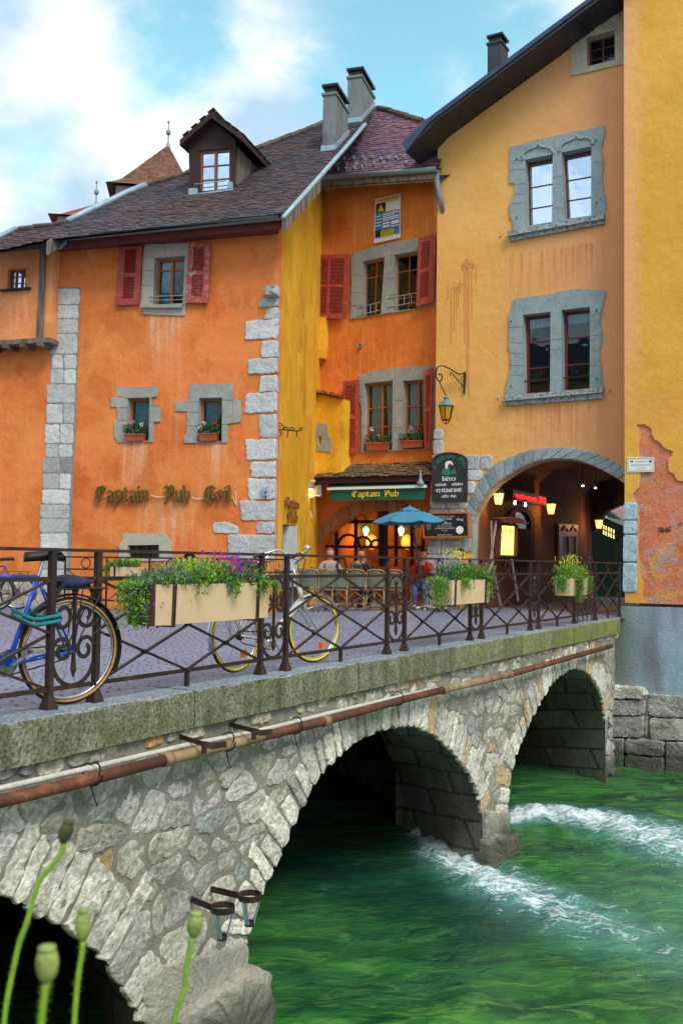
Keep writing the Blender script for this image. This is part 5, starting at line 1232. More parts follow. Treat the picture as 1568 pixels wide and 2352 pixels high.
far_tower('low red tower roof tip with finial behind the left end of the long roof', z1(524, 566), (z1(300, 700), z1(740, 690)), 44, M('tower_tile_red'), fin=34)

# ================================================================ house across the square, seen only as a reflection in the panes
nO = V((.72, .69, 0)).normalized(); PO_ = Plane(V((-12.6, 4.6, 0)), V((-nO.y, nO.x, 0))); 
if PO_.n.dot(nO) < 0: PO_.n = -PO_.n
hO = thing('reflected_house', 'yellow house across the square, seen only mirrored in the blue-framed lower panes', 'house', tuple(PO_.o))
mb = MB(); holes = [[PO_.w(u, v, -.3) for u, v in ((x, z), (x+1.1, z), (x+1.1, z+1.7), (x, z+1.7))] for x in (-5, -2.4, .2, 2.8, 5.2) for z in (1.2, 4.4, 7.0)]
mb.prism([PO_.w(u, v, -.3) for u, v in ((-7, 0), (7, 0), (7, 9.7), (-7, 9.7))], PO_.n*.3, holes=holes); mb.build('front_wall', mat('house_yellow', (.72, .46, .12), (.66, .4, .1), scale=1), hO)
for x in (-5, -2.4, .2, 2.8, 5.2):
    for z in (1.2, 4.4, 7.0):
        mb = MB(); mb.box(PO_.w(x+.55, z+.85, -.2), PO_.u*.57, PO_.n*.02, Z*.87); mb.build('window', M('interior_dark'), hO)
mb = MB(); mb.box(PO_.w(0, 9.8, .1), PO_.u*7.3, PO_.n*.45, Z*.12); mb.build('cornice', M('stone_grey'), hO)
mb = MB(); mb.prism([PO_.w(-7.4, 9.9, .6), PO_.w(-7.4, 11.6, -2.2), PO_.w(-7.4, 9.9, -6)], PO_.u*14.8); mb.build('roof', M('roof_underlay'), hO)
mb = MB(); mb.box(PO_.w(0, 4.9, -3.2), PO_.u*7, PO_.n*2.85, Z*4.9); mb.build('rear_walls', M('house_yellow'), hO)
# ================================================================ lettering
NG = {'i': (1.3, [[(-.1, 3.3), (.6, 3.8), (.6, .5), (1.1, .2)], [(.45, 5.0), (.8, 5.25)]]),
 'n': (3.1, [[(-.1, 3.3), (.6, 3.8), (.6, .4), (.9, .2)], [(.8, 3.0), (1.9, 3.9), (2.4, 3.4), (2.4, .5), (2.9, .2)]]),
 'u': (3.0, [[(-.1, 3.4), (.6, 3.8), (.6, .7), (1.2, .1), (2.2, .9)], [(1.9, 3.5), (2.3, 3.8), (2.3, .4), (2.8, .1)]]),
 'a': (2.9, [[(.4, 3.2), (1.3, 3.9), (2.1, 3.3), (2.1, .4), (2.6, .1)], [(2.0, 2.2), (.8, 1.9), (.45, 1.0), (1.1, .1), (2.1, .8)]]),
 'p': (3.1, [[(-.1, 3.3), (.6, 3.9), (.6, -1.9)], [(.8, 3.1), (1.8, 3.9), (2.5, 3.2), (2.5, .8), (1.7, .1), (.8, .6)]]),
 't': (2.0, [[(.8, 5), (.8, .6), (1.3, .1), (1.8, .5)], [(.0, 3.7), (1.7, 3.7)]]),
 'b': (3.1, [[(.2, 5.9), (.6, 5.4), (.6, .5), (1.6, .1), (2.5, .8), (2.5, 3.1), (1.8, 3.8), (.8, 3.1)]]),
 'l': (1.4, [[(.2, 5.9), (.6, 5.4), (.6, .6), (1.1, .1)]]),
 'r': (2.2, [[(-.1, 3.3), (.6, 3.8), (.6, .5), (1.1, .2)], [(.8, 3.0), (1.5, 3.9), (2.0, 3.3)]]),
 'e': (2.5, [[(2.1, .6), (1.3, .1), (.6, .7), (.6, 3.2), (1.4, 3.9), (2.0, 3.2), (.8, 1.9)]]),
 'c': (2.3, [[(1.9, .6), (1.3, .1), (.6, .7), (.6, 3.2), (1.4, 3.9), (1.9, 3.4)]]),
 's': (2.4, [[(2.0, 3.4), (1.2, 3.9), (.6, 3.1), (1.9, 1.3), (1.3, .1), (.4, .7)]]),
 'o': (2.9, [[(.6, .8), (.6, 3.2), (1.5, 3.9), (2.4, 3.2), (2.4, .8), (1.5, .1), (.6, .8)]]),
 'k': (2.7, [[(.2, 5.9), (.6, 5.4), (.6, .1)], [(.8, 2.2), (2.0, 3.8)], [(1.1, 2.4), (2.2, .2)]]),
 'h': (2.9, [[(.2, 5.9), (.6, 5.4), (.6, .2)], [(.8, 3.0), (1.8, 3.9), (2.4, 3.3), (2.4, .8), (1.9, -.4)]]),
 'w': (4.2, [[(.2, 3.8), (.6, .7), (1.2, .1), (1.9, .7), (1.9, 3.8)], [(1.9, .7), (2.6, .1), (3.4, .9), (3.4, 3.3), (2.9, 3.9)]]),
 'f': (1.8, [[(1.8, 5.4), (1.2, 5.9), (.8, 5.2), (.8, 0)], [(0, 3.7), (1.6, 3.7)]]),
 'C': (4.2, [[(3.7, 4.7), (2.6, 5.8), (1.2, 5.2), (.6, 3.4), (.8, 1.2), (2.0, .1), (3.5, 1.0)], [(2.0, 5.0), (2.0, 1.1)], [(2.9, 5.3), (3.5, 4.0)]]),
 'P': (4.2, [[(.0, 5.0), (1.0, 5.8), (1.4, 5.2), (1.4, .3), (.5, -.9)], [(1.5, 5.0), (2.8, 5.9), (3.7, 5.0), (3.7, 3.0), (2.7, 2.1), (1.5, 2.7)], [(2.5, 5.4), (2.5, 2.6)]]),
 'G': (4.4, [[(3.7, 4.7), (2.6, 5.8), (1.2, 5.2), (.6, 3.4), (.8, 1.2), (2.0, .1), (3.6, .9), (3.6, 2.6), (2.8, 3.0)], [(2.0, 5.0), (2.0, 1.1)]]), ' ': (2.2, []), '.': (1.4, [[(.4, 1.7), (.8, 2.1)]])}
NG['\xe8'] = (2.5, NG['e'][1]+[[(.9, 5.6), (1.6, 4.8)]])
def nibtext(mb, P, text, width, xh, nib=.95, th=.004, col=(1, 1, 1), arc=None, start=0.0):
    """P(u,v,off)->point; blackletter drawn with a broad nib, fitted to width, x-height xh"""
    tot = sum(NG[c][0] for c in text); sx = width/tot; sy = xh/4.; k = 0; x = 0
    ca, sa = math.cos(R(42)), math.sin(R(42)); hx, hy = nib*ca/2, nib*sa/2
    for ch in text:
        wd, strokes = NG[ch]
        for st in strokes:
            for i in range(len(st)-1):
                (ax, ay), (bx, by) = st[i], st[i+1]
                q = [(ax-hx, ay-hy), (ax+hx, ay+hy), (bx+hx, by+hy), (bx-hx, by-hy)]
                ar = sum(q[j][0]*q[(j+1) % 4][1]-q[(j+1) % 4][0]*q[j][1] for j in range(4))
                if abs(ar) < .22*2: m_ = .13; q = [(ax-hx+m_, ay-hy-m_), (ax+hx+m_, ay+hy-m_), (bx+hx-m_, by+hy+m_), (bx-hx-m_, by-hy+m_)]
                pts = [((x+a)*sx, b*sy) for a, b in q]
                if arc:
                    r_, a0 = arc; o = []
                    for a, b in pts: an = a0-a/r_; o.append((math.cos(an)*(r_+b), math.sin(an)*(r_+b)))
                    pts = o
                base = [P(a, b, start) for a, b in pts]; nrm = P(0, 0, start+1)-P(0, 0, start)
                mb.prism(base, nrm*(th+.00025*(k % 7)), col); k += 1
        x += wd
def on(pl, px, py, off=0.0):
    u, v = pl.uv(px, py); return lambda a, b, o=0.0: pl.w(u+a, v+b, off+o)
def pw(pl, xa, xb, y): return abs(pl.uv(xb, y)[0]-pl.uv(xa, y)[0])
def ph(pl, x, ya, yb): return abs(pl.uv(x, yb)[1]-pl.uv(x, ya)[1])
def plain(parent, pl, text, px, py, hpx, m, off=.0, align='CENTER', th=.002, name='text', wpx=None, slant=True):
    cu_ = bpy.data.curves.new('t', 'FONT'); cu_.body = text; cu_.size = 1; cu_.align_x = align; cu_.resolution_u = 2
    o = bpy.data.objects.new('t', cu_); C.objects.link(o); dg = bpy.context.evaluated_depsgraph_get(); me = bpy.data.meshes.new_from_object(o.evaluated_get(dg)); bpy.data.objects.remove(o)
    xs = [v.co.x for v in me.vertices]; ys = [v.co.y for v in me.vertices]
    if not xs: return
    h = ph(pl, px, py, py-hpx); s = h/.70; sx = s
    if wpx: sx = pw(pl, px, px+wpx, py)/(max(xs)-min(xs))
    u, v = pl.uv(px, py); mb = MB(); mb.v = [pl.w(u+q.co.x*sx, v+q.co.y*s, off+th) for q in me.vertices]; mb.f = [list(p.vertices) for p in me.polygons]; mb.c = [(1, 1, 1)]*len(mb.f)
    bpy.data.meshes.remove(me); return mb.build(name, m, parent)
mat('letter_gold', (.15, .10, .015), (.10, .07, .012), scale=14, rough=.55, bump=.4, bscale=60)
mat('letter_brown', (.30, .12, .02), (.22, .08, .02), scale=14, rough=.6, bump=.4)
mat('white_paint', (.78, .78, .75), rough=.5, bump=0, fine=.03); mat('text_white', (.85, .85, .82), rough=.6, bump=0, fine=0)
mat('text_yellow', (.85, .60, .04), rough=.6, bump=0, fine=0); mat('text_green', (.02, .20, .14), rough=.6, bump=0, fine=.05); mat('text_black', (.02, .02, .02), bump=0, fine=0); mat('text_blue', (.03, .12, .35), bump=0, fine=0)

t = thing('wall_lettering', 'gold blackletter pub name Captain Pub Gril fixed on the orange wall', 'sign', tuple(PA.pt(380, 1140)))
for wd, xa, xb in (('Captain', 221, 346), ('Pub', 379, 441), ('Gril', 470, 535)):
    mb = MB(); P = on(PA, xa, 1152, .05); nibtext(mb, P, wd, pw(PA, xa, xb, 1140), ph(PA, xa, 1150, 1126), .9, .05); mb.build('word', M('letter_gold'), t)
mb = MB()
for a, b, s in (((346, 1138), (379, 1141), .02), ((441, 1143), (470, 1144), .02), ((535, 1140), (541, 1158), 0), ((541, 1130), (543, 1160), 0)):
    p, q = PA.pt(*a, .03), PA.pt(*b, .03); mb.tube([p, (p+q)/2-Z*s, q], .006, 5)
mb.build('cable', M('white_paint'), t)
t = thing('wall_lettering', 'two stacked worn brown blackletter words on the ochre side wall', 'sign', tuple(PA2.pt(665, 1170)))
mb = MB(); nibtext(mb, on(PA2, 651, 1160, .03), 'Captain', pw(PA2, 651, 682, 1160), ph(PA2, 660, 1160, 1146), .9, .03); mb.build('word', M('letter_brown'), t)
mb = MB(); nibtext(mb, on(PA2, 657, 1196, .03), 'Pub', pw(PA2, 657, 678, 1190), ph(PA2, 660, 1196, 1180), .9, .03); mb.build('word', M('letter_brown'), t)

# hanging board sign
PCs = PC.par(.16)
t = thing('pub_sign', 'dark arched wooden board listing bières, cocktails, whiskies, restaurant and coffee shop', 'sign', tuple(PCs.pt(1034, 1150)))
arch = [b2(138, 450), b2(140, 170)]+[b2(262+math.cos(a)*124, 165-math.sin(a)*62) for a in [math.pi*(1-k/14) for k in range(15)]]+[b2(387, 170), b2(383, 455)]
mb = MB(); prism_px(mb, PCs, arch, 0, .035); mb.build('board', mat('sign_wood', (.018, .026, .035), (.03, .04, .05), scale=5, stretch=6, rough=.5, bump=.5, bscale=60), t)
inn = [b2(148, 442), b2(150, 172)]+[b2(262+math.cos(a)*112, 167-math.sin(a)*54) for a in [math.pi*(1-k/14) for k in range(15)]]+[b2(376, 172), b2(373, 446)]
mb = MB(); prism_px(mb, PCs, arch, .035, .05, holes=[inn]); mb.build('border', mat('sign_border', (.07, .035, .03), (.045, .022, .02), scale=7, bump=.3), t)
P0 = on(PCs, *b2(262, 300), .036)
cw_ = PCs.uv(*b2(262, 235)); rr = pw(PCs, b2(170, 200)[0], b2(262, 200)[0], b2(0, 200)[1])*1.12
mb = MB(); P = lambda a, b, o=0.0: PCs.w(cw_[0]+a, cw_[1]+b*.82, .036+o)
nibtext(mb, P, 'Captain Pub', rr*2.75, .085, .95, .003, arc=(rr*.98, R(169))); mb.build('text', M('text_green'), t)
for tx, xa, xb, yb, xh in (('bi\xe8res', 210, 306, 304, 22), ('cocktails', 162, 240, 340, 14), ('whiskies', 278, 355, 336, 14), ('.restaurant.', 160, 354, 383, 22), ('coffee shop', 205, 308, 420, 14)):
    mb = MB(); a = b2(xa, yb); b = b2(xb, yb); c = b2(xa, yb-xh); nibtext(mb, on(PCs, *a, .036), tx, pw(PCs, a[0], b[0], a[1]), ph(PCs, a[0], a[1], c[1]), .9, .003); mb.build('text', M('text_white'), t)
mb = MB()
for q in (Zs(b2, (208, 255), (214, 225), (228, 222), (232, 205), (258, 205), (268, 240), (272, 262), (240, 264)), Zs(b2, (282, 228), (296, 222), (306, 240), (312, 256), (280, 258), (268, 250))): prism_px(mb, PCs, rough_px(q, 3, .8, 2), .036, .040)
mb.build('emblem_mugs', M('text_green'), t)
mb = MB(); prism_px(mb, PCs, rough_px(Zs(b2, (233, 218), (232, 180), (245, 166), (268, 164), (282, 172), (286, 192), (278, 196), (274, 184), (264, 180), (262, 192), (254, 184), (250, 205), (246, 218)), 3, .8, 3), .041, .044)
mb.build('emblem_foam', M('text_white'), t)
mb = MB()
for x, y in ((180, 130), (350, 130)): p = PC.pt(*b2(x, y), 0); mb.tube([p, p+PC.n*.16], .012, 6)
mb.build('bracket', M('black_metal'), t)

# chalkboard under it
PCb = PC.par(.12)
t = thing('chalkboard', 'orange framed chalkboard with opening hours on the stone pier, behind the blue parasol', 'chalkboard', tuple(PCb.pt(1025, 1205)))
o_ = Zs(b2, (62, 525), (396, 520), (400, 697), (75, 702)); i_ = Zs(b2, (74, 535), (384, 531), (388, 686), (86, 690))
mb = MB(); prism_px(mb, PCb, o_, 0, .04, holes=[i_]); mb.build('frame', mat('frame_orange', (.55, .13, .02), (.45, .10, .02), scale=8, bump=.1), t)
mb = MB(); prism_px(mb, PCb, i_, .0, .02); mb.build('slate', mat('slate', (.008, .012, .014), (.014, .02, .022), scale=4, rough=.6, bump=0), t)
for tx, x, y, h in (('OUVERT DE 11h \xe0 1h30', 225, 556, 10), ('FERM\xc9 LE MARDI', 222, 573, 11), ('* * *', 220, 590, 8), ('RESTAURATION', 225, 606, 10), ('12h - 14h  19h - 22h', 225, 622, 9), ('LE WEEK END NON STOP', 228, 638, 9), ('12h - 22h', 224, 652, 8), ('* * *', 226, 666, 6), ('Etablissement Climatis\xe9', 228, 683, 8)):
    plain(t, PCb, tx, *b2(x, y), h*.3295, M('text_white'), .021)
plain(t, PCb, 'Wing', *b2(330, 580), 16*.3295, M('text_white'), .021)
mb = MB(); cx, cy = b2(328, 645); mb.lathe(PCb.pt(cx, cy, .021), [(.088, 0), (.088, .004)], PCb.n, 20); mb.build('round_sticker', M('text_white'), t)
mb = MB(); prism_px(mb, PCb, rough_px(Zs(b2, (95, 600), (105, 580), (125, 590), (135, 620), (120, 650), (100, 640)), 4, 1.5, 3), .021, .023); mb.build('chalk_drawing', mat('chalk_dim', (.12, .10, .11), (.2, .1, .08), scale=30, bump=0), t)

# CCTV notice and site notice
PDs = PD.par(.02)
t = thing('street_notice', 'small white plate reading zone sous videosurveillance on the yellow wall', 'sign', tuple(PDs.pt(1471, 1068)))
q = Zs(z6, (1228, 1262), (1392, 1262), (1395, 1350), (1230, 1354))
mb = MB(); prism_px(mb, PDs, q, 0, .012); mb.build('plate', M('white_paint'), t)
e_ = Zs(z6, (1233, 1268), (1387, 1268), (1389, 1345), (1235, 1348)); e2 = Zs(z6, (1236, 1271), (1384, 1271), (1386, 1342), (1238, 1345)); mb = MB(); prism_px(mb, PDs, e_, .012, .014, holes=[e2]); mb.build('border', mat('text_teal', (.03, .25, .25), bump=0, fine=0), t)
plain(t, PDs, 'ZONE SOUS', *z6(1313, 1293), 10*.3775, M('text_teal'), .012, wpx=68*.3775); plain(t, PDs, 'VIDEOSURVEILLANCE', *z6(1314, 1314), 10*.3775, M('text_teal'), .012, wpx=128*.3775)
plain(t, PDs, 'Pour tout renseignement', *z6(1315, 1328), 5*.3775, M('text_teal'), .012, wpx=60*.3775); plain(t, PDs, 's\'adresser \xe0 la mairie', *z6(1315, 1336), 5*.3775, M('text_teal'), .012, wpx=50*.3775)
mb = MB(); prism_px(mb, PDs, Zs(z6, (1248, 1292), (1250, 1278), (1256, 1284), (1264, 1280), (1266, 1292)), .012, .015); mb.build('red_mark', mat('text_red', (.6, .02, .02), bump=0), t)
mb = MB(); prism_px(mb, PDs, Zs(z6, (1360, 1283), (1378, 1276), (1376, 1293), (1364, 1296)), .012, .015); mb.build('blue_mark', M('text_blue'), t)

PBs = PB.par(.03); Q4 = Zs(z2, (885, 1170), (1084, 1122), (1080, 1470), (873, 1517)); c4 = [PBs.uv(*q) for q in Q4]
def bl(s, tt, off=0.0):
    a = [c4[0][k]+(c4[1][k]-c4[0][k])*s for k in (0, 1)]; b = [c4[3][k]+(c4[2][k]-c4[3][k])*s for k in (0, 1)]; return PBs.w(a[0]+(b[0]-a[0])*tt, a[1]+(b[1]-a[1])*tt, off)
t = thing('site_notice', 'tall building site notice in yellow, blue and white under the eaves on the orange wall', 'sign', tuple(bl(.5, 1)))
def cell(s0, a, s1, b, off, m, nm): mb = MB(); mb.prism([bl(s0, a, off), bl(s1, a, off), bl(s1, b, off), bl(s0, b, off)], PBs.n*.003); return mb.build(nm, m, t)
mat('notice_yellow', (.72, .50, .02), bump=0, fine=.03); mat('notice_blue', (.06, .20, .48), bump=0, fine=.03)
mb = MB(); mb.prism([bl(0, 0), bl(1, 0), bl(1, 1), bl(0, 1)], PBs.n*.01); mb.build('panel', M('white_paint'), t)
cell(.04, .02, .97, .10, .011, M('notice_yellow'), 'heading'); cell(.04, .115, .42, .34, .011, M('text_black'), 'warning_panel'); cell(.04, .35, .97, .9, .011, M('notice_blue'), 'blue_field'); cell(.04, .72, .28, .87, .015, M('text_black'), 'black_panel')
mb = MB(); mb.prism([bl(.1, .31, .015), bl(.38, .31, .015), bl(.24, .14, .015)], PBs.n*.002); mb.build('warning_triangle', M('notice_yellow'), t)
for i, (s0, a, s1, b) in enumerate(((.46, .12, .95, .15), (.46, .17, .95, .2), (.46, .22, .95, .25), (.46, .27, .95, .30), (.32, .38, .95, .41), (.32, .43, .8, .45), (.32, .47, .95, .50), (.32, .52, .95, .545), (.06, .40, .28, .42), (.06, .47, .28, .49), (.06, .54, .28, .56), (.06, .61, .28, .63), (.32, .58, .6, .62), (.65, .58, .95, .66), (.32, .65, .6, .69), (.65, .69, .95, .71))): cell(s0, a, s1, b, .016, M('text_white'), 'text_field')
cell(.26, .755, .75, .90, .017, M('notice_yellow'), 'name_field')
uvc = c4[3]; 
def btext(tx, s, tt, h, m, w_, off=.0205):
    p = bl(s, tt, 0); d = p-EYE; px = 784+FPX*d.dot(cr)/d.dot(fw); py = 1176-FPX*d.dot(cu)/d.dot(fw); plain(t, PBs, tx, px, py, h, m, off, wpx=w_)
btext("L'ENTREPOT", .5, .822, 6, M('text_black'), 25); btext('DU BRICOLAGE', .5, .882, 5, M('text_black'), 26); btext('CHANTIER INTERDIT AU PUBLIC', .5, .082, 4, M('text_black'), 48, .015); btext('PERMIS DE CONSTRUIRE', .7, .145, 3.5, M('text_black'), 26)

# ================================================================ pub front
def glow(loc, power, col=(1, .55, .18), r=.05, parent=None):
    l = bpy.data.lights.new('lamp_light', 'POINT'); l.energy = power; l.color = col; l.shadow_soft_size = r; o = bpy.data.objects.new('lamp_light', l); C.objects.link(o); o.location = loc
    if parent: off = V((0, 0, 0)); p = parent; off = p.location; o.parent = parent; o.location = V(loc)-off
    return o
mat('bulb_warm', (1, .6, .2), emit=(1, .50, .14), estr=7, bump=0, usecol=False); mat('bulb_white', (1, 1, 1), emit=(1, .9, .75), estr=5, bump=0, usecol=False)
mat('shade_amber', (.3, .1, .02), emit=(1, .25, .02), estr=1.1, bump=0, usecol=False)
mat('bulb_green', (.1, 1, .3), emit=(.08, 1, .25), estr=4, bump=0, usecol=False)
PI = PB.par(-.25)
# pub room seen through the arch
mb = MB(); RD = 3.0; ul, ur = -.5, LB+.8
mb.add([PI.w(ul, -.0, -RD), PI.w(ur, 0, -RD), PI.w(ur, 3.6, -RD), PI.w(ul, 3.6, -RD)], [(0, 1, 2, 3)])
mb.add([PI.w(ul, 0, 0), PI.w(ul, 0, -RD), PI.w(ul, 3.6, -RD), PI.w(ul, 3.6, 0)], [(0, 1, 2, 3)]); mb.add([PI.w(ur, 0, 0), PI.w(ur, 0, -RD), PI.w(ur, 3.6, -RD), PI.w(ur, 3.6, 0)], [(0, 1, 2, 3)])
mb.add([PI.w(ul, 3.2, 0), PI.w(ur, 3.2, 0), PI.w(ur, 3.2, -RD), PI.w(ul, 3.2, -RD)], [(0, 1, 2, 3)])
mb.build('pub_room', mat('pub_wall', (.42, .15, .03), (.16, .05, .012), scale=1.4, bump=.3), hB)
mb = MB(); S = PI.par(-.45)
def fb_(x0, y0, x1, y1, th=.07): a = S.pt(*b1(x0, y0)); b = S.pt(*b1(x1, y1)); mb.bar(a, b, th, .08, up=S.n)
for x in (400, 515, 650, 820, 860, 930, 1040, 1120): fb_(x, 560 if 500 < x < 1050 else 620, x, 900, .06)
fb_(400, 590, 1125, 585, .08); fb_(400, 760, 1125, 770, .07)
for cx, r_ in ((600, 75), (790, 40), (700, 60)):
    pts = [S.pt(*b1(cx-math.cos(a)*r_, 760-math.sin(a)*r_*1.1)) for a in [math.pi*k/12 for k in range(13)]]; mb.tube(pts, .035, 6)
for a, b in ((520, 900), (650, 900)): pass
prism_px(mb, S, Zs(b1, (820, 590), (862, 590), (862, 900), (820, 900)), -.02, .0, (.6, .5, .5))
mb.build('glazed_screen', M('wood_dark'), hB)
mb = MB(); prism_px(mb, PI, Zs(b1, (790, 515), (865, 512), (865, 580), (790, 583)), -.1, -.08); mb.build('menu_slate', M('slate'), hB)
plain(hB, PI.par(-.08), 'HAPPY', *b1(828, 535), 4, M('chalk_dim'), .0, name='slate_text'); plain(hB, PI.par(-.08), 'HOUR', *b1(828, 555), 4, M('chalk_dim'), .0, name='slate_text')
T1 = PI.par(-2.65)
for i, (x, y, lab) in enumerate(((720, 690, 'glowing pub lamp, left of two inside the arched pub front'), (965, 690, 'glowing pub lamp, right of two inside the arched pub front'))):
    p = T1.pt(*b1(x, y)); l_ = thing('wall_lamp', lab, 'lamp', tuple(p), 'lamps inside the pub')
    mb = MB(); mb.lathe(p-Z*.05+PB.u*.18, [(.02, .10), (.10, .06), (.15, -.04), (.16, -.14), (.12, -.26), (.05, -.30)], n=16); mb.build('lamp_shade', M('shade_amber'), l_, smooth=True)
    mb = MB(); mb.tube([p+Z*.1, p+Z*.2], .015, 6); mb.lathe(p+Z*.12, [(.03, -.1), (.07, 0), (.08, .08), (.02, .15)], n=10); mb.build('green_glass', M('bulb_green'), l_)
    glow(p+PB.u*.18+T1.n*.22-Z*.1, 17, (1, .40, .08), .1, l_)
p = T1.pt(*b1(545, 720)); glow(p, 5, (1, .3, .06), .1, hB)
# stone arch ring
mb = MB(); ie = Zs(b1, (385, 900), (345, 730), (400, 620), (460, 560), (520, 505), (600, 470), (700, 442), (800, 430), (870, 428), (945, 440), (1010, 460), (1100, 500)); ii = Zs(b1, (400, 900), (402, 760), (440, 690), (490, 645), (535, 610), (620, 562), (705, 528), (785, 510), (868, 505), (935, 520), (985, 550), (1060, 600))
for i in range(1, len(ie)-1):
    c = rng.uniform(.8, 1.15); pillow(mb, PB, shrink([PB.uv(*p) for p in (ii[i], ii[i+1], ie[i+1], ie[i])], .008), .03, .0, (c, c, c), step=.07, jag=.01, ruf=.2, seed=i)
mb.build('pub_arch_stones', mat('stone_warm', (.42, .20, .11), (.36, .17, .10), (.40, .27, .18), scale=5, bump=.6, bscale=40), hB)
# tiled pent roof
PR = PB.par(.62); a = PR.pt(*b1(350, 278)); b = PR.pt(*b1(1165, 258)); tp = PB.par(.03).pt(*b1(500, 200)); uu = (b-a).normalized(); vv = (tp-a); vv = (vv-uu*vv.dot(uu)).normalized(); PT = Plane(a, uu, vv)
pp = Zs(b1, (350, 278), (420, 232), (500, 192), (560, 180), (1165, 152), (1165, 262))
pr = MB(); pr.sheet([PT.pt(*q) for q in pp]); pent = pr.build('pent_roof', M('roof_underlay'), hB)
mb = MB(); tiles(mb, PT, pp, seed=12, tw=.15, ex=.10, jit=.02, round_=True); mb.build('roof_tiles', mat('tile_mossy', (.17, .10, .055), (.12, .09, .04), (.10, .11, .04), scale=3, bump=.5, bscale=60, bdist=.006, fine=.25), pent)
mb = MB(); mb.prism([PR.pt(*b1(350, 283), -.02), PR.pt(*b1(1165, 264), -.02), PR.pt(*b1(1165, 305), -.02), PR.pt(*b1(350, 322), -.02)], -PR.n*.05)
mb.prism([PR.pt(*b1(350, 283), -.04), PR.pt(*b1(1165, 264), -.04), PB.pt(*b1(1165, 300), .0), PB.pt(*b1(420, 300), .0)], -Z*.04)
mb.build('timber_fascia', mat('plum_wood', (.06, .018, .025), (.045, .015, .02), scale=5, bump=.3), pent)
# awning
PW_ = PB.par(.85)
t = thing('awning', 'green retracted awning with yellow Captain Pub lettering below the tiled pent roof', 'awning', tuple(PW_.pt(865, 1148)))
mb = MB(); q = Zs(b1, (480, 352), (1135, 336), (1130, 432), (465, 443)); n_ = 30; vs = []
for i in range(n_+1):
    s = i/n_
    for j in range(5):
        tt = j/4; x = q[0][0]*(1-s)*(1-tt)+q[1][0]*s*(1-tt)+q[2][0]*s*tt+q[3][0]*(1-s)*tt; y = q[0][1]*(1-s)*(1-tt)+q[1][1]*s*(1-tt)+q[2][1]*s*tt+q[3][1]*(1-s)*tt
        vs.append(PW_.pt(x, y, .01*math.sin(s*23)*tt))
m_ = len(vs); vs += [v-PW_.n*.004 for v in vs]
mb.add(vs, [(i*5+j, i*5+j+1, i*5+j+6, i*5+j+5) for i in range(n_) for j in range(4)]+[(m_+i*5+j, m_+i*5+j+1, m_+i*5+j+6, m_+i*5+j+5) for i in range(n_) for j in range(4)])
mb.build('valance', mat('awning_green', (.008, .115, .075), (.01, .10, .065), scale=4, rough=.7, bump=.1), t)
mb = MB(); mb.bar(PW_.pt(*b1(453, 359), .02), PW_.pt(*b1(1140, 341), .02), .06, .06); mb.build('front_bar', M('white_paint'), t)
mb = MB(); mb.tube([PB.pt(*b1(470, 335), .35), PB.pt(*b1(1145, 318), .35)], .07, 10); mb.prism([PB.pt(*b1(470, 335), .35), PB.pt(*b1(1145, 318), .35), PW_.pt(*b1(1135, 340), 0), PW_.pt(*b1(480, 356), 0)], Z*.01); mb.build('rolled_cloth', M('awning_green'), t)
mb = MB(); A_ = b1(622, 416); nibtext(mb, on(PW_, *A_, .012), 'Captain', pw(PW_, A_[0], b1(820, 0)[0], A_[1]), ph(PW_, A_[0], A_[1], A_[1]-9.8), 1.0, .003); mb.build('text', M('text_yellow'), t)
mb = MB(); A_ = b1(845, 413); nibtext(mb, on(PW_, *A_, .012), 'Pub', pw(PW_, A_[0], b1(952, 0)[0], A_[1]), ph(PW_, A_[0], A_[1], A_[1]-10), 1.0, .003); mb.build('text', M('text_yellow'), t)
# white bracket with floodlight; lanterns
t = thing('sign_bracket', 'white metal sign bracket with small floodlight on the ochre side wall', 'bracket', tuple(PA2.pt(688, 1160)))
PX = PB.par(1.1); mb = MB()
for a, b in (((256, 290), (256, 478)), ((256, 292), (364, 303)), ((256, 470), (292, 480))): mb.bar(PX.pt(*b1(*a)), PX.pt(*b1(*b)), .05, .05)
pts = [PX.pt(*b1(x, y)) for x, y in ((262, 450), (290, 430), (330, 418), (370, 405), (400, 408))]; mb.tube(pts, .02, 6); mb.build('frame', M('white_paint'), t)
mb = MB(); prism_px(mb, PX, Zs(b1, (268, 345), (400, 330), (405, 410), (330, 415), (270, 455)), -.05, -.02); mb.build('sign_plate', M('chimney_plaster'), t)
p = PX.pt(*b1(325, 350), .1); mb = MB(); mb.lathe(p, [(.03, .12), (.05, .08), (.11, 0), (.10, -.03)], n=12); mb.tube([p+Z*.12, p+Z*.2, PX.pt(*b1(335, 296))], .012, 5); mb.build('floodlight', M('zinc'), t)
mb = MB(); mb.lathe(p-Z*.03, [(.085, 0), (.06, -.05)], n=12); mb.build('bulb', M('bulb_warm'), t); glow(p-Z*.15, 7, (1, .6, .25), .05, t)
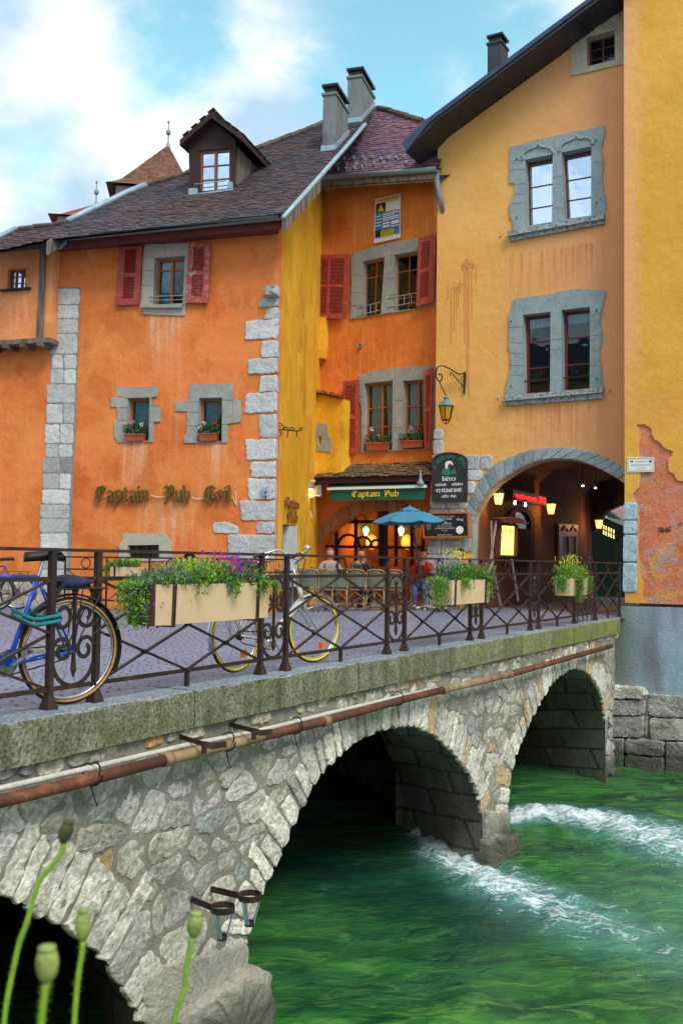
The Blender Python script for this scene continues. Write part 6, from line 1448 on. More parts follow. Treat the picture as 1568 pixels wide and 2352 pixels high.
def lantern(loc, s, label, cat='lantern', lit=True, metal='black_metal', bracket=None, power=8, glassm=None, group=None):
    """loc: centre of the glass body"""
    loc = V(loc); t = thing('wall_lantern', label, cat, tuple(loc), group); a = .5*s; mb = MB(); n = 6; ph0 = .3
    def ringp(r, z): return [loc+V((math.cos(2*math.pi*k/n+ph0)*r, math.sin(2*math.pi*k/n+ph0)*r, z)) for k in range(n)]
    T, B = ringp(.34*s, .30*s), ringp(.20*s, -.32*s)
    for k in range(n):
        mb.bar(T[k], B[k], .03*s, .03*s); mb.bar(T[k], T[(k+1) % n], .03*s, .03*s); mb.bar(B[k], B[(k+1) % n], .03*s, .03*s)
    for k in range(n): mb.tube([B[k], B[k].lerp(loc-Z*.48*s, .5)-Z*.02*s+(B[k]-loc).normalized()*.03*s, loc-Z*.50*s], .012*s, 4)
    mb.lathe(loc-Z*.54*s, [(.01*s, 0), (.035*s, .03*s), (.01*s, .07*s)], n=8); mb.build('cage', M(metal), t)
    mb = MB(); mb.lathe(loc, [(.40*s, .30*s), (.24*s, .50*s), (.12*s, .55*s), (.10*s, .62*s), (.14*s, .64*s), (.14*s, .68*s), (.04*s, .74*s), (.03*s, .86*s)], n=6, ph=.3); mb.build('cap', M('verdigris'), t)
    mb = MB(); mb.lathe(loc, [(.19*s, -.31*s), (.325*s, .29*s)], n=6, ph=.3); mb.build('glass', M(glassm or ('lantern_lit' if lit else 'lantern_glass')), t)
    if lit: mb = MB(); mb.lathe(loc, [(.02*s, -.15*s), (.11*s, -.05*s), (.12*s, .08*s), (.03*s, .18*s)], n=10); mb.build('bulb', M('bulb_warm'), t); glow(loc+V((0, -.5*s, -.1*s)), power, (1, .42, .10), .06*s, t)
    if bracket: bracket(t)
    return t
mat('verdigris', (.10, .28, .30), (.07, .22, .24), scale=8, rough=.5, bump=.2)
def tr_glass(name, col, em):
    m = bpy.data.materials.new(name); m.use_nodes = True; nt = m.node_tree; nt.nodes.clear(); out = N(nt, 'ShaderNodeOutputMaterial'); t_ = N(nt, 'ShaderNodeBsdfTransparent'); t_.inputs[0].default_value = col+(1,); d_ = N(nt, 'ShaderNodeBsdfPrincipled'); d_.inputs['Base Color'].default_value = col+(1,); d_.inputs['Roughness'].default_value = .25
    if em: d_.inputs['Emission Color'].default_value = (1, .45, .1, 1); d_.inputs['Emission Strength'].default_value = em
    mx = N(nt, 'ShaderNodeMixShader'); mx.inputs[0].default_value = .5; L(nt, t_.outputs[0], mx.inputs[1]); L(nt, d_.outputs[0], mx.inputs[2]); L(nt, mx.outputs[0], out.inputs[0]); MATS[name] = m
tr_glass('lantern_glass', (.80, .50, .02), 0); tr_glass('lantern_lit', (1, .75, .4), .8)
PL = PC.par(.75); lc = PC.par(.42).pt(*z6(127, 990)); 
def scroll_bracket(t):
    mb = MB(); Q = lambda x, y, o=.42: PC.par(.42).pt(*z6(x, y))
    wall_t = PC.pt(*z6(242, 742), .03); wall_b = PC.pt(*z6(238, 872), .03); mb.bar(wall_t, wall_b, .04, .03)
    top = [wall_t+(-Z*.02)]+[PC.w(*PC.uv(*z6(x, y)), o) for x, y, o in ((215, 758, .1), (180, 738, .2), (150, 722, .3), (128, 724, .38), (115, 745, .42), (112, 785, .42), (125, 815, .42), (142, 812, .42), (148, 790, .42), (138, 772, .42), (126, 780, .42))]
    mb.tube(catmull(top, 3), .016, 6); mb.tube(catmull([PC.w(*PC.uv(*z6(x, y)), o) for x, y, o in ((238, 835, .03), (205, 790, .1), (180, 755, .19), (172, 765, .2), (180, 775, .19))], 3), .012, 5)
    mb.tube([lc+Z*.36, PC.w(*PC.uv(*z6(130, 815)), .42)], .012, 5); mb.build('bracket', M('black_metal'), t)
lantern(lc, .50, 'unlit blue-green street lantern with amber glass on a scrolled iron bracket at the yellow corner', lit=False, bracket=scroll_bracket)
p = PB.par(1.0).pt(*b1(316, 562))
def br1(t):
    mb = MB(); mb.tube(catmull([p-Z*.22, p-Z*.28-PX.u*.08, p-Z*.2-PX.u*.2], 4), .012, 5); mb.tube([p-Z*.2-PX.u*.2, p-Z*.05-PX.u*.2], .014, 5); mb.build('bracket', M('black_metal'), t)
lantern(p, .36, 'small lit lantern beside the pub menu slate on the ochre wall', bracket=br1, power=6)
PPW = Plane(PC.w(ci[2][0], 0, -.3), -PC.n)            # left wall of the passage
for i, (x, y, lab, s, pw_) in enumerate(((1145, 1146, 'lit lantern left of the red neon sign in the passage', .42, 10), (1265, 1169, 'lit lantern right of the red neon sign in the passage', .44, 10), (1375, 1204, 'lit lantern at the far green shop front inside the passage', .42, 8))):
    q = PPW.pt(x, y, .3) if i < 2 else PC.par(-9.2).pt(x, y)
    def brk(t, q=q): mb = MB(); mb.tube([q-Z*.2, q-Z*.28, q-Z*.2-PPW.n*.3], .012, 5); mb.build('bracket', M('black_metal'), t)
    lantern(q, s, lab, bracket=brk, power=pw_, group=None)
# neon
PN = PPW.par(.35)
t = thing('neon_sign', 'red neon letters Restaurant Pub on a black box high on the passage wall', 'sign', tuple(PN.pt(1215, 1145)))
mb = MB(); prism_px(mb, PPW.par(.3), Zs(b2, (700, 360), (935, 415), (935, 475), (700, 440)), -.2, 0); mb.build('box', M('black_metal'), t)
mat('neon_red', (1, .02, .02), emit=(1, .008, .006), estr=2.6, bump=0, usecol=False)
for tx, xa, xb, ya, yb, hh in (('restaurant', 716, 862, 418, 447, 40), ('Pub', 880, 926, 450, 458, 44)):
    a, b = PN.uv(*b2(xa, ya)), PN.uv(*b2(xb, yb)); mb = MB(); h_ = ph(PN, b2(xa, 0)[0], b2(0, ya)[1], b2(0, ya-hh*.55)[1]); nibtext(mb, lambda u, v, o=0.0: PN.w(a[0]+u, a[1]+v+(b[1]-a[1])*u/(b[0]-a[0]), o), tx, b[0]-a[0], h_, .7, .02); mb.build('neon_word', M('neon_red'), t)
for x, y in ((713, 457), (785, 470)):
    q = PN.pt(*b2(x, y)); l_ = thing('spot_lamp', 'small white spot below the %s end of the red neon sign' % ('left' if x < 750 else 'middle'), 'lamp', tuple(q), 'spots under the neon')
    mb = MB(); mb.lathe(q, [(.02, .06), (.03, 0), (.025, -.04)], n=8); mb.build('bulb', M('bulb_white'), l_); mb = MB(); mb.lathe(q+Z*.06, [(.035, 0), (.035, .08)], n=8); mb.build('housing', M('black_metal'), l_)
for i, (x, y) in enumerate(((1338, 1117), (1367, 1122))):
    q = PC.par(-4.0).pt(x, y); l_ = thing('ceiling_spot', 'tiny white ceiling spot in the dark vault, %s of two' % ('left' if i == 0 else 'right'), 'lamp', tuple(q), 'ceiling spots')
    mb = MB(); mb.lathe(q, [(.02, .03), (.035, 0)], n=8); mb.build('bulb', M('bulb_white'), l_); mb = MB(); mb.lathe(q+Z*.03, [(.045, 0), (.045, .12), (.01, .12), (.01, .5)], n=8); mb.build('housing', M('black_metal'), l_)
# passage door, menu case, double poster frame
mb = MB(); PQ = PPW.par(.02)
ar = [b2(632, 900), b2(634, 620)]+[b2(730+math.cos(a)*98, 600-math.sin(a)*115) for a in [math.pi*(1-k/12) for k in range(13)]]+[b2(826, 640), b2(828, 900)]
ai = [b2(655, 900), b2(657, 625)]+[b2(728+math.cos(a)*72, 605-math.sin(a)*90) for a in [math.pi*(1-k/12) for k in range(13)]]+[b2(800, 645), b2(802, 900)]
t = hC; prism_px(mb, PPW, ar, .01, .10, holes=[ai]); d_ = mb.build('passage_door', M('wood_dark'), hC)
mb = MB(); prism_px(mb, PPW, ai, .012, .03); mb.build('door_leaf', mat('door_glass', (.02, .015, .02), rough=.15, bump=0), d_)
mb = MB(); mb.bar(PPW.pt(*b2(712, 520), .05), PPW.pt(*b2(712, 890), .05), .05, .04); mb.bar(PPW.pt(*b2(655, 575), .05), PPW.pt(*b2(802, 600), .05), .05, .04); mb.build('door_bars', M('wood_brown'), d_)
PM = PPW.par(.9)
t = thing('menu_case', 'glowing yellow menu case standing on wooden easel legs in the passage', 'menu', tuple(PM.pt(1165, 1390)))
mb = MB(); co_ = Zs(b2, (583, 600), (712, 608), (706, 832), (574, 830)); cin = Zs(b2, (597, 613), (702, 620), (696, 822), (588, 818)); prism_px(mb, PM, co_, 0, .08, holes=[cin]); prism_px(mb, PM, Zs(b2, (540, 565), (660, 555), (720, 575), (715, 600), (560, 590)), 0, .2); mb.build('case', mat('dark_red_wood', (.10, .02, .015), bump=.1), t)
mb = MB(); prism_px(mb, PM, cin, 0, .02); mb.build('lit_panel', mat('menu_lit', (.7, .5, .12), (.9, .65, .2), scale=9, emit=(1, .62, .10), estr=1.1, bump=0, usecol=False), t)
mb = MB()
for s0, s1, a, b in ((.12, .45, .1, .28), (.5, .88, .1, .3), (.1, .42, .34, .52), (.48, .86, .36, .5), (.14, .5, .58, .8), (.56, .88, .56, .82)):
    c = [PM.uv(*q) for q in cin]; f = lambda s, tt: PM.w(c[0][0]+(c[1][0]-c[0][0])*s, c[0][1]+(c[3][1]-c[0][1])*tt, .021); mb.prism([f(s0, a), f(s1, a), f(s1, b), f(s0, b)], PM.n*.004)
mb.build('menu_sheets', mat('menu_paper', (.75, .6, .3), emit=(1, .7, .25), estr=.45, bump=0), t)
mb = MB()
for a, b in (((548, 580), (556, 850)), ((585, 570), (545, 850)), ((548, 850), (612, 1170)), ((690, 850), (735, 1140)), ((560, 860), (480, 1090))): mb.bar(PM.pt(*b2(*a), .1), PM.pt(*b2(*b), .1), .035, .03)
mb.build('easel', mat('easel_wood', (.33, .27, .22), (.25, .2, .16), bump=.2), t)
mb = MB(); PF = PPW.par(.03); q1 = Zs(b2, (1005, 600), (1140, 610), (1135, 830), (1005, 850)); prism_px(mb, PF, q1, 0, .06, holes=[Zs(b2, (1035, 690), (1075, 690), (1075, 820), (1035, 815)), Zs(b2, (1085, 692), (1125, 692), (1122, 815), (1085, 820))])
for x in (1045, 1105): prism_px(mb, PF, Zs(b2, (x-22, 650), (x, 615), (x+24, 650), (x+20, 655), (x, 628), (x-18, 655)), .06, .1, (1.5, 1.3, 1.2))
t = thing('notice_case', 'dark double notice case with two small gables on the passage wall', 'notice board', tuple(PF.pt(1300, 1280))); mb.build('frame', M('wood_brown'), t)
mb = MB(); prism_px(mb, PF, Zs(b2, (1035, 690), (1125, 692), (1122, 818), (1035, 815)), .01, .02); mb.build('notice', mat('notice_grey', (.22, .22, .22), (.15, .14, .13), scale=8, bump=0), t)
# pub side door and slates
t = hB; mb = MB(); mb.add([PA2.w(door_u0, -.02, -.2), PA2.w(door_u1, -.02, -.2), PA2.w(door_u1, door_top, -.2), PA2.w(door_u0, door_top, -.2)], [(0, 1, 2, 3)]); mb.build('side_door', M('door_glass'), hB)
mb = MB(); mb.prism([PA2.w(door_u1-.02, 0, -.2), PA2.w(door_u1+.0, 0, -.2), PA2.w(door_u1, door_top, -.2), PA2.w(door_u1-.02, door_top, -.2)], PA2.n*.2); prism_px(mb, PA2, Zs(b1, (190, 618), (240, 615), (240, 930), (190, 930)), -.15, .01); mb.build('door_jamb', mat('white_wall', (.6, .66, .68), (.5, .56, .58), bump=.1), hB)
t = thing('menu_slate', 'narrow framed chalk menu on the ochre wall below the small lantern', 'menu board', tuple(PX.pt(697, 1262)))
PZ = Plane(PB.par(.9).pt(697, 1240), PB.u); mb = MB(); o_ = Zs(b1, (272, 630), (310, 625), (303, 778), (265, 780)); i_ = Zs(b1, (277, 637), (305, 633), (299, 771), (270, 773)); prism_px(mb, PZ, o_, 0, .04, holes=[i_]); mb.build('frame', M('wood_brown'), t)
mb = MB(); prism_px(mb, PZ, i_, 0, .02); mb.build('slate', M('slate'), t)
mb = MB()
for k in range(9):
    y = 648+k*13; prism_px(mb, PZ, Zs(b1, (276+rng.uniform(0, 3), y), (296+rng.uniform(0, 5), y-1), (296, y+3), (276, y+4)), .021, .023)
mb.build('chalk_lines', mat('chalk', (.55, .55, .52), bump=0), t)
t = thing('pavement_sign', 'small A-board slate with red frame standing left of the chairs', 'menu board', tuple(G(632, 1400)))
PY = Plane(atY(632, 1300, 19.6), PB.u); mb = MB(); o_ = Zs(b1, (45, 868), (120, 864), (126, 1010), (52, 1015)); i_ = Zs(b1, (55, 878), (112, 874), (117, 995), (60, 1000)); prism_px(mb, PY, o_, 0, .04, holes=[i_])
for x in (52, 126): mb.bar(PY.pt(*b1(x, 1010)), V((PY.pt(*b1(x, 1010)).x, PY.pt(*b1(x, 1010)).y, 0)), .03, .03)
mb.build('frame', mat('red_frame', (.45, .07, .03), bump=.1), t); mb = MB(); prism_px(mb, PY, i_, 0, .02); mb.build('slate', M('slate'), t)
# iron scroll sign arm on the corner
t = thing('wrought_bracket', 'small scrolled wrought iron sign arm on the white corner stones', 'bracket', tuple(PA2.pt(637, 985)))
PV = Plane(PA2.pt(641, 985, .03), PB.u); mb = MB(); s_ = lambda *p: mb.tube(catmull([PV.pt(*z5(x, y)) for x, y in p], 3), .012, 5)
s_((287, 1350), (287, 1480)); s_((290, 1425), (340, 1420), (400, 1425), (440, 1428), (470, 1422), (474, 1408), (462, 1405), (458, 1415)); s_((290, 1365), (315, 1370), (340, 1400), (330, 1420), (310, 1415), (305, 1400), (315, 1395)); s_((340, 1420), (350, 1400), (375, 1408), (372, 1420)); s_((385, 1425), (395, 1402), (415, 1408), (410, 1420)); s_((290, 1470), (315, 1465), (325, 1440), (310, 1435)); s_((370, 1428), (368, 1480)); s_((435, 1428), (437, 1472)); mb.build('scrollwork', M('black_metal'), t)
t = thing('intercom_box', 'small grey box on the corner stones right of the gold lettering', 'box', tuple(PA.pt(610, 1148, .05)))
mb = MB(); prism_px(mb, PA, Zs(z4, (1438, 1160), (1462, 1158), (1460, 1205), (1438, 1207)), .03, .09); mb.build('case', M('zinc_light'), t); mb = MB(); p = PA.pt(*z4(1449, 1185), .09); mb.lathe(p, [(.02, 0), (.02, .01)], PA.n, 10); mb.tube([PA.pt(*z4(1449, 1207), .05), PA.pt(*z4(1449, 1230), .04)], .01, 5); mb.build('lens', M('black_metal'), t)
t = thing('bird_ornament', 'small blue-grey hanging lamp at the right end of the green awning', 'lamp', tuple(PW_.pt(*b1(1100, 310))))
mb = MB(); p = PW_.pt(*b1(1100, 318), .05); mb.lathe(p, [(.08, -.05), (.09, 0), (.05, .06), (.03, .12), (.01, .3)], n=12); mb.build('shade', M('zinc'), t, smooth=True)

# ================================================================ railings
def flat_tube(mb, pts, w_, d_, n_=V((0, 0, 1))):
    for i in range(len(pts)-1):
        a, b = V(pts[i]), V(pts[i+1]); e = (b-a)*.06; mb.bar(a-e, b+e, d_, w_, up=n_)
def spiral(cx, cz, r0_, r1_, a0, a1, n=18): return [(cx+math.cos(a0+(a1-a0)*k/n)*(r0_+(r1_-r0_)*k/n), cz+math.sin(a0+(a1-a0)*k/n)*(r0_+(r1_-r0_)*k/n)) for k in range(n+1)]
ZT, ZM, ZB = 1.06, .865, .14
up0 = [RAILP.uv(x, 1400)[0] for x in (112, 218, 597, 655, 888, 928, 1079, 1105, 1217, 1236, 1318, 1366, 1422)]
u_ = [0.0, up0[1]]; pairs = []
base_u = [RAILP.uv(x, y)[0] for x, y in ((112, 1600), (218, 1590), (597, 1540), (655, 1530), (888, 1490), (928, 1480), (1079, 1455), (1105, 1450), (1217, 1435), (1236, 1432), (1318, 1420), (1366, 1412), (1422, 1405))]
pairs = [(base_u[0]-2.42, base_u[1]-2.42)]+[(base_u[i], base_u[i+1]) for i in range(0, 10, 2)]
W = lambda u, z, o=0.0: RAILP.w(u, z, o)
t = thing('iron_railing', 'rusty wrought iron railing with scroll panels along the bridge kerb', 'railing', tuple(W(0, 0)))
lo_, hi_ = pairs[0][0]-2.2, base_u[12]
for z, w_, d_, nm in ((ZT, .05, .022, 'top_rail'), (ZM, .022, .03, 'middle_rail'), (ZB, .022, .03, 'bottom_rail')):
    mb = MB(); mb.bar(W(lo_, z), W(hi_+(.25 if z == ZT else 0), z), w_, d_); mb.build(nm, M('iron'), t)
def post(u):
    mb = MB(); mb.bar(W(u, 0.04), W(u, ZT-.01), .044, .040, up=RAILP.n); a = .04/2; vs = []
    for z, e in ((.0, .045), (.03, .042), (.10, .0225)): vs += [W(u+sx*e, z, sy*e) for sx, sy in ((-1, -1), (1, -1), (1, 1), (-1, 1))]
    mb.add(vs, [(0, 1, 2, 3), (8, 9, 10, 11)]+[(r*4+k, r*4+(k+1) % 4, r*4+4+(k+1) % 4, r*4+4+k) for r in (0, 1) for k in range(4)]); mb.build('post', M('iron'), t)
def scroll_panel(u0, u1, zt_=ZM, zb_=ZB):
    mb = MB(); c = (u0+u1)/2; hw = (u1-u0)/2-.02; mb.bar(W(c, zb_+.10), W(c, zt_-.08), .02, .02, up=RAILP.n)
    for zc, sg in ((zt_-hw-.005, 1), (zb_+hw+.005, -1)):
        for sx in (-1, 1):
            p = [(sx*math.cos(a)*hw, sg*math.sin(a)*hw) for a in [math.pi/2*(1-k/8) for k in range(9)]]+[(sx*q[0], sg*q[1]) for q in spiral(.54*hw, -.25*hw if hw > .1 else 0, .5*hw, .16*hw, R(22), R(-420), 22)]
            flat_tube(mb, [W(c+x, zc+y) for x, y in p], .010, .028, RAILP.n)
    mb.lathe(W(c, zb_+.06), [(.004, 0), (.022, .05), (.018, .1)], n=6); mb.lathe(W(c, zt_-.10), [(.02, 0), (.026, .03), (.004, .07)], n=6)
    mb.build('scroll_panel', M('iron'), t)
def lattice(u0, u1, ring_=True):
    mb = MB(); zc = (ZM+ZB)/2; c = (u0+u1)/2; o = .008
    segs = (((u0, ZB), (u1, ZM), o), ((u0, ZM), (u1, ZB), -o), ((u0, zc), (c, ZM), -o*1.1), ((c, ZM), (u1, zc), o*1.1), ((u1, zc), (c, ZB), -o*1.2), ((c, ZB), (u0, zc), o*1.2))
    for a, b, of in segs: mb.bar(W(*a, of), W(*b, of), .014, .026, up=RAILP.n)
    for p in ((c, zc), ((u0+c)/2, (zc+ZM)/2), ((u0+c)/2, (zc+ZB)/2), ((u1+c)/2, (zc+ZM)/2), ((u1+c)/2, (zc+ZB)/2)): mb.lathe(W(*p, -.022), [(.018, 0), (.018, .044)], RAILP.n, 8)
    mb.build('lattice', M('iron'), t)
    mb = MB(); mb.bar(W(c, 0), W(c, ZB+.02), .03, .03, up=RAILP.n); mb.build('short_post', M('iron'), t)
    if ring_:
        mb = MB(); r = (ZT-ZM)/2-.012
        for sx in (-1, 1): flat_tube(mb, [W(c+sx*x, (ZT+ZM)/2+y) for x, y in [(math.cos(a)*r, math.sin(a)*r) for a in [R(90-k*14) for k in range(11)]]+spiral(.45*r, -.62*r, .3*r, .12*r, R(-30), R(-330), 12)], .01, .026, RAILP.n)
        mb.build('omega_scroll', M('iron'), t)
prev = None
for a, b in pairs:
    post(a); post(b); scroll_panel(a, b)
    if prev is not None: lattice(prev, a)
    prev = b
lattice(prev, base_u[10]); post(base_u[10]); post(base_u[11]); w3 = (base_u[11]-base_u[10])/3
for k in range(3): scroll_panel(base_u[10]+w3*k, base_u[10]+w3*(k+1), ZB+.36)
scroll_panel(base_u[10]+.02, base_u[11]-.02)
lattice(base_u[11], base_u[12]); post(base_u[12]); lattice(pairs[0][0]-2.0, pairs[0][0])
# rear rail before the orange house
PAR = PA.par(.75); ur0, ur1 = PAR.uv(150, 1300)[0], PAR.uv(655, 1300)[0]
t2 = thing('iron_railing', 'thin dark railing along the foot of the orange house', 'railing', tuple(PAR.w(ur0, 0)))
for z, nm in ((1.04, 'top_rail'), (.80, 'middle_rail'), (.20, 'bottom_rail')):
    mb = MB(); mb.bar(PAR.w(ur0, z), PAR.w(ur1, z), .03, .03); mb.build(nm, M('iron'), t2)
k = ur0
while k < ur1+.01:
    mb = MB(); mb.bar(PAR.w(k, 0), PAR.w(k, 1.03), .03, .03, up=PAR.n); mb.build('post', M('iron'), t2); k += (ur1-ur0)/5
mb = MB()
for k in range(5):
    c = ur0+(ur1-ur0)*(k+.5)/5; h = (ur1-ur0)/10-.03
    mb.bar(PAR.w(c-h, .2, .01), PAR.w(c+h, .8, .01), .014, .014, up=PAR.n); mb.bar(PAR.w(c-h, .8, -.01), PAR.w(c+h, .2, -.01), .014, .014, up=PAR.n)
    flat_tube(mb, [PAR.w(c+math.cos(a)*.1, .92+math.sin(a)*.1) for a in [2*math.pi*q/14 for q in range(15)]], .01, .02, PAR.n)
mb.build('lattice', M('iron'), t2)
# ================================================================ pipes and iron fittings on the bridge face
FP = FACE.par(.14)
rust_pts = [(-40, 1852), (0, 1841), (170, 1800), (381, 1745), (560, 1703), (746, 1657), (930, 1606), (1019, 1585), (1169, 1550), (1300, 1513), (1403, 1484)]
pts = [FP.pt(*q) for q in rust_pts]; a, b = pts[0], pts[-1]
pts = [FP.w(FP.uv(*q)[0], FP.uv(*q)[1]) for q in rust_pts]
t = thing('rusty_pipe', 'long rusty iron pipe running along the bridge wall under the kerb', 'pipe', tuple(pts[3]))
mat('rust', (.085, .035, .025), (.15, .05, .03), (.30, .11, .05), scale=5, rough=.7, metal=.2, bump=.7, bscale=60, bdist=.004, fine=.25)
mat('rust_pale', (.34, .25, .14), (.22, .12, .06), scale=5, rough=.7, bump=.5, bscale=60)
mb = MB(); mb.tube(pts[:4], .042, 12); mb.build('pipe_section', M('rust'), t, smooth=True); mb = MB(); mb.tube([pts[3], pts[4], pts[4].lerp(pts[5], .2)], .042, 12); mb.build('pipe_section', M('rust_pale'), t, smooth=True)
mb = MB(); mb.tube([pts[4].lerp(pts[5], .2)]+pts[5:8], .040, 12); mb.build('pipe_section', M('rust'), t, smooth=True)
mb = MB(); mb.tube(pts[7:9], .042, 12); mb.build('pipe_section', M('rust_pale'), t, smooth=True); mb = MB(); mb.tube(pts[8:], .042, 12); mb.build('pipe_section', M('rust'), t, smooth=True)
mb = MB(); d = (pts[4]-pts[3]).normalized()
for k in (3, 5, 7, 8): mb = MB(); mb.tube([pts[k]-d*.03, pts[k]+d*.05], .052, 12); mb.build('pipe_collar', M('rust_pale'), t, smooth=True)
FW = FACE.par(.10); wp = [FW.w(*FW.uv(*q)) for q in ((-40, 1823), (0, 1812), (200, 1766), (419, 1714), (600, 1678), (746, 1641), (900, 1604), (1004, 1581))]
t = thing('white_conduit', 'thin white conduit lying just above the rusty pipe', 'pipe', tuple(wp[3])); mb = MB(); mb.tube(wp, .019, 10); mb.build('conduit', mat('conduit_white', (.55, .53, .46), (.45, .43, .36), scale=4, bump=.2), t, smooth=True)
mb = MB()
for k in (2, 4, 5): mb = MB(); mb.tube([wp[k], wp[k]+d*.08], .023, 10); mb.build('conduit_joint', M('conduit_white'), t)
for i, x in enumerate((208, 518, 672, 910)):
    k = max(j for j in range(len(rust_pts)-1) if rust_pts[j][0] <= x); s = (x-rust_pts[k][0])/(rust_pts[k+1][0]-rust_pts[k][0]); c = pts[k].lerp(pts[k+1], s)+Z*.025
    mb = MB(); r = .072; lp = [c+FACE.n*(math.cos(q)*.06)+Z*(math.sin(q)*r)+d*.03*math.sin(q*1.3) for q in [2*math.pi*j/16 for j in range(17)]]; mb.tube(lp, .006, 5); mb.tube([lp[12], lp[12]-Z*.09+d*.03, lp[12]-Z*.14+d*.06], .005, 5)
    tag(mb.build('cable_tie', M('black_metal')), 'black cable tie round both pipes, '+('nearest the left edge', 'right of the first iron bracket', 'left of the middle arch crown', 'above the middle arch crown')[i], 'cable tie', 'cable ties')
for i, q in enumerate((((870, 300), (985, 335), (965, 362), (1090, 335)), ((1110, 240), (1225, 270), (1208, 297), (1310, 275)))):
    root = FACE.pt(*b5(*q[0])); e1_ = FACE.par(.26).pt(*b5(*q[1])); e2_ = FACE.par(.30).pt(*b5(*q[3])); mb = MB()
    mb.bar(root, e1_, .035, .012, up=RU); mb.bar(e1_, e1_.lerp(e2_, .35)-Z*.015, .045, .012, up=FACE.n); mb.bar(e1_.lerp(e2_, .35)-Z*.015, e2_, .045, .012, up=FACE.n); mb.bar(e1_, e1_-Z*.07, .05, .012, up=FACE.n)
    tag(mb.build('pipe_bracket', M('iron')), 'forked iron bracket reaching over the pipes, '+('left one' if i == 0 else 'right one')+' of the pair', 'bracket', 'pipe brackets')
# torch holders
t = thing('torch_holder', 'pair of rusty iron ring baskets on arms from the near bridge pier', 'holder', tuple(FACE.pt(*b5(1075, 1180))))
for root, ring_c, low in (((925, 1085), (1075, 1128), (1078, 1265)), ((1020, 1035), (1205, 1070), (1195, 1205))):
    mb = MB(); o_ = .34 if root[0] < 1000 else .42; FR = FACE.par(o_); c = FR.pt(*b5(*ring_c)); lz = FR.pt(*b5(*low)); rt = FACE.pt(*b5(*root)); R_ = .085
    mb.bar(rt, c-FACE.n*R_*.9-RU*.03, .045, .014, up=RU); mb.bar(rt+RU*.0, c-FACE.n*R_*.9-RU*.03, .014, .035, up=RU); mb.build('arm', M('iron'), t)
    mb = MB(); n = 20; circ = [c+V((math.cos(q)*R_, math.sin(q)*R_, 0)) for q in [2*math.pi*j/n for j in range(n+1)]]; flat_tube(mb, circ, .045, .008, Z)
    cl_ = V((c.x, c.y, lz.z)); circ2 = [cl_+V((math.cos(q)*.032, math.sin(q)*.032, 0)) for q in [2*math.pi*j/10 for j in range(11)]]; flat_tube(mb, circ2, .035, .006, Z)
    mb.build('ring', M('iron'), t); mb = MB()
    for q in (R(20), R(140), R(250)): mb.bar(c+V((math.cos(q)*R_, math.sin(q)*R_, -.01)), cl_+V((math.cos(q)*.032, math.sin(q)*.032, 0)), .03, .006, up=V((-math.sin(q), math.cos(q), 0)).cross(Z))
    mb.build('basket_strap', M('zinc_light'), t)
# tufts of weed
def leafball(mb, c, r, n, ls, cols, squash=(1, 1, .7)):
    for _ in range(n):
        d_ = V((rng.gauss(0, 1), rng.gauss(0, 1), rng.gauss(0, 1))); d_.normalize(); d_ *= rng.random()**.5; p = c+V((d_.x*r*squash[0], d_.y*r*squash[1], d_.z*r*squash[2])); leaf(mb, p, ls*rng.uniform(.6, 1.3), rng.choice(cols), d_)
def leaf(mb, p, s, col, dr=None, wd=.5):
    a = V((rng.gauss(0, 1), rng.gauss(0, 1), rng.gauss(.3, 1))).normalized()
    if dr is not None: a = (a*.8+dr.normalized()*.7).normalized()
    b = a.cross(V((rng.gauss(0, 1), rng.gauss(0, 1), rng.gauss(0, 1)))).normalized(); n_ = a.cross(b); k = rng.uniform(.75, 1.25); col = tuple(c*k for c in col)
    mb.add([p, p+a*s*.5+b*s*wd*.5+n_*s*.08, p+a*s, p+a*s*.5-b*s*wd*.5+n_*s*.08], [(0, 1, 2, 3)], col)
def leafmat(name, tr=.35):
    m = bpy.data.materials.new(name); m.use_nodes = True; nt = m.node_tree; nt.nodes.clear(); out = N(nt, 'ShaderNodeOutputMaterial'); a = N(nt, 'ShaderNodeVertexColor'); a.layer_name = 'col'
    p = N(nt, 'ShaderNodeBsdfPrincipled'); L(nt, a.outputs[0], p.inputs['Base Color']); p.inputs['Roughness'].default_value = .5; t_ = N(nt, 'ShaderNodeBsdfTranslucent'); L(nt, a.outputs[0], t_.inputs[0]); mx = N(nt, 'ShaderNodeMixShader'); mx.inputs[0].default_value = tr
    L(nt, p.outputs[0], mx.inputs[1]); L(nt, t_.outputs[0], mx.inputs[2]); L(nt, mx.outputs[0], out.inputs[0]); MATS[name] = m
leafmat('leaves'); leafmat('petals', .25)
GR = [(.10, .26, .03), (.07, .19, .03), (.18, .38, .04), (.24, .44, .08)]; GY = [(.32, .52, .04), (.24, .44, .03)]; GB = [(.17, .28, .19), (.24, .34, .27), (.12, .22, .13)]
mb = MB(); leafball(mb, PD.w(*PD.uv(1393, 1516), .06), .10, 160, .05, GR); tag(mb.build('weed', M('leaves')), 'green weed tuft growing where the bridge meets the right wall', 'plant')

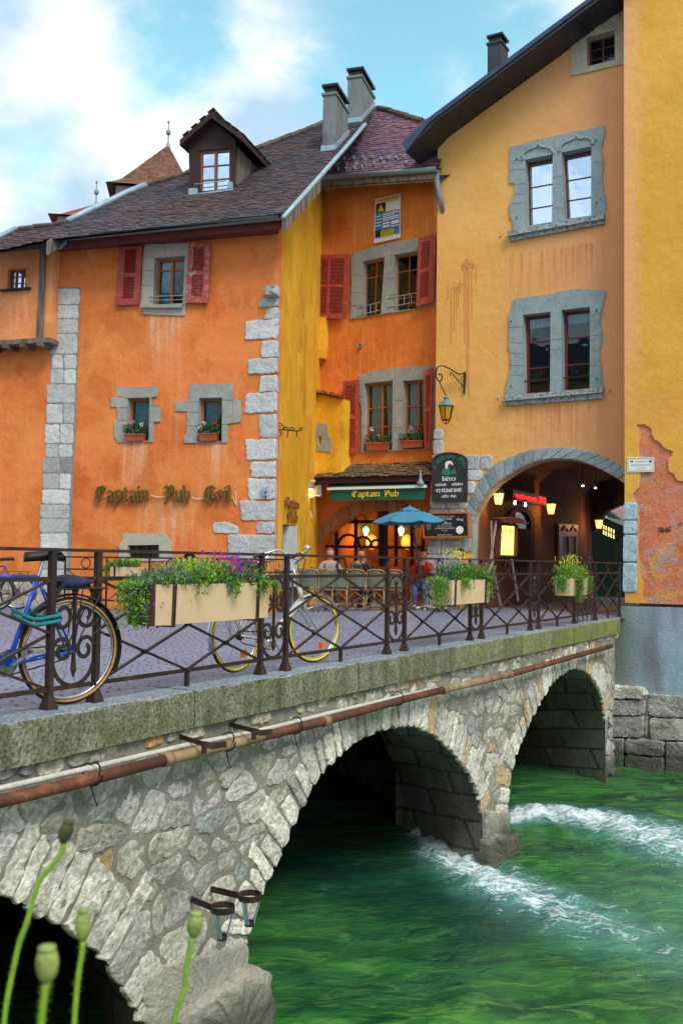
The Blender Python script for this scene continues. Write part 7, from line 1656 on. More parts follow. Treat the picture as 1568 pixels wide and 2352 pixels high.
# ================================================================ planters
mat('planter_cream', (.70, .50, .30), (.66, .46, .27), scale=1.5, rough=.6, bump=.12, fine=.04); mat('planter_brown', (.12, .055, .04), (.10, .045, .035), scale=4, rough=.6, bump=.1); mat('soil', (.03, .02, .012), bump=.5)
def planter(label, u0, u1, z0, z1, ob, of, brown, straps, clumps, pl=RAILP, trail=True, flowers=(), dense=1.25):
    t = thing('planter', label, 'planter', tuple(pl.w((u0+u1)/2, z0)), 'planters on the railings'); P = lambda u, z, o: pl.w(u, z, o)
    mb = MB(); d_ = .012; th = .025
    vs = [P(u0+d_, z0, ob+.01), P(u1-d_, z0, ob+.01), P(u1-d_, z0, of-.01), P(u0+d_, z0, of-.01), P(u0, z1, ob), P(u1, z1, ob), P(u1, z1, of), P(u0, z1, of), P(u0+th, z1, ob+th), P(u1-th, z1, ob+th), P(u1-th, z1, of-th), P(u0+th, z1, of-th), P(u0+th, z1-.05, ob+th), P(u1-th, z1-.05, ob+th), P(u1-th, z1-.05, of-th), P(u0+th, z1-.05, of-th)]
    fs = [(0, 1, 2, 3)]+[(k, (k+1) % 4, 4+(k+1) % 4, 4+k) for k in range(4)]+[(4+k, 4+(k+1) % 4, 8+(k+1) % 4, 8+k) for k in range(4)]+[(8+k, 8+(k+1) % 4, 12+(k+1) % 4, 12+k) for k in range(4)]
    mb.add(vs, fs); bx = mb.build('box', M('planter_cream'), t)
    mb = MB(); mb.add([P(u0+th, z1-.04, ob+th), P(u1-th, z1-.04, ob+th), P(u1-th, z1-.04, of-th), P(u0+th, z1-.04, of-th)], [(0, 1, 2, 3)]); mb.build('soil', M('soil'), t)
    if brown: mb = MB(); mb.prism([P(u0-.003, z1, ob-.003), P(u0-.003, z1, of+.003), P(u0+d_-.003, z0, of-.007), P(u0+d_-.003, z0, ob+.007)], -pl.u*.01); mb.build('end_plate', M('planter_brown'), t)
    for us in straps:
        mb = MB(); 
        for a, b in (((us, z1+.025, ob-.03), (us, z1+.025, of+.008)), ((us, z1+.03, of+.008), (us, z0-.02, of-.002)), ((us, z0-.015, of), (us, z0-.015, ob-.03))): mb.bar(P(*a), P(*b), .035, .008, up=(pl.n if a[2] == b[2] or abs(a[1]-b[1]) > .1 else Z))
        mb.build('strap', M('iron'), t)
    mb = MB(); fl = MB()
    for (uc, du_, zc, h, n, cols, ls) in clumps:      # bushy stems
        for _ in range(int(n*dense)):
            u = uc+rng.gauss(0, .5)*du_; o = rng.uniform(ob+.03, of-.02); b_ = P(max(u0+.02, min(u1-.02, u)) if u0+.02 < u < u1-.02 else rng.uniform(u0+.02, u1-.02), z1-.04, o); top = b_+Z*(h*rng.uniform(.35, .86))+pl.u*rng.gauss(0, .05)+pl.n*rng.gauss(.02, .06)
            mid = b_.lerp(top, .5)+pl.u*rng.gauss(0, .02); mb.tube([b_, mid, top], .0022, 3, col=(.10, .18, .04), cap=False); c = rng.choice(cols)
            for k in range(rng.randint(7, 13)):
                s = rng.uniform(.25, 1); q = b_.lerp(mid, s*2) if s < .5 else mid.lerp(top, s*2-1); leaf(mb, q+V((rng.gauss(0, .008), rng.gauss(0, .008), 0)), ls*rng.uniform(.7, 1.3), c, V((0, 0, .6)))
    if trail:
        for uc, oc, drop, n, sp in trail:
            for _ in range(int(n*dense)):
                b_ = P(uc+rng.gauss(0, .4)*sp, z1-.02, oc+rng.gauss(0, .03)); outw = pl.n*rng.uniform(.01, .07)+pl.u*rng.gauss(-.02, .5)*sp; e = b_+outw-Z*drop*rng.uniform(.3, 1); m_ = b_+outw*.9+Z*.03
                pth = catmull([tuple(b_), tuple(m_), tuple(m_.lerp(e, .5)), tuple(e)], 3); mb.tube([V(q) for q in pth], .002, 3, col=(.1, .18, .04), cap=False); c = rng.choice(GR+GY+GB[:1])
                for q in pth:
                    for k in range(3): leaf(mb, V(q)+V((rng.gauss(0, .012), rng.gauss(0, .012), rng.gauss(0, .012))), .026, c)
    mb.build('foliage', M('leaves'), t)
    for (uc, du_, za, zb_, n, col, s_) in flowers:
        for _ in range(n):
            p = P(uc+rng.gauss(0, .5)*du_, rng.uniform(za, zb_), rng.uniform(ob, of+.04)); k = rng.uniform(.7, 1.2); cc_ = tuple(c*k for c in col)
            for q in range(5):
                a = 2*math.pi*q/5+rng.random(); v_ = (pl.u*math.cos(a)+Z*math.sin(a)+pl.n*.35).normalized(); w_ = (pl.u*math.cos(a+.6)+Z*math.sin(a+.6)+pl.n*.2).normalized(); fl.add([p, p+v_*s_*.7, p+(v_+w_)*s_*.55, p+w_*s_*.7], [(0, 1, 2, 3)], cc_)
    if fl.f: fl.build('flowers', M('petals'), t)
    return t
PF1 = RAILP.par(.30); uv = PF1.uv
a = uv(358, 1341); b = uv(620, 1340); c = uv(358, 1438); z1_ = (a[1]+b[1])/2+.0; z0_ = c[1]; 
purple = (.30, .03, .42); mag = (.50, .03, .35); lilac = (.42, .30, .70); yel = (.80, .75, .03)
L_ = b[0]-a[0]; x = lambda s: a[0]+L_*s
planter('long cream planter with brown end, purple and grey-green plants, nearest on the bridge railing', a[0], b[0], z0_, z1_, .04, .30, True, (uv(400, 1380)[0], uv(592, 1380)[0]),
    [(x(.02), .22, 0, .17, 90, GB+GR[:1], .028), (x(.22), .25, 0, .22, 80, GB+[GR[3]], .026), (x(.42), .20, 0, .27, 90, GY+[GR[3]], .038), (x(.68), .3, 0, .24, 100, [GR[0], (.12, .10, .06), GR[1]], .026), (x(.9), .22, 0, .16, 80, GR+GB, .028), (x(.5), 1.0, 0, .12, 150, GR, .03)],
    trail=((x(-.02), .16, .30, 60, .17), (x(.30), .31, .16, 3, .03), (x(.62), .31, .10, 5, .08), (x(.9), .31, .08, 8, .15)),
    flowers=[(x(.66), .24, z1_+.10, z1_+.25, 80, purple, .02), (x(.8), .12, z1_+.08, z1_+.2, 30, mag, .02), (x(.25), .35, z1_+.05, z1_+.20, 40, lilac, .012), (x(-.04), .12, z1_-.2, z1_+.02, 16, (.16, .05, .6), .018), (x(.98), .05, z1_+.1, z1_+.17, 10, yel, .012)])
a = uv(1038, 1333); b = uv(1125, 1337); c = uv(1038, 1390); L_ = b[0]-a[0]; x = lambda s: a[0]+L_*s; z1_ = a[1]; z0_ = c[1]
planter('cream planter with mauve and yellow flowers, middle of the three on the bridge railing', a[0], b[0], z0_, z1_, .04, .30, False, (uv(1041, 1360)[0]+.06, uv(1115, 1360)[0]),
    [(x(.1), .3, 0, .26, 120, GR+GB, .030), (x(.35), .35, 0, .30, 110, GR+GB, .030), (x(.7), .35, 0, .28, 120, GR[2:]+GR[:1], .030), (x(.95), .2, 0, .24, 70, GR, .030), (x(.3), .25, .1, .34, 40, GY, .03)],
    trail=((x(-.05), .16, .30, 60, .2), (x(.9), .31, .24, 9, .04), (x(.25), .31, .12, 10, .1), (x(1.02), .2, .2, 25, .1)),
    flowers=[(x(.1), .25, z1_+.1, z1_+.3, 60, lilac, .02), (x(.7), .3, z1_+.05, z1_+.28, 70, mag, .018), (x(.3), .3, z1_+.25, z1_+.36, 60, yel, .025), (x(-.05), .2, z1_-.3, z1_+.1, 20, (.16, .05, .6), .022), (x(1.03), .08, z1_-.05, z1_+.2, 16, mag, .02)])
a = uv(1310, 1329); b = uv(1349, 1330); c = uv(1310, 1369); L_ = b[0]-a[0]; x = lambda s: a[0]+L_*s; z1_ = a[1]; z0_ = c[1]
planter('small cream planter with bright yellow-green leaves, farthest of three along the bridge railing', a[0], b[0], z0_, z1_, .04, .30, False, (x(.5),),
    [(x(0), .3, 0, .30, 130, GY+GR[2:], .035), (x(.5), .4, 0, .36, 120, GY, .035), (x(.9), .3, 0, .26, 90, GR+GB, .032), (x(.3), .1, .2, .55, 8, GY, .03)],
    trail=((x(-.1), .16, .22, 60, .3), (x(.35), .31, .36, 50, .12), (x(1.05), .25, .25, 30, .15)),
    flowers=[(x(.25), .5, z1_+.22, z1_+.36, 60, yel, .03), (x(1.0), .3, z1_-.2, z1_+.1, 20, lilac, .022)])
ub = [PAR.uv(268, 1305)[0], PAR.uv(305, 1305)[0]]
planter('small planter with green leaves on the rear railing behind the long cream one', ub[0], ub[1]+.25, .62, .86, .03, .25, False, (ub[0]+.1,), [(ub[0]+.1, .4, 0, .2, 80, GR, .05), (ub[0]+.4, .4, 0, .22, 60, GR+GY, .05)], pl=PAR, trail=((ub[0]-.05, .15, .3, 50, .3),))
# terracotta window boxes
mat('terracotta', (.50, .10, .045), (.42, .08, .035), scale=6, rough=.6, bump=.1)
def wbox(pl, quad, label, fl_, ofs=-.08, m='terracotta', h=.17):
    f, wd, ht = quad_f(pl, quad, -ofs); t = thing('window_box', label, 'window box', tuple(f(.5, 1)), 'geranium boxes on the sills'); mb = MB(); n_ = pl.n
    a, b, c, d_ = f(0, 0), f(1, 0), f(.96, 1), f(.04, 1); vs = [a, b, c, d_]; vs += [v+n_*(.15 if i < 2 else .12) for i, v in enumerate(vs)]
    mb.add(vs, [(0, 1, 2, 3), (4, 5, 6, 7), (0, 1, 5, 4), (1, 2, 6, 5), (2, 3, 7, 6), (3, 0, 4, 7)]); mb.prism([f(-.02, -.02, .0), f(1.02, -.02, .0), f(1.02, .14, .0), f(-.02, .14, .0)], n_*.162); mb.build('box', M(m), t)
    mb = MB(); fm = MB()
    for _ in range(260):
        s = rng.uniform(-.08, 1.08); z_ = rng.random()**1.3*h; p = f(s, 0, .075+rng.gauss(0, .05))+Z*z_; leaf(mb, p, .05, rng.choice([(.03, .12, .03), (.05, .17, .04), (.02, .09, .03)]), V((0, 0, .5)), .9)
    mb.build('foliage', M('leaves'), t)
    for s, z_, col in fl_:
        p = f(s, 0, .10)+Z*z_
        for _ in range(34): dd = V((rng.gauss(0, 1), rng.gauss(0, 1), rng.gauss(0, 1))).normalized(); leaf(fm, p+dd*.028, .03, col, dd, 1.0)
        fm.tube([f(s, 0, .08), p], .004, 4, col=(.05, .15, .05))
    fm.build('blossoms', M('petals'), t)
red = (.65, .01, .015); wht = (.8, .78, .76)
wbox(PA, Zs(z4, (690, 870), (790, 868), (788, 905), (692, 908)), 'pale terracotta box with one white geranium on the left small window', [(.88, .2, wht), (.4, .24, (.3, .45, .3))], -.05, 'terracotta')
wbox(PA, Zs(z4, (1090, 868), (1190, 866), (1188, 905), (1092, 908)), 'terracotta box with white and red geraniums on the right small window of the orange house', [(.1, .12, wht), (.25, .2, wht), (.85, .2, red)], -.05)
wbox(PB, Zs(z5, (965, 1518), (1130, 1515), (1125, 1570), (972, 1578)), 'left red box of geraniums under the mullioned window above the pub', [(.15, .22, red), (.22, .32, wht), (.55, .16, wht), (.62, .22, red)], -.02)
wbox(PB, Zs(z5, (1215, 1505), (1385, 1500), (1380, 1550), (1220, 1560)), 'right red box of geraniums under the mullioned window above the pub', [(.4, .22, wht), (.72, .28, red), (.8, .24, red), (.45, .3, (.9, .5, .5))], -.02)

# ================================================================ bicycles
mat('bike_blue', (.01, .09, .62), (.012, .10, .68), scale=4, rough=.25, bump=0, coat=.6, fine=0); mat('bike_white', (.72, .72, .66), (.6, .6, .54), scale=5, rough=.35, bump=0, fine=.04); mat('rubber', (.012, .012, .012), rough=.7, bump=.1); mat('tan_wall', (.45, .22, .06), rough=.6, bump=0)
mat('tyre_yellow', (.85, .68, .04), rough=.6, bump=0); mat('chrome', (.6, .62, .64), rough=.25, metal=.9, bump=0, fine=.03); mat('reflector', (.9, .16, .01), rough=.3, bump=0); mat('bike_black', (.015, .015, .016), rough=.5, bump=0); mat('teal_cord', (.01, .16, .18), (.02, .22, .22), scale=20, bump=.5); mat('navy_cloth', (.012, .018, .05), (.03, .04, .10), scale=9, bump=.6); mat('bike_purple', (.10, .03, .12), rough=.3, bump=0)
def wheel(parent, c, r, T, side, reflector=True):
    """wheel in the x-z plane of frame T (matrix), centre c local"""
    X = lambda x, y, z: T @ V((x, y, z)); n = 48; mb = MB(); ring = [X(c[0]+math.cos(2*math.pi*k/n)*(r-.016), c[1], c[2]+math.sin(2*math.pi*k/n)*(r-.016)) for k in range(n)]; mb.tube(ring, .017, 8, closed=True); w_ = mb.build('wheel', M('rubber'), parent, smooth=True)
    mb = MB(); 
    for s in (-1, 1):
        rr_ = [X(c[0]+math.cos(2*math.pi*k/n)*(r-.024), c[1]+s*.0115, c[2]+math.sin(2*math.pi*k/n)*(r-.024)) for k in range(n)]; mb.tube(rr_, .0125 if side == 'tyre_yellow' else .0095, 6, closed=True)
    mb.build('tyre_wall', M(side), w_, smooth=True)
    mb = MB(); ring = [X(c[0]+math.cos(2*math.pi*k/n)*(r-.042), c[1], c[2]+math.sin(2*math.pi*k/n)*(r-.042)) for k in range(n)]; mb.tube(ring, .0105, 6, closed=True); mb.build('rim', M('chrome'), w_, smooth=True)
    mb = MB()
    for k in range(32):
        a = 2*math.pi*k/32; s = 1 if k % 2 else -1; b_ = a+(.5 if k % 4 < 2 else -.5); mb.tube([X(c[0]+math.cos(b_)*.018, c[1]+s*.028, c[2]+math.sin(b_)*.018), X(c[0]+math.cos(a)*(r-.045), c[1], c[2]+math.sin(a)*(r-.045))], .0013, 3, cap=False)
    mb.build('spokes', M('chrome'), w_)
    mb = MB(); mb.tube([X(c[0], c[1]-.045, c[2]), X(c[0], c[1]+.045, c[2])], .018, 8); mb.build('hub', M('chrome'), w_)
    if reflector: mb = MB(); a = -1.0; p0 = (c[0]+math.cos(a)*r*.62, c[2]+math.sin(a)*r*.62); mb.prism([X(p0[0]+dx, c[1]-.02, p0[1]+dz) for dx, dz in ((-.022, -.03), (.03, -.018), (.022, .04), (-.02, .035))], (T.to_3x3() @ V((0, .04, 0)))); mb.build('reflector', M('reflector'), w_)
    return w_
def bike(label, T, loc, r=.34, wb=1.06, paint='bike_blue', side='tan_wall', step=False, steer=0., rack=True, guard='bike_black', bars='flat', sc_=1., saddle=True, group=None, front=True):
    t = thing('bicycle', label, 'bicycle', tuple(loc), group); X = lambda x, y, z: T @ V((x, y, z)); wheel(t, (0, 0, r), r, T, side, step)
    if front: Tf = T @ Matrix.Translation(V((wb, 0, 0))) @ Matrix.Rotation(steer, 4, 'Z') @ Matrix.Translation(V((-wb, 0, 0))); wheel(t, (wb, 0, r), r, Tf, side, step)
    XF = lambda x, y, z: Tf @ V((x, y, z))
    BBp, SC, SD, HT, HB = (.43, 0, r-.07), (.25, 0, r+.50), (.21, 0, r+.64), (wb-.22, 0, r+.50), (wb-.16, 0, r+.34)
    mb = MB()
    if not step:
        for a, b, q in ((BBp, SC, .017), (SC, HT, .016), (BBp, HB, .018), (HT, HB, .02)): mb.tube([X(*a), X(*b)], q, 10)
    else:
        SC = (.27, 0, r+.36); SD = (.2, 0, r+.62); HT = (wb-.25, 0, r+.42); HB = (wb-.19, 0, r+.27)
        mb.tube([X(*BBp), X(*SC)], .018, 10); mb.tube([X(*q) for q in catmull([HB, (.66, 0, r+.08), (.52, 0, r-.0), BBp], 4)], .026, 10); mb.tube([X(*HT), X(*HB)], .022, 10)
    for s in (-1, 1):
        mb.tube([X(BBp[0], s*.02, BBp[2]), X(0, s*.055, r)], .010, 8); mb.tube([X(SC[0], s*.014, SC[2]-.01), X(0, s*.055, r)], .008, 8)
    mb.build('frame', M(paint), t, smooth=True)
    mb = MB(); fy = .045
    for s in (-1, 1): mb.tube([X(HB[0], s*.03, HB[2]), XF(HB[0]+.03, s*fy, HB[2]-.05), XF(wb, s*fy, r)], .011, 8)
    mb.build('fork', M(paint), t, smooth=True)
    mb = MB(); st = (HT[0]-.04, 0, HT[2]+(.22 if step else .10)); mb.tube([X(*HT), XF(*st)], .013, 8)
    if bars == 'flat': pth = [(st[0]-.02, -.28, st[2]+.02), (st[0]+.02, -.15, st[2]), (st[0]+.03, 0, st[2]), (st[0]+.02, .15, st[2]), (st[0]-.02, .28, st[2]+.02)]
    else: pth = [(st[0]-.24, -.29, st[2]+.06), (st[0]-.10, -.28, st[2]+.10), (st[0]+.03, -.20, st[2]+.13), (st[0]+.04, -.08, st[2]+.03), (st[0]+.02, 0, st[2]), (st[0]+.04, .08, st[2]+.03), (st[0]+.03, .20, st[2]+.13), (st[0]-.10, .28, st[2]+.10), (st[0]-.24, .29, st[2]+.06)]
    pp_ = [XF(*q) for q in catmull(pth, 3)]; mb.tube(pp_, .011, 8); hb = mb.build('handlebar', M('chrome'), t, smooth=True)
    for k in (0, -1):
        a, b = (XF(*pth[0]), XF(*pth[1])) if k == 0 else (XF(*pth[-1]), XF(*pth[-2])); mb = MB(); mb.tube([a, a.lerp(b, .85)], .016, 8); mb.build('grip', M('rubber'), hb, smooth=True)
        mb = MB(); q = a.lerp(b, 1.1); dz = V((0, 0, -.02)); mb.tube([q, q+(XF(1, 0, 0)-XF(0, 0, 0))*.04+dz, a+(XF(1, 0, 0)-XF(0, 0, 0))*.05+dz*2.5], .006, 5); mb.build('brake_lever', M('chrome'), hb)
    if step: mb = MB(); mb.lathe(XF(pth[2][0], pth[2][1], pth[2][2]+.01), [(.03, 0), (.034, .015), (.028, .03), (.008, .04)], n=12); mb.build('bell', M('chrome'), hb, smooth=True)
    mb = MB()
    for s in (-1, 1):
        mb.tube([XF(pth[1][0], s*.2, pth[1][2]), XF(st[0]+.12, s*.07, st[2]+.04), XF(st[0]+.10, 0, st[2]-.15), X(HB[0]+.02, 0, HB[2]-.05)], .004, 4)
    mb.build('cables', M('rubber'), hb)
    mb = MB(); mb.tube([X(*SC), X(*SD)], .012, 8); mb.build('seat_post', M('chrome'), t)
    mb = MB(); s_ = SD; sh = [(-.12, .07, .0), (-.10, .085, .012), (-.02, .06, .006), (.08, .025, .0), (.14, .018, -.005)]; vs = []
    for dx, wy, dz in sh: vs += [X(s_[0]+dx, -wy, s_[2]+dz), X(s_[0]+dx, 0, s_[2]+dz+.03), X(s_[0]+dx, wy, s_[2]+dz), X(s_[0]+dx, wy*.6, s_[2]+dz-.035), X(s_[0]+dx, -wy*.6, s_[2]+dz-.035)]
    mb.add(vs, [(i*5+k, i*5+(k+1) % 5, (i+1)*5+(k+1) % 5, (i+1)*5+k) for i in range(4) for k in range(5)]+[tuple(range(5)), tuple(20+k for k in range(5))]); mb.build('saddle', M('bike_black'), t, smooth=True)
    mb = MB(); X0 = X(BBp[0], -.05, BBp[2]); ax = (T.to_3x3() @ V((0, 1, 0))).normalized(); mb.lathe(X0, [(.085, 0), (.088, .004), (.085, .008)], ax, 24)
    cr_ = R(-35)
    for s in (-1, 1):
        e = X(BBp[0]+s*math.cos(cr_)*.165, s*-.07, BBp[2]+s*math.sin(cr_)*.165); mb.bar(X(BBp[0], s*-.07, BBp[2]), e, .02, .014); mb.box(e+ax*(-s*.05), (T.to_3x3() @ V((.045, 0, 0))), ax*.045, Z*.012)
    mb.build('crankset', M('chrome'), t)
    mb = MB(); mb.tube([X(BBp[0], -.047, BBp[2]+.085), X(0, -.047, r+.035)], .005, 4); mb.tube([X(BBp[0], -.047, BBp[2]-.085), X(.03, -.047, r-.07), X(0, -.047, r-.035)], .005, 4); mb.lathe(X(0, -.055, r), [(.045, 0), (.045, .02)], ax, 16); mb.build('chain', M('bike_black'), t)
    for cx, TT, a0, a1 in ((0, T, 15, 205), (wb, Tf if front else T, 20, 170)):
        mb = MB(); m_ = 22; vs = []
        for k in range(m_+1):
            a = R(a0+(a1-a0)*k/m_)
            for y, dr in ((-.03, -.006), (-.018, .006), (.018, .006), (.03, -.006)): vs.append(TT @ V((cx+math.cos(a)*(r+.018+dr), y, r+math.sin(a)*(r+.018+dr))))
        mb.add(vs, [(k*4+j, k*4+j+1, k*4+5+j, k*4+4+j) for k in range(m_) for j in range(3)]); mb.build('mudguard', M(guard), t, smooth=True)
    if rack:
        mb = MB()
        for y in (-.06, 0, .06): mb.tube([X(.14, y, r*2+.06), X(-.24, y, r*2+.06)], .005, 6)
        for s in (-1, 1): mb.tube([X(-.05, s*.06, r*2+.06), X(0, s*.06, r)], .005, 6); mb.tube([X(-.2, s*.06, r*2+.06), X(0, s*.06, r)], .005, 6)
        mb.tube([X(-.24, -.06, r*2+.06), X(-.24, .06, r*2+.06)], .005, 6); mb.build('rack', M('chrome' if guard != 'bike_black' else 'bike_black'), t)
    return t
def frameT(p, az, lean=0.):
    """x axis heads to compass azimuth az (deg from +y clockwise)"""
    a = math.pi/2-R(az); return Matrix.Translation(p) @ Matrix.Rotation(a, 4, 'Z') @ Matrix.Rotation(lean, 4, 'X')
rh = atY(158, 1483, 6.72); base_p = V((rh.x, rh.y, .012)); rB = .365
bb = bike('blue bicycle with tan tyres chained to the left end of the bridge railing', frameT(base_p, 228, R(-2)), base_p, r=rB, wb=1.08, paint='bike_blue', guard='bike_black')
Tb = frameT(base_p, 228, R(-2)); mb = MB(); cc_ = Tb @ V((.05, 0, rB*2+.10))
vs = []; 
for k in range(9):
    for j in range(10): q = 2*math.pi*j/10; s = math.sin(math.pi*(k+.4)/8.8); vs.append(Tb @ V((-.15+k*.045, math.cos(q)*.085*s, rB*2+.10+math.sin(q)*.055*s+.01*noise.noise(V((k, j, 0))))))
mb.add(vs, [(k*10+j, k*10+(j+1) % 10, (k+1)*10+(j+1) % 10, (k+1)*10+j) for k in range(8) for j in range(10)]+[tuple(range(10)), tuple(80+j for j in range(10))]); tag(mb.build('tied_bag', M('navy_cloth'), smooth=True), 'crumpled navy cloth bag strapped on the rack of the blue bicycle', 'bag')
mb = MB(); sp = Tb @ V((.36, 0, rB+.26)); rp = W(0, .60, .0); q0 = sp
for dz in (0, .035): mb.tube(catmull([tuple(sp+V((-.04, -.03, dz))), tuple(sp+V((-.02, -.07, -.01+dz))), tuple((sp+rp)/2+V((0, -.05, -.05+dz))), tuple(rp+V((0, -.05, dz-.02))), tuple(rp+V((.05, -.0, dz-.01))), tuple(rp+V((.02, .05, dz))), tuple((sp+rp)/2+V((0, .05, -.03+dz))), tuple(sp+V((.03, .04, dz)))], 4), .013, 8)
tag(mb.build('lock_cable', M('teal_cord'), smooth=True), 'thick teal cable lock tying the blue bicycle to the first railing post', 'lock')
r1 = V(G(533, 1557)); r1.z = .012; r1 = atY(541, 1473, 8.75); r1.z = .012; f1 = atY(720, 1450, 9.72); f1.z = .012; hd = f1-r1
azw = math.degrees(math.atan2(hd.x, hd.y)); 
wbk = bike('white step-through bicycle with yellow-walled tyres leaning at the railing', frameT(r1, azw, 0), r1, r=.33, wb=hd.length, paint='bike_white', side='tyre_yellow', step=True, steer=R(-14), bars='swept', guard='chrome')
for i, (x, Y, az, lab, pt_) in enumerate(((40, 19.2, 262, 'dark purple bicycle parked against the orange house at far left', 'bike_purple'), (-10, 18.6, 268, 'black bicycle at the left edge in front of the purple one', 'bike_black'))):
    p = atY(x, 1380, Y); p.z = 0; bike(lab, frameT(p, az), p, paint=pt_, side='rubber', wb=1.04, group='bicycles by the orange house')

# ================================================================ cafe terrace
mat('rattan', (.36, .24, .11), (.28, .18, .08), scale=12, rough=.6, bump=.2); mat('weave', (.10, .12, .085), (.15, .16, .11), scale=60, rough=.7, bump=.6, bscale=120); mat('table_top', (.55, .42, .32), (.5, .38, .28), scale=6, rough=.4, bump=0); mat('glass_clear', (.75, .8, .85), rough=.05, bump=0, spec=.8, fine=0); mat('beer', (.55, .28, .03), rough=.1, bump=0)
def chair():
    t = thing('bistro_chair', 'x', 'chair', (0, 0, 0), 'rattan bistro chairs on the pub terrace')   # faces +y
    mb = MB(); n = 20
    vs = [V((math.cos(2*math.pi*k/n)*.21, math.sin(2*math.pi*k/n)*.20, z)) for z in (.43, .46) for k in range(n)]; mb.add(vs, [tuple(range(n)), tuple(n+k for k in range(n))]+[(k, (k+1) % n, n+(k+1) % n, n+k) for k in range(n)]); mb.build('seat', M('weave'), t)
    mb = MB(); nx, nz = 10, 8; vs = []
    for j in range(nz+1):
        for i in range(nx+1):
            s = i/nx*2-1; z = .50+.34*j/nz; wd = .19*(1-.25*(j/nz)**4); vs.append(V((s*wd, -.19-.03*j/nz+.06*s*s, z-(.06*s*s if j == nz else 0))))
    m_ = len(vs); vs += [v+V((0, .012, 0)) for v in vs]; w1_ = nx+1
    mb.add(vs, [(j*w1_+i, j*w1_+i+1, (j+1)*w1_+i+1, (j+1)*w1_+i) for j in range(nz) for i in range(nx)]+[(m_+j*w1_+i, m_+j*w1_+i+1, m_+(j+1)*w1_+i+1, m_+(j+1)*w1_+i) for j in range(nz) for i in range(nx)]); mb.build('backrest', M('weave'), t)
    mb = MB(); mb.tube([V(q) for q in catmull([(-.19, -.14, .44), (-.20, -.15, .65), (-.17, -.19, .82), (0, -.225, .86), (.17, -.19, .82), (.20, -.15, .65), (.19, -.14, .44)], 4)], .014, 7); mb.build('back_frame', M('rattan'), t, smooth=True)
    for x, y, dx, dy in ((-.17, -.14, -.03, -.05), (.17, -.14, .03, -.05), (-.16, .15, -.02, .04), (.16, .15, .02, .04)): mb = MB(); mb.tube([V((x, y, .44)), V((x+dx, y+dy, 0))], .013, 7); mb.build('leg', M('rattan'), t, smooth=True)
    mb = MB()
    for a, b in (((-.18, -.16), (.18, -.16)), ((-.17, .17), (.17, .17)), ((-.18, -.16), (-.17, .17)), ((.18, -.16), (.17, .17))):
        mb.tube([V((a[0], a[1], .24)), V(((a[0]+b[0])/2, (a[1]+b[1])/2, .40)), V((b[0], b[1], .24))], .008, 5)
    mb.build('brace', M('rattan'), t); return t
ch0 = chair(); spots = [(640, 19.3, 8, 'leftmost chair of the front row, its back to the bridge'), (711, 19.9, 2, 'second chair in the front row, behind the handlebar of the white bicycle'), (743, 20.1, -4, 'third chair in the front row, close beside the second'), (775, 20.3, -6, 'fourth chair in the front row, left of the round railing scroll'), (818, 20.4, 5, 'chair under the near end of the pale table, left of the double scroll'), (862, 20.6, 0, 'chair in front of the seated man in black'), (900, 20.8, -8, 'rightmost chair of the front row, turned toward the parasol'),
     (690, 21.4, 175, 'chair at the left glasses table facing the bridge'), (790, 22.3, 182, 'chair between the two seated men facing the bridge'), (1000, 21.3, 200, 'chair beside the woman behind the middle planter'), (668, 20.6, 60, 'chair turned sideways next to the pub side door')]
for i, (x, Y, az, lab) in enumerate(spots):
    p = atY(x, 1300, Y); p.z = 0; c = ch0 if i == 0 else copy_tree(ch0); c.location = p; c.rotation_euler = (0, 0, -R(az)); c['label'] = lab
def table(x, Y, label, w_=.7, d_=.6, rot=0, grp=None):
    p = atY(x, 1300, Y); p.z = 0; t = thing('bistro_table', label, 'table', tuple(p), 'terrace tables'); c, s = math.cos(rot), math.sin(rot); ux, uy = V((c, s, 0)), V((-s, c, 0))
    mb = MB(); mb.box(p+Z*.75, ux*w_/2, uy*d_/2, Z*.013); mb.build('table_top', M('table_top'), t)
    mb = MB(); mb.tube([p+Z*.02, p+Z*.74], .022, 10); mb.build('column', M('chrome'), t)
    mb = MB()
    for a in (45, 135, 225, 315): e = V((math.cos(R(a)+rot)*.3, math.sin(R(a)+rot)*.3, 0)); mb.tube([p+Z*.06, p+e*.6+Z*.045, p+e+Z*.012], .016, 6)
    mb.build('foot', M('chrome'), t); return p
tA = table(735, 20.9, 'square table with five glasses between the bicycle handles', .8, .6, R(-12)); tB = table(860, 21.4, 'pale table with two large glasses before the seated men', .85, .65, R(-12)); tC = table(945, 21.6, 'pale table right of the glasses, next to the parasol pole', .8, .65, R(-12)); tD = table(672, 20.3, 'table edge near the side door, left of the handlebar', .5, .5)
def tumbler(p, h, r, label, beer=0):
    t = thing('glass', label, 'glass', tuple(p), 'glasses on the terrace tables'); mb = MB(); mb.lathe(p, [(r*.7, 0), (r*.72, .012), (r*.95, h), (r*.85, h), (r*.62, .02)], n=12); mb.build('tumbler', M('glass_sky'), t)
    mb = MB(); mb.lathe(p+Z*.013, [(r*.6, 0), (r*.8, h*(beer or .35))], n=10); mb.build('drink', M('beer' if beer else 'glass_clear'), t)
tz = .764
for i, (x, lab) in enumerate(((697, 'leftmost small glass on the tables'), (714, 'tall glass second from the left'), (721, 'glass standing behind the tall glass on the left table'), (733, 'short glass in the middle of the left table'), (747, 'glass at the right edge of the left table'))):
    q = atY(x, 1315, 20.75+.12*(i % 3)); tumbler(V((q.x, q.y, tz)), .13 if i in (1, 2) else .11, .036, lab)
q = atY(825, 1318, 21.25); tumbler(V((q.x, q.y, tz)), .16, .045, 'large tumbler before the man in black, left of the beer'); q = atY(854, 1318, 21.3); tumbler(V((q.x, q.y, tz)), .17, .05, 'large beer glass, last on the right table', .5)

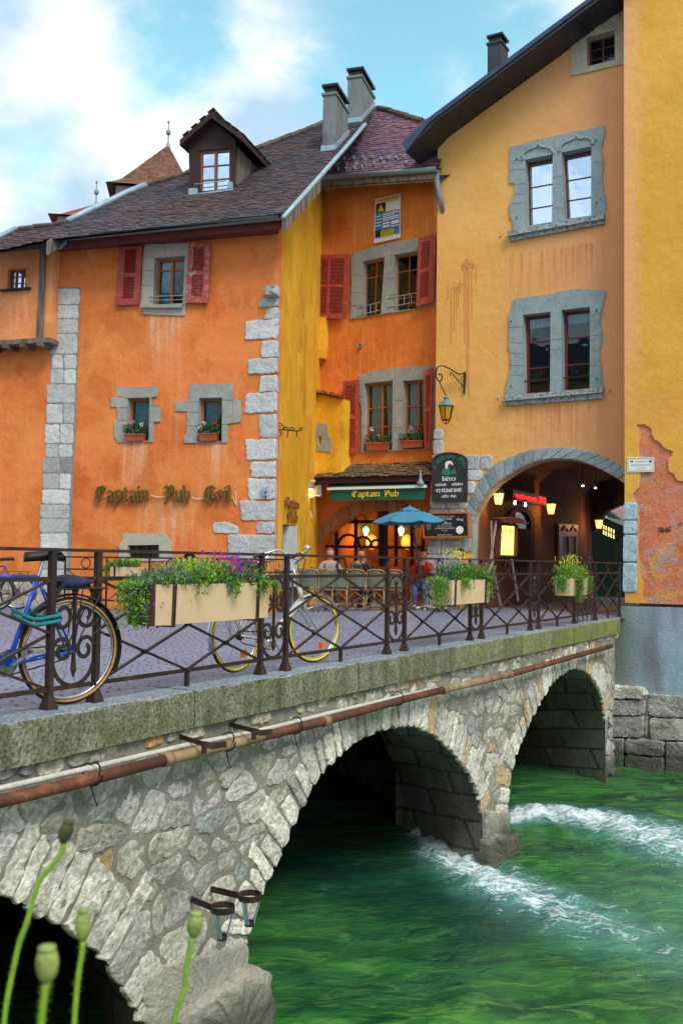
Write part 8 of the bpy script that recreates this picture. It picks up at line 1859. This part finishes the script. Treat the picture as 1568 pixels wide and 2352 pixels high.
# ================================================================ parasol
mat('parasol_blue', (.05, .24, .38), (.04, .20, .33), scale=3, rough=.8, bump=.1)
pb_ = atY(978, 1397, 21.3); pb_.z = 0; pt_ = atY(941, 1172, 20.9); t = thing('parasol', 'blue cafe parasol with tilted pole standing by the stone pier', 'parasol', tuple(pb_))
mb = MB(); mb.tube([pb_+Z*.05, pt_+Z*.05], .022, 8); mb.build('pole', mat('pole_blue', (.03, .06, .12), rough=.4, bump=0), t); axp = (pt_-pb_).normalized()
mb = MB(); n = 8; rr = .80; ring_ = [pt_+V((math.cos(2*math.pi*k/n+.2)*rr*1.03, math.sin(2*math.pi*k/n+.2)*rr, -.25+ math.cos(2*math.pi*k/n+.2)*.02)) for k in range(n)]; m1_ = []
rows_ = 5; vs = []
for j in range(rows_+1):
    s = j/rows_
    for k in range(n):
        a_, b_ = ring_[k], ring_[(k+1) % n]
        for h in range(4):
            e = a_.lerp(b_, h/4); q = pt_.lerp(e, s); q = q+Z*(.10*math.sin(math.pi*s)*.6-.04*math.sin(math.pi*h/4)*s); vs.append(q)
m4 = n*4; fs = [(j*m4+k, j*m4+(k+1) % m4, (j+1)*m4+(k+1) % m4, (j+1)*m4+k) for j in range(rows_) for k in range(m4)]; mm = len(vs); vs += [v-Z*.012 for v in vs]; fs += [tuple(i+mm for i in f) for f in fs]
mb.add(vs, fs); mb.build('canopy', M('parasol_blue'), t)
mb = MB(); mb.lathe(pt_-Z*.02, [(.22, .0), (.20, .04), (.03, .10), (.02, .13)], n=8); mb.build('vent_cap', M('parasol_blue'), t)
mb = MB(); hub = pt_-axp*.45
for k in range(n): mb.tube([pt_-Z*.03, ring_[k]-Z*.01], .008, 4); mb.tube([hub, pt_.lerp(ring_[k], .5)-Z*.0], .007, 4)
mb.build('ribs', M('pole_blue'), t)
mb = MB()
for a in (20, 140, 260, 80, 200): e = V((math.cos(R(a))*.32, math.sin(R(a))*.32, 0)); mb.tube([pb_+Z*.08, pb_+e*.5+Z*.05, pb_+e+Z*.015], .02, 6)
mb.build('base', M('white_paint'), t)

# ================================================================ people (seated)
mat('skin', (.50, .26, .17), (.46, .22, .14), scale=12, rough=.5, bump=.05, usecol=False, fine=.04); mat('hair_dark', (.018, .012, .01), bump=.6, usecol=False, bscale=120); mat('hair_grey', (.16, .12, .09), bump=.6, usecol=False, bscale=120)
mat('cloth_grey', (.30, .28, .30), (.22, .22, .24), scale=20, bump=.3, usecol=False); mat('cloth_black', (.05, .055, .06), (.07, .07, .07), scale=20, bump=.3, usecol=False); mat('cloth_red', (.35, .03, .02), (.28, .02, .015), scale=10, bump=.3, usecol=False); mat('denim', (.03, .09, .25), (.04, .12, .30), scale=20, bump=.3, usecol=False)
def skinmesh(name, verts, edges, mat_, parent, sub=2, off=V((0, 0, 0))):
    me = bpy.data.meshes.new(name); me.from_pydata([tuple(v[0]) for v in verts], edges, []); me.materials.append(mat_); o = bpy.data.objects.new(name, me); C.objects.link(o); o.parent = parent
    md = o.modifiers.new('skin', 'SKIN'); md.use_smooth_shade = True
    for i, v in enumerate(verts): r_ = v[1]; me.skin_vertices[0].data[i].radius = r_ if isinstance(r_, tuple) else (r_, r_); me.skin_vertices[0].data[i].use_root = (i == 0)
    s = o.modifiers.new('sub', 'SUBSURF'); s.levels = sub; s.render_levels = sub; return o
def person(p, az, label, top, trousers, hair, pose='table', longhair=False, turn=0.):
    """seated person facing local +y; hips at seat height"""
    t = thing('person', label, 'person', tuple(p)); t.rotation_euler = (0, 0, -R(az)); S = .5
    hands = {'table': ((-.14, .40, .80), (.14, .40, .80)), 'face': ((-.04, .19, 1.10), (.12, .36, .80)), 'phone': ((-.06, .22, 1.10), (.07, .22, 1.08))}[pose]
    el = {'table': ((-.24, .18, .76), (.24, .18, .76)), 'face': ((-.22, .24, .82), (.24, .18, .76)), 'phone': ((-.22, .24, .84), (.22, .24, .84))}[pose]
    v = [(V((0, -.02, .54)), (.155, .115)), (V((0, .0, .70)), (.135, .105)), (V((0, .02, .86)), (.15, .11)), (V((0, .03, .98)), (.10, .085)), (V((0, .045, 1.06)), .052), (V((0, .06, 1.12)), (.062, .07)), (V((0, .072, 1.19)), (.098, .118)), (V((0, .06, 1.26)), (.085, .10)), (V((0, .055, 1.29)), (.04, .05))]; e = [(i, i+1) for i in range(8)]
    def ch(root, pts):
        k = root
        for q, r_ in pts: v.append((V(q), r_)); e.append((k, len(v)-1)); k = len(v)-1
        return k
    for s, i in ((-1, 0), (1, 1)):
        E, H = V(el[i]), V(hands[i]); w_ = E.lerp(H, .92); k = ch(3, [((s*.17, .02, .97), .055), (tuple(V((s*.2, .04, .93)).lerp(E, .55)), .043), (tuple(E), .038), (tuple(E.lerp(H, .5)), .034), (tuple(w_), .025), (tuple(H), (.036, .018))])
        d_ = (H-w_).normalized(); sd_ = d_.cross(Z).normalized()
        for f in range(4): o_ = sd_*((f-1.5)*.019); L_ = (.062, .074, .070, .054)[f]; ch(k, [(tuple(H+o_+d_*.03), .010), (tuple(H+o_+d_*(.03+L_*.55)+V((0, 0, -.006))), .009), (tuple(H+o_*.9+d_*(.03+L_)+V((0, 0, -.022))), .007)])
        ch(k, [(tuple(H-sd_*s*.03+d_*.0), .011), (tuple(H-sd_*s*.048+d_*.035), .009)])
    for s in (-1, 1): ch(0, [((s*.10, .08, .50), .085), ((s*.11, .40, .50), .065), ((s*.11, .45, .44), .058), ((s*.11, .43, .25), .048), ((s*.11, .42, .08), .036), ((s*.11, .46, .045), .036), ((s*.11, .56, .035), .028)])
    skinmesh('body', v, e, M('skin'), t)
    # clothes: slightly fuller shells over trunk, sleeves and legs
    v2 = [(V((0, -.02, .52)), (.17, .13)), (V((0, .0, .70)), (.15, .12)), (V((0, .02, .87)), (.165, .12)), (V((0, .03, .98)), (.11, .095)), (V((0, .035, 1.02)), .062)]; e2 = [(i, i+1) for i in range(4)]
    v, e = v2, e2
    for s, i in ((-1, 0), (1, 1)):
        E, H = V(el[i]), V(hands[i]); ch(3, [((s*.17, .02, .97), .066), (tuple(V((s*.2, .04, .93)).lerp(E, .55)), .056), (tuple(E), .050), (tuple(E.lerp(H, .5)), .044), (tuple(E.lerp(H, .82)), .036)])
    skinmesh('jacket', v, e, M(top), t)
    v = [(V((0, -.02, .52)), (.165, .12))]; e = []
    for s in (-1, 1): ch(0, [((s*.10, .08, .50), .095), ((s*.11, .40, .50), .076), ((s*.11, .45, .44), .068), ((s*.11, .43, .25), .058), ((s*.11, .42, .10), .050)])
    skinmesh('trousers', v, e, M(trousers), t)
    mb = MB()
    for s in (-1, 1): mb.lathe(V((s*.11, .40, .0)), [(.045, 0), (.05, .04), (.04, .09)], n=10); mb.box(V((s*.11, .50, .035)), V((.042, 0, 0)), V((0, .09, 0)), Z*.032)
    sh = MB(); sh.v = [q+V(p) for q in mb.v]; sh.f = mb.f; sh.c = mb.c; sh.build('shoes', M('cloth_black'), t)
    head = MB(); hc = V((0, .068, 1.19)); ns, nr = 16, 12; vs = []
    for j in range(nr+1):
        th = math.pi*j/nr
        for k in range(ns):
            ph_ = 2*math.pi*k/ns; d_ = V((math.sin(th)*math.cos(ph_), math.sin(th)*math.sin(ph_), math.cos(th))); fr = max(0, d_.y)
            hairy = d_.z > .35 or d_.y < .15 and d_.z > (-.9 if longhair else -.45); rad = 1.09 if hairy else .86; q = hc+V((d_.x*.078*rad, (d_.y*.098)*rad-.012, d_.z*.122*rad+.01)); 
            if longhair and d_.z < -.3 and d_.y < .15: q += V((0, -.01, -.05))
            q += V((noise.noise(q*40), noise.noise(q*41), 0))*.004; vs.append(q)
    head.add([q+V(p) for q in vs], [(j*ns+k, j*ns+(k+1) % ns, (j+1)*ns+(k+1) % ns, (j+1)*ns+k) for j in range(nr) for k in range(ns)]); head.build('hair', M(hair), t, smooth=True)
    fm = MB(); fc = V(p)+hc+V((0, .092, 0)); fm.add([fc+V((-.012, -.006, -.025)), fc+V((.012, -.006, -.025)), fc+V((0, .022, -.022)), fc+V((0, -.004, .025))], [(0, 1, 2), (0, 2, 3), (1, 3, 2)]); fm.build('nose', M('skin'), t)
    fm = MB()
    for s in (-1, 1): fm.lathe(fc+V((s*.030, -.012, .014)), [(.010, 0), (.010, .006)], V((0, 1, 0)), 8)
    fm.box(fc+V((0, -.010, -.052)), V((.020, 0, 0)), V((0, .004, 0)), Z*.003); fm.build('eyes_and_mouth', M('hair_dark'), t)
    fm = MB()
    for s in (-1, 1): fm.lathe(V(p)+hc+V((s*.078, 0, -.01)), [(.022, -.006), (.026, .002), (.012, .008)], V((s, -.2, 0)), 10)
    fm.build('ears', M('skin'), t); return t
def seat(x, y, Y): q = atY(x, y, Y); q.z = q.z-1.19; q.z = 0.0; return q
person(seat(757, 1273, 21.9), 172, 'seated man with receding hair and grey jacket at the left table', 'cloth_grey', 'cloth_black', 'hair_grey', 'table')
person(seat(827, 1278, 22.4), 168, 'seated man in black resting his face on one hand under the pub arch', 'cloth_black', 'cloth_black', 'hair_dark', 'face')
person(seat(972, 1280, 21.6), 195, 'seated woman in red and black with long dark hair, hands raised to her face', 'cloth_red', 'denim', 'hair_dark', 'phone', longhair=True)
person(seat(1062, 1276, 20.6), 250, 'dark-haired man in profile facing left behind the middle planter', 'cloth_red', 'cloth_black', 'hair_dark', 'table')

# ================================================================ poppy heads close to the lens
mat('poppy_green', (.22, .40, .03), (.16, .30, .03), scale=60, rough=.5, bump=.2, bscale=300, bdist=.001); mat('poppy_dark', (.07, .10, .02), (.04, .04, .02), scale=90, bump=.3, bscale=300, bdist=.001); mat('poppy_head', (.20, .30, .05), (.30, .36, .10), (.10, .12, .05), scale=90, rough=.6, bump=.3, bscale=300, bdist=.001)
for pts_, (bx, by, bw, bh, tilt), Y, lab in (
    (((148, 1940), (140, 1962), (118, 1990), (95, 2018), (78, 2060), (62, 2120), (45, 2165), (28, 2240), (16, 2300), (8, 2365), (0, 2450)), (151, 1912, 17, 30, .25), .78, 'tallest poppy pod, dark and tilted on a long curved stalk'),
    (((190, 2165), (188, 2190), (180, 2240), (174, 2300), (170, 2365), (168, 2450)), (190, 2126, 18, 42, 0), .72, 'narrow green poppy pod, second from the left, in front of the dark arch'),
    (((106, 2262), (102, 2290), (97, 2330), (94, 2365), (90, 2460)), (108, 2216, 28, 46, 0), .52, 'broadest pale green poppy pod at lower left'),
    (((440, 2155), (436, 2190), (427, 2225), (424, 2270), (410, 2310), (398, 2360), (390, 2450)), (447, 2124, 19, 32, .12), .82, 'rightmost poppy pod before the pale pier footing')):
    Yr = lambda i: Y
    path = [atY(*q, Y) for q in catmull([tuple(map(float, q)) for q in pts_], 3)]; t = thing('poppy', lab, 'poppy', tuple(path[-1]-Z*.3), 'poppy pods in the foreground'); sw = .0017*(Y/.6)*(1.35 if bw > 25 else 1)
    path += [path[-1]-Z*.25, path[-1]-Z*.62]
    mb = MB(); mb.tube(path, sw, 7); mb.build('stalk', M('poppy_green'), t, smooth=True)
    mb = MB()
    for k in range(0, len(path)-3):
        for j in range(7): q = path[k].lerp(path[k+1], rng.random()); a = rng.uniform(0, 6.28); d_ = V((math.cos(a), math.sin(a)*.6, .1)); mb.tube([q, q+d_*.004], .00009, 3)
    mb.build('hairs', M('poppy_green'), t)
    c = atY(bx, by, Y); k = Y/FPX; ax = (cu+cr*tilt).normalized(); W_, H_ = bw*k*.92, bh*k*.9
    prof = [(.20*W_, -H_), (.55*W_, -.85*H_), (.9*W_, -.45*H_), (1.0*W_, 0), (.97*W_, .35*H_), (.80*W_, .68*H_), (.66*W_, .78*H_), (.80*W_, .86*H_), (.78*W_, .95*H_), (.3*W_, 1.0*H_)]
    mb = MB(); mb.lathe(c, prof, ax, 18); mb.build('pod', M('poppy_dark' if bx == 151 else 'poppy_head'), t, smooth=True)
    mb = MB(); mb.lathe(c, [(.24*W_, -1.12*H_), (.40*W_, -1.04*H_), (.3*W_, -.93*H_)], ax, 12); mb.build('pod_collar', mat('poppy_collar', (.30, .26, .10), bump=0), t, smooth=True)

# graffiti scratched on the right wall
mb = MB()
for st in (((525, 812), (530, 795), (528, 822)), ((540, 800), (545, 828)), ((540, 800), (553, 803), (548, 812), (556, 826)), ((572, 797), (562, 806), (574, 814), (562, 824)), ((582, 798), (580, 824)), ((602, 792), (584, 810), (604, 822)), ((528, 826), (600, 818)), ((652, 770), (660, 790), (670, 765))):
    mb.tube([PD.pt(*b7(*q), .002) for q in st], .007, 4)
mb.build('graffiti', M('text_black'), hD)
# joints in the dressed stone round the windows of the orange houses
def joints(pl, par, f, segs, off=.038):
    mb = MB()
    for a, b in segs: mb.bar(pl.pt(*f(*a), off), pl.pt(*f(*b), off), .009, .006)
    mb.build('stone_joints', M('mortar'), par)
joints(PA, hA, z4, (((640, 660), (700, 672)), ((648, 722), (700, 722)), ((645, 790), (692, 792)), ((822, 668), (860, 660)), ((820, 712), (876, 712)), ((820, 800), (878, 798)), ((1032, 692), (1088, 690)), ((1022, 745), (1085, 748)), ((1018, 820), (1082, 822)), ((1215, 680), (1275, 680)), ((1213, 812), (1245, 812)), ((1272, 683), (1274, 810))), .028)
joints(PA, hA, z1, (((785, 850), (848, 860)), ((780, 930), (845, 930)), ((775, 1010), (842, 1010)), ((1012, 850), (1037, 842)), ((1005, 960), (1028, 960)), ((900, 790), (905, 850))), .032)
joints(PB, hB, z5, (((1100, 48), (1102, 145)), ((1120, 130), (1160, 130)), ((848, 270), (925, 275)), ((845, 400), (922, 405)), ((842, 500), (922, 500)), ((1088, 420), (1160, 425)), ((1088, 300), (1160, 300)), ((1160, 965), (1165, 1050)), ((1155, 1200), (1225, 1200)), ((1150, 1400), (1225, 1400)), ((895, 1170), (938, 1170)), ((915, 1400), (938, 1400))), .042)
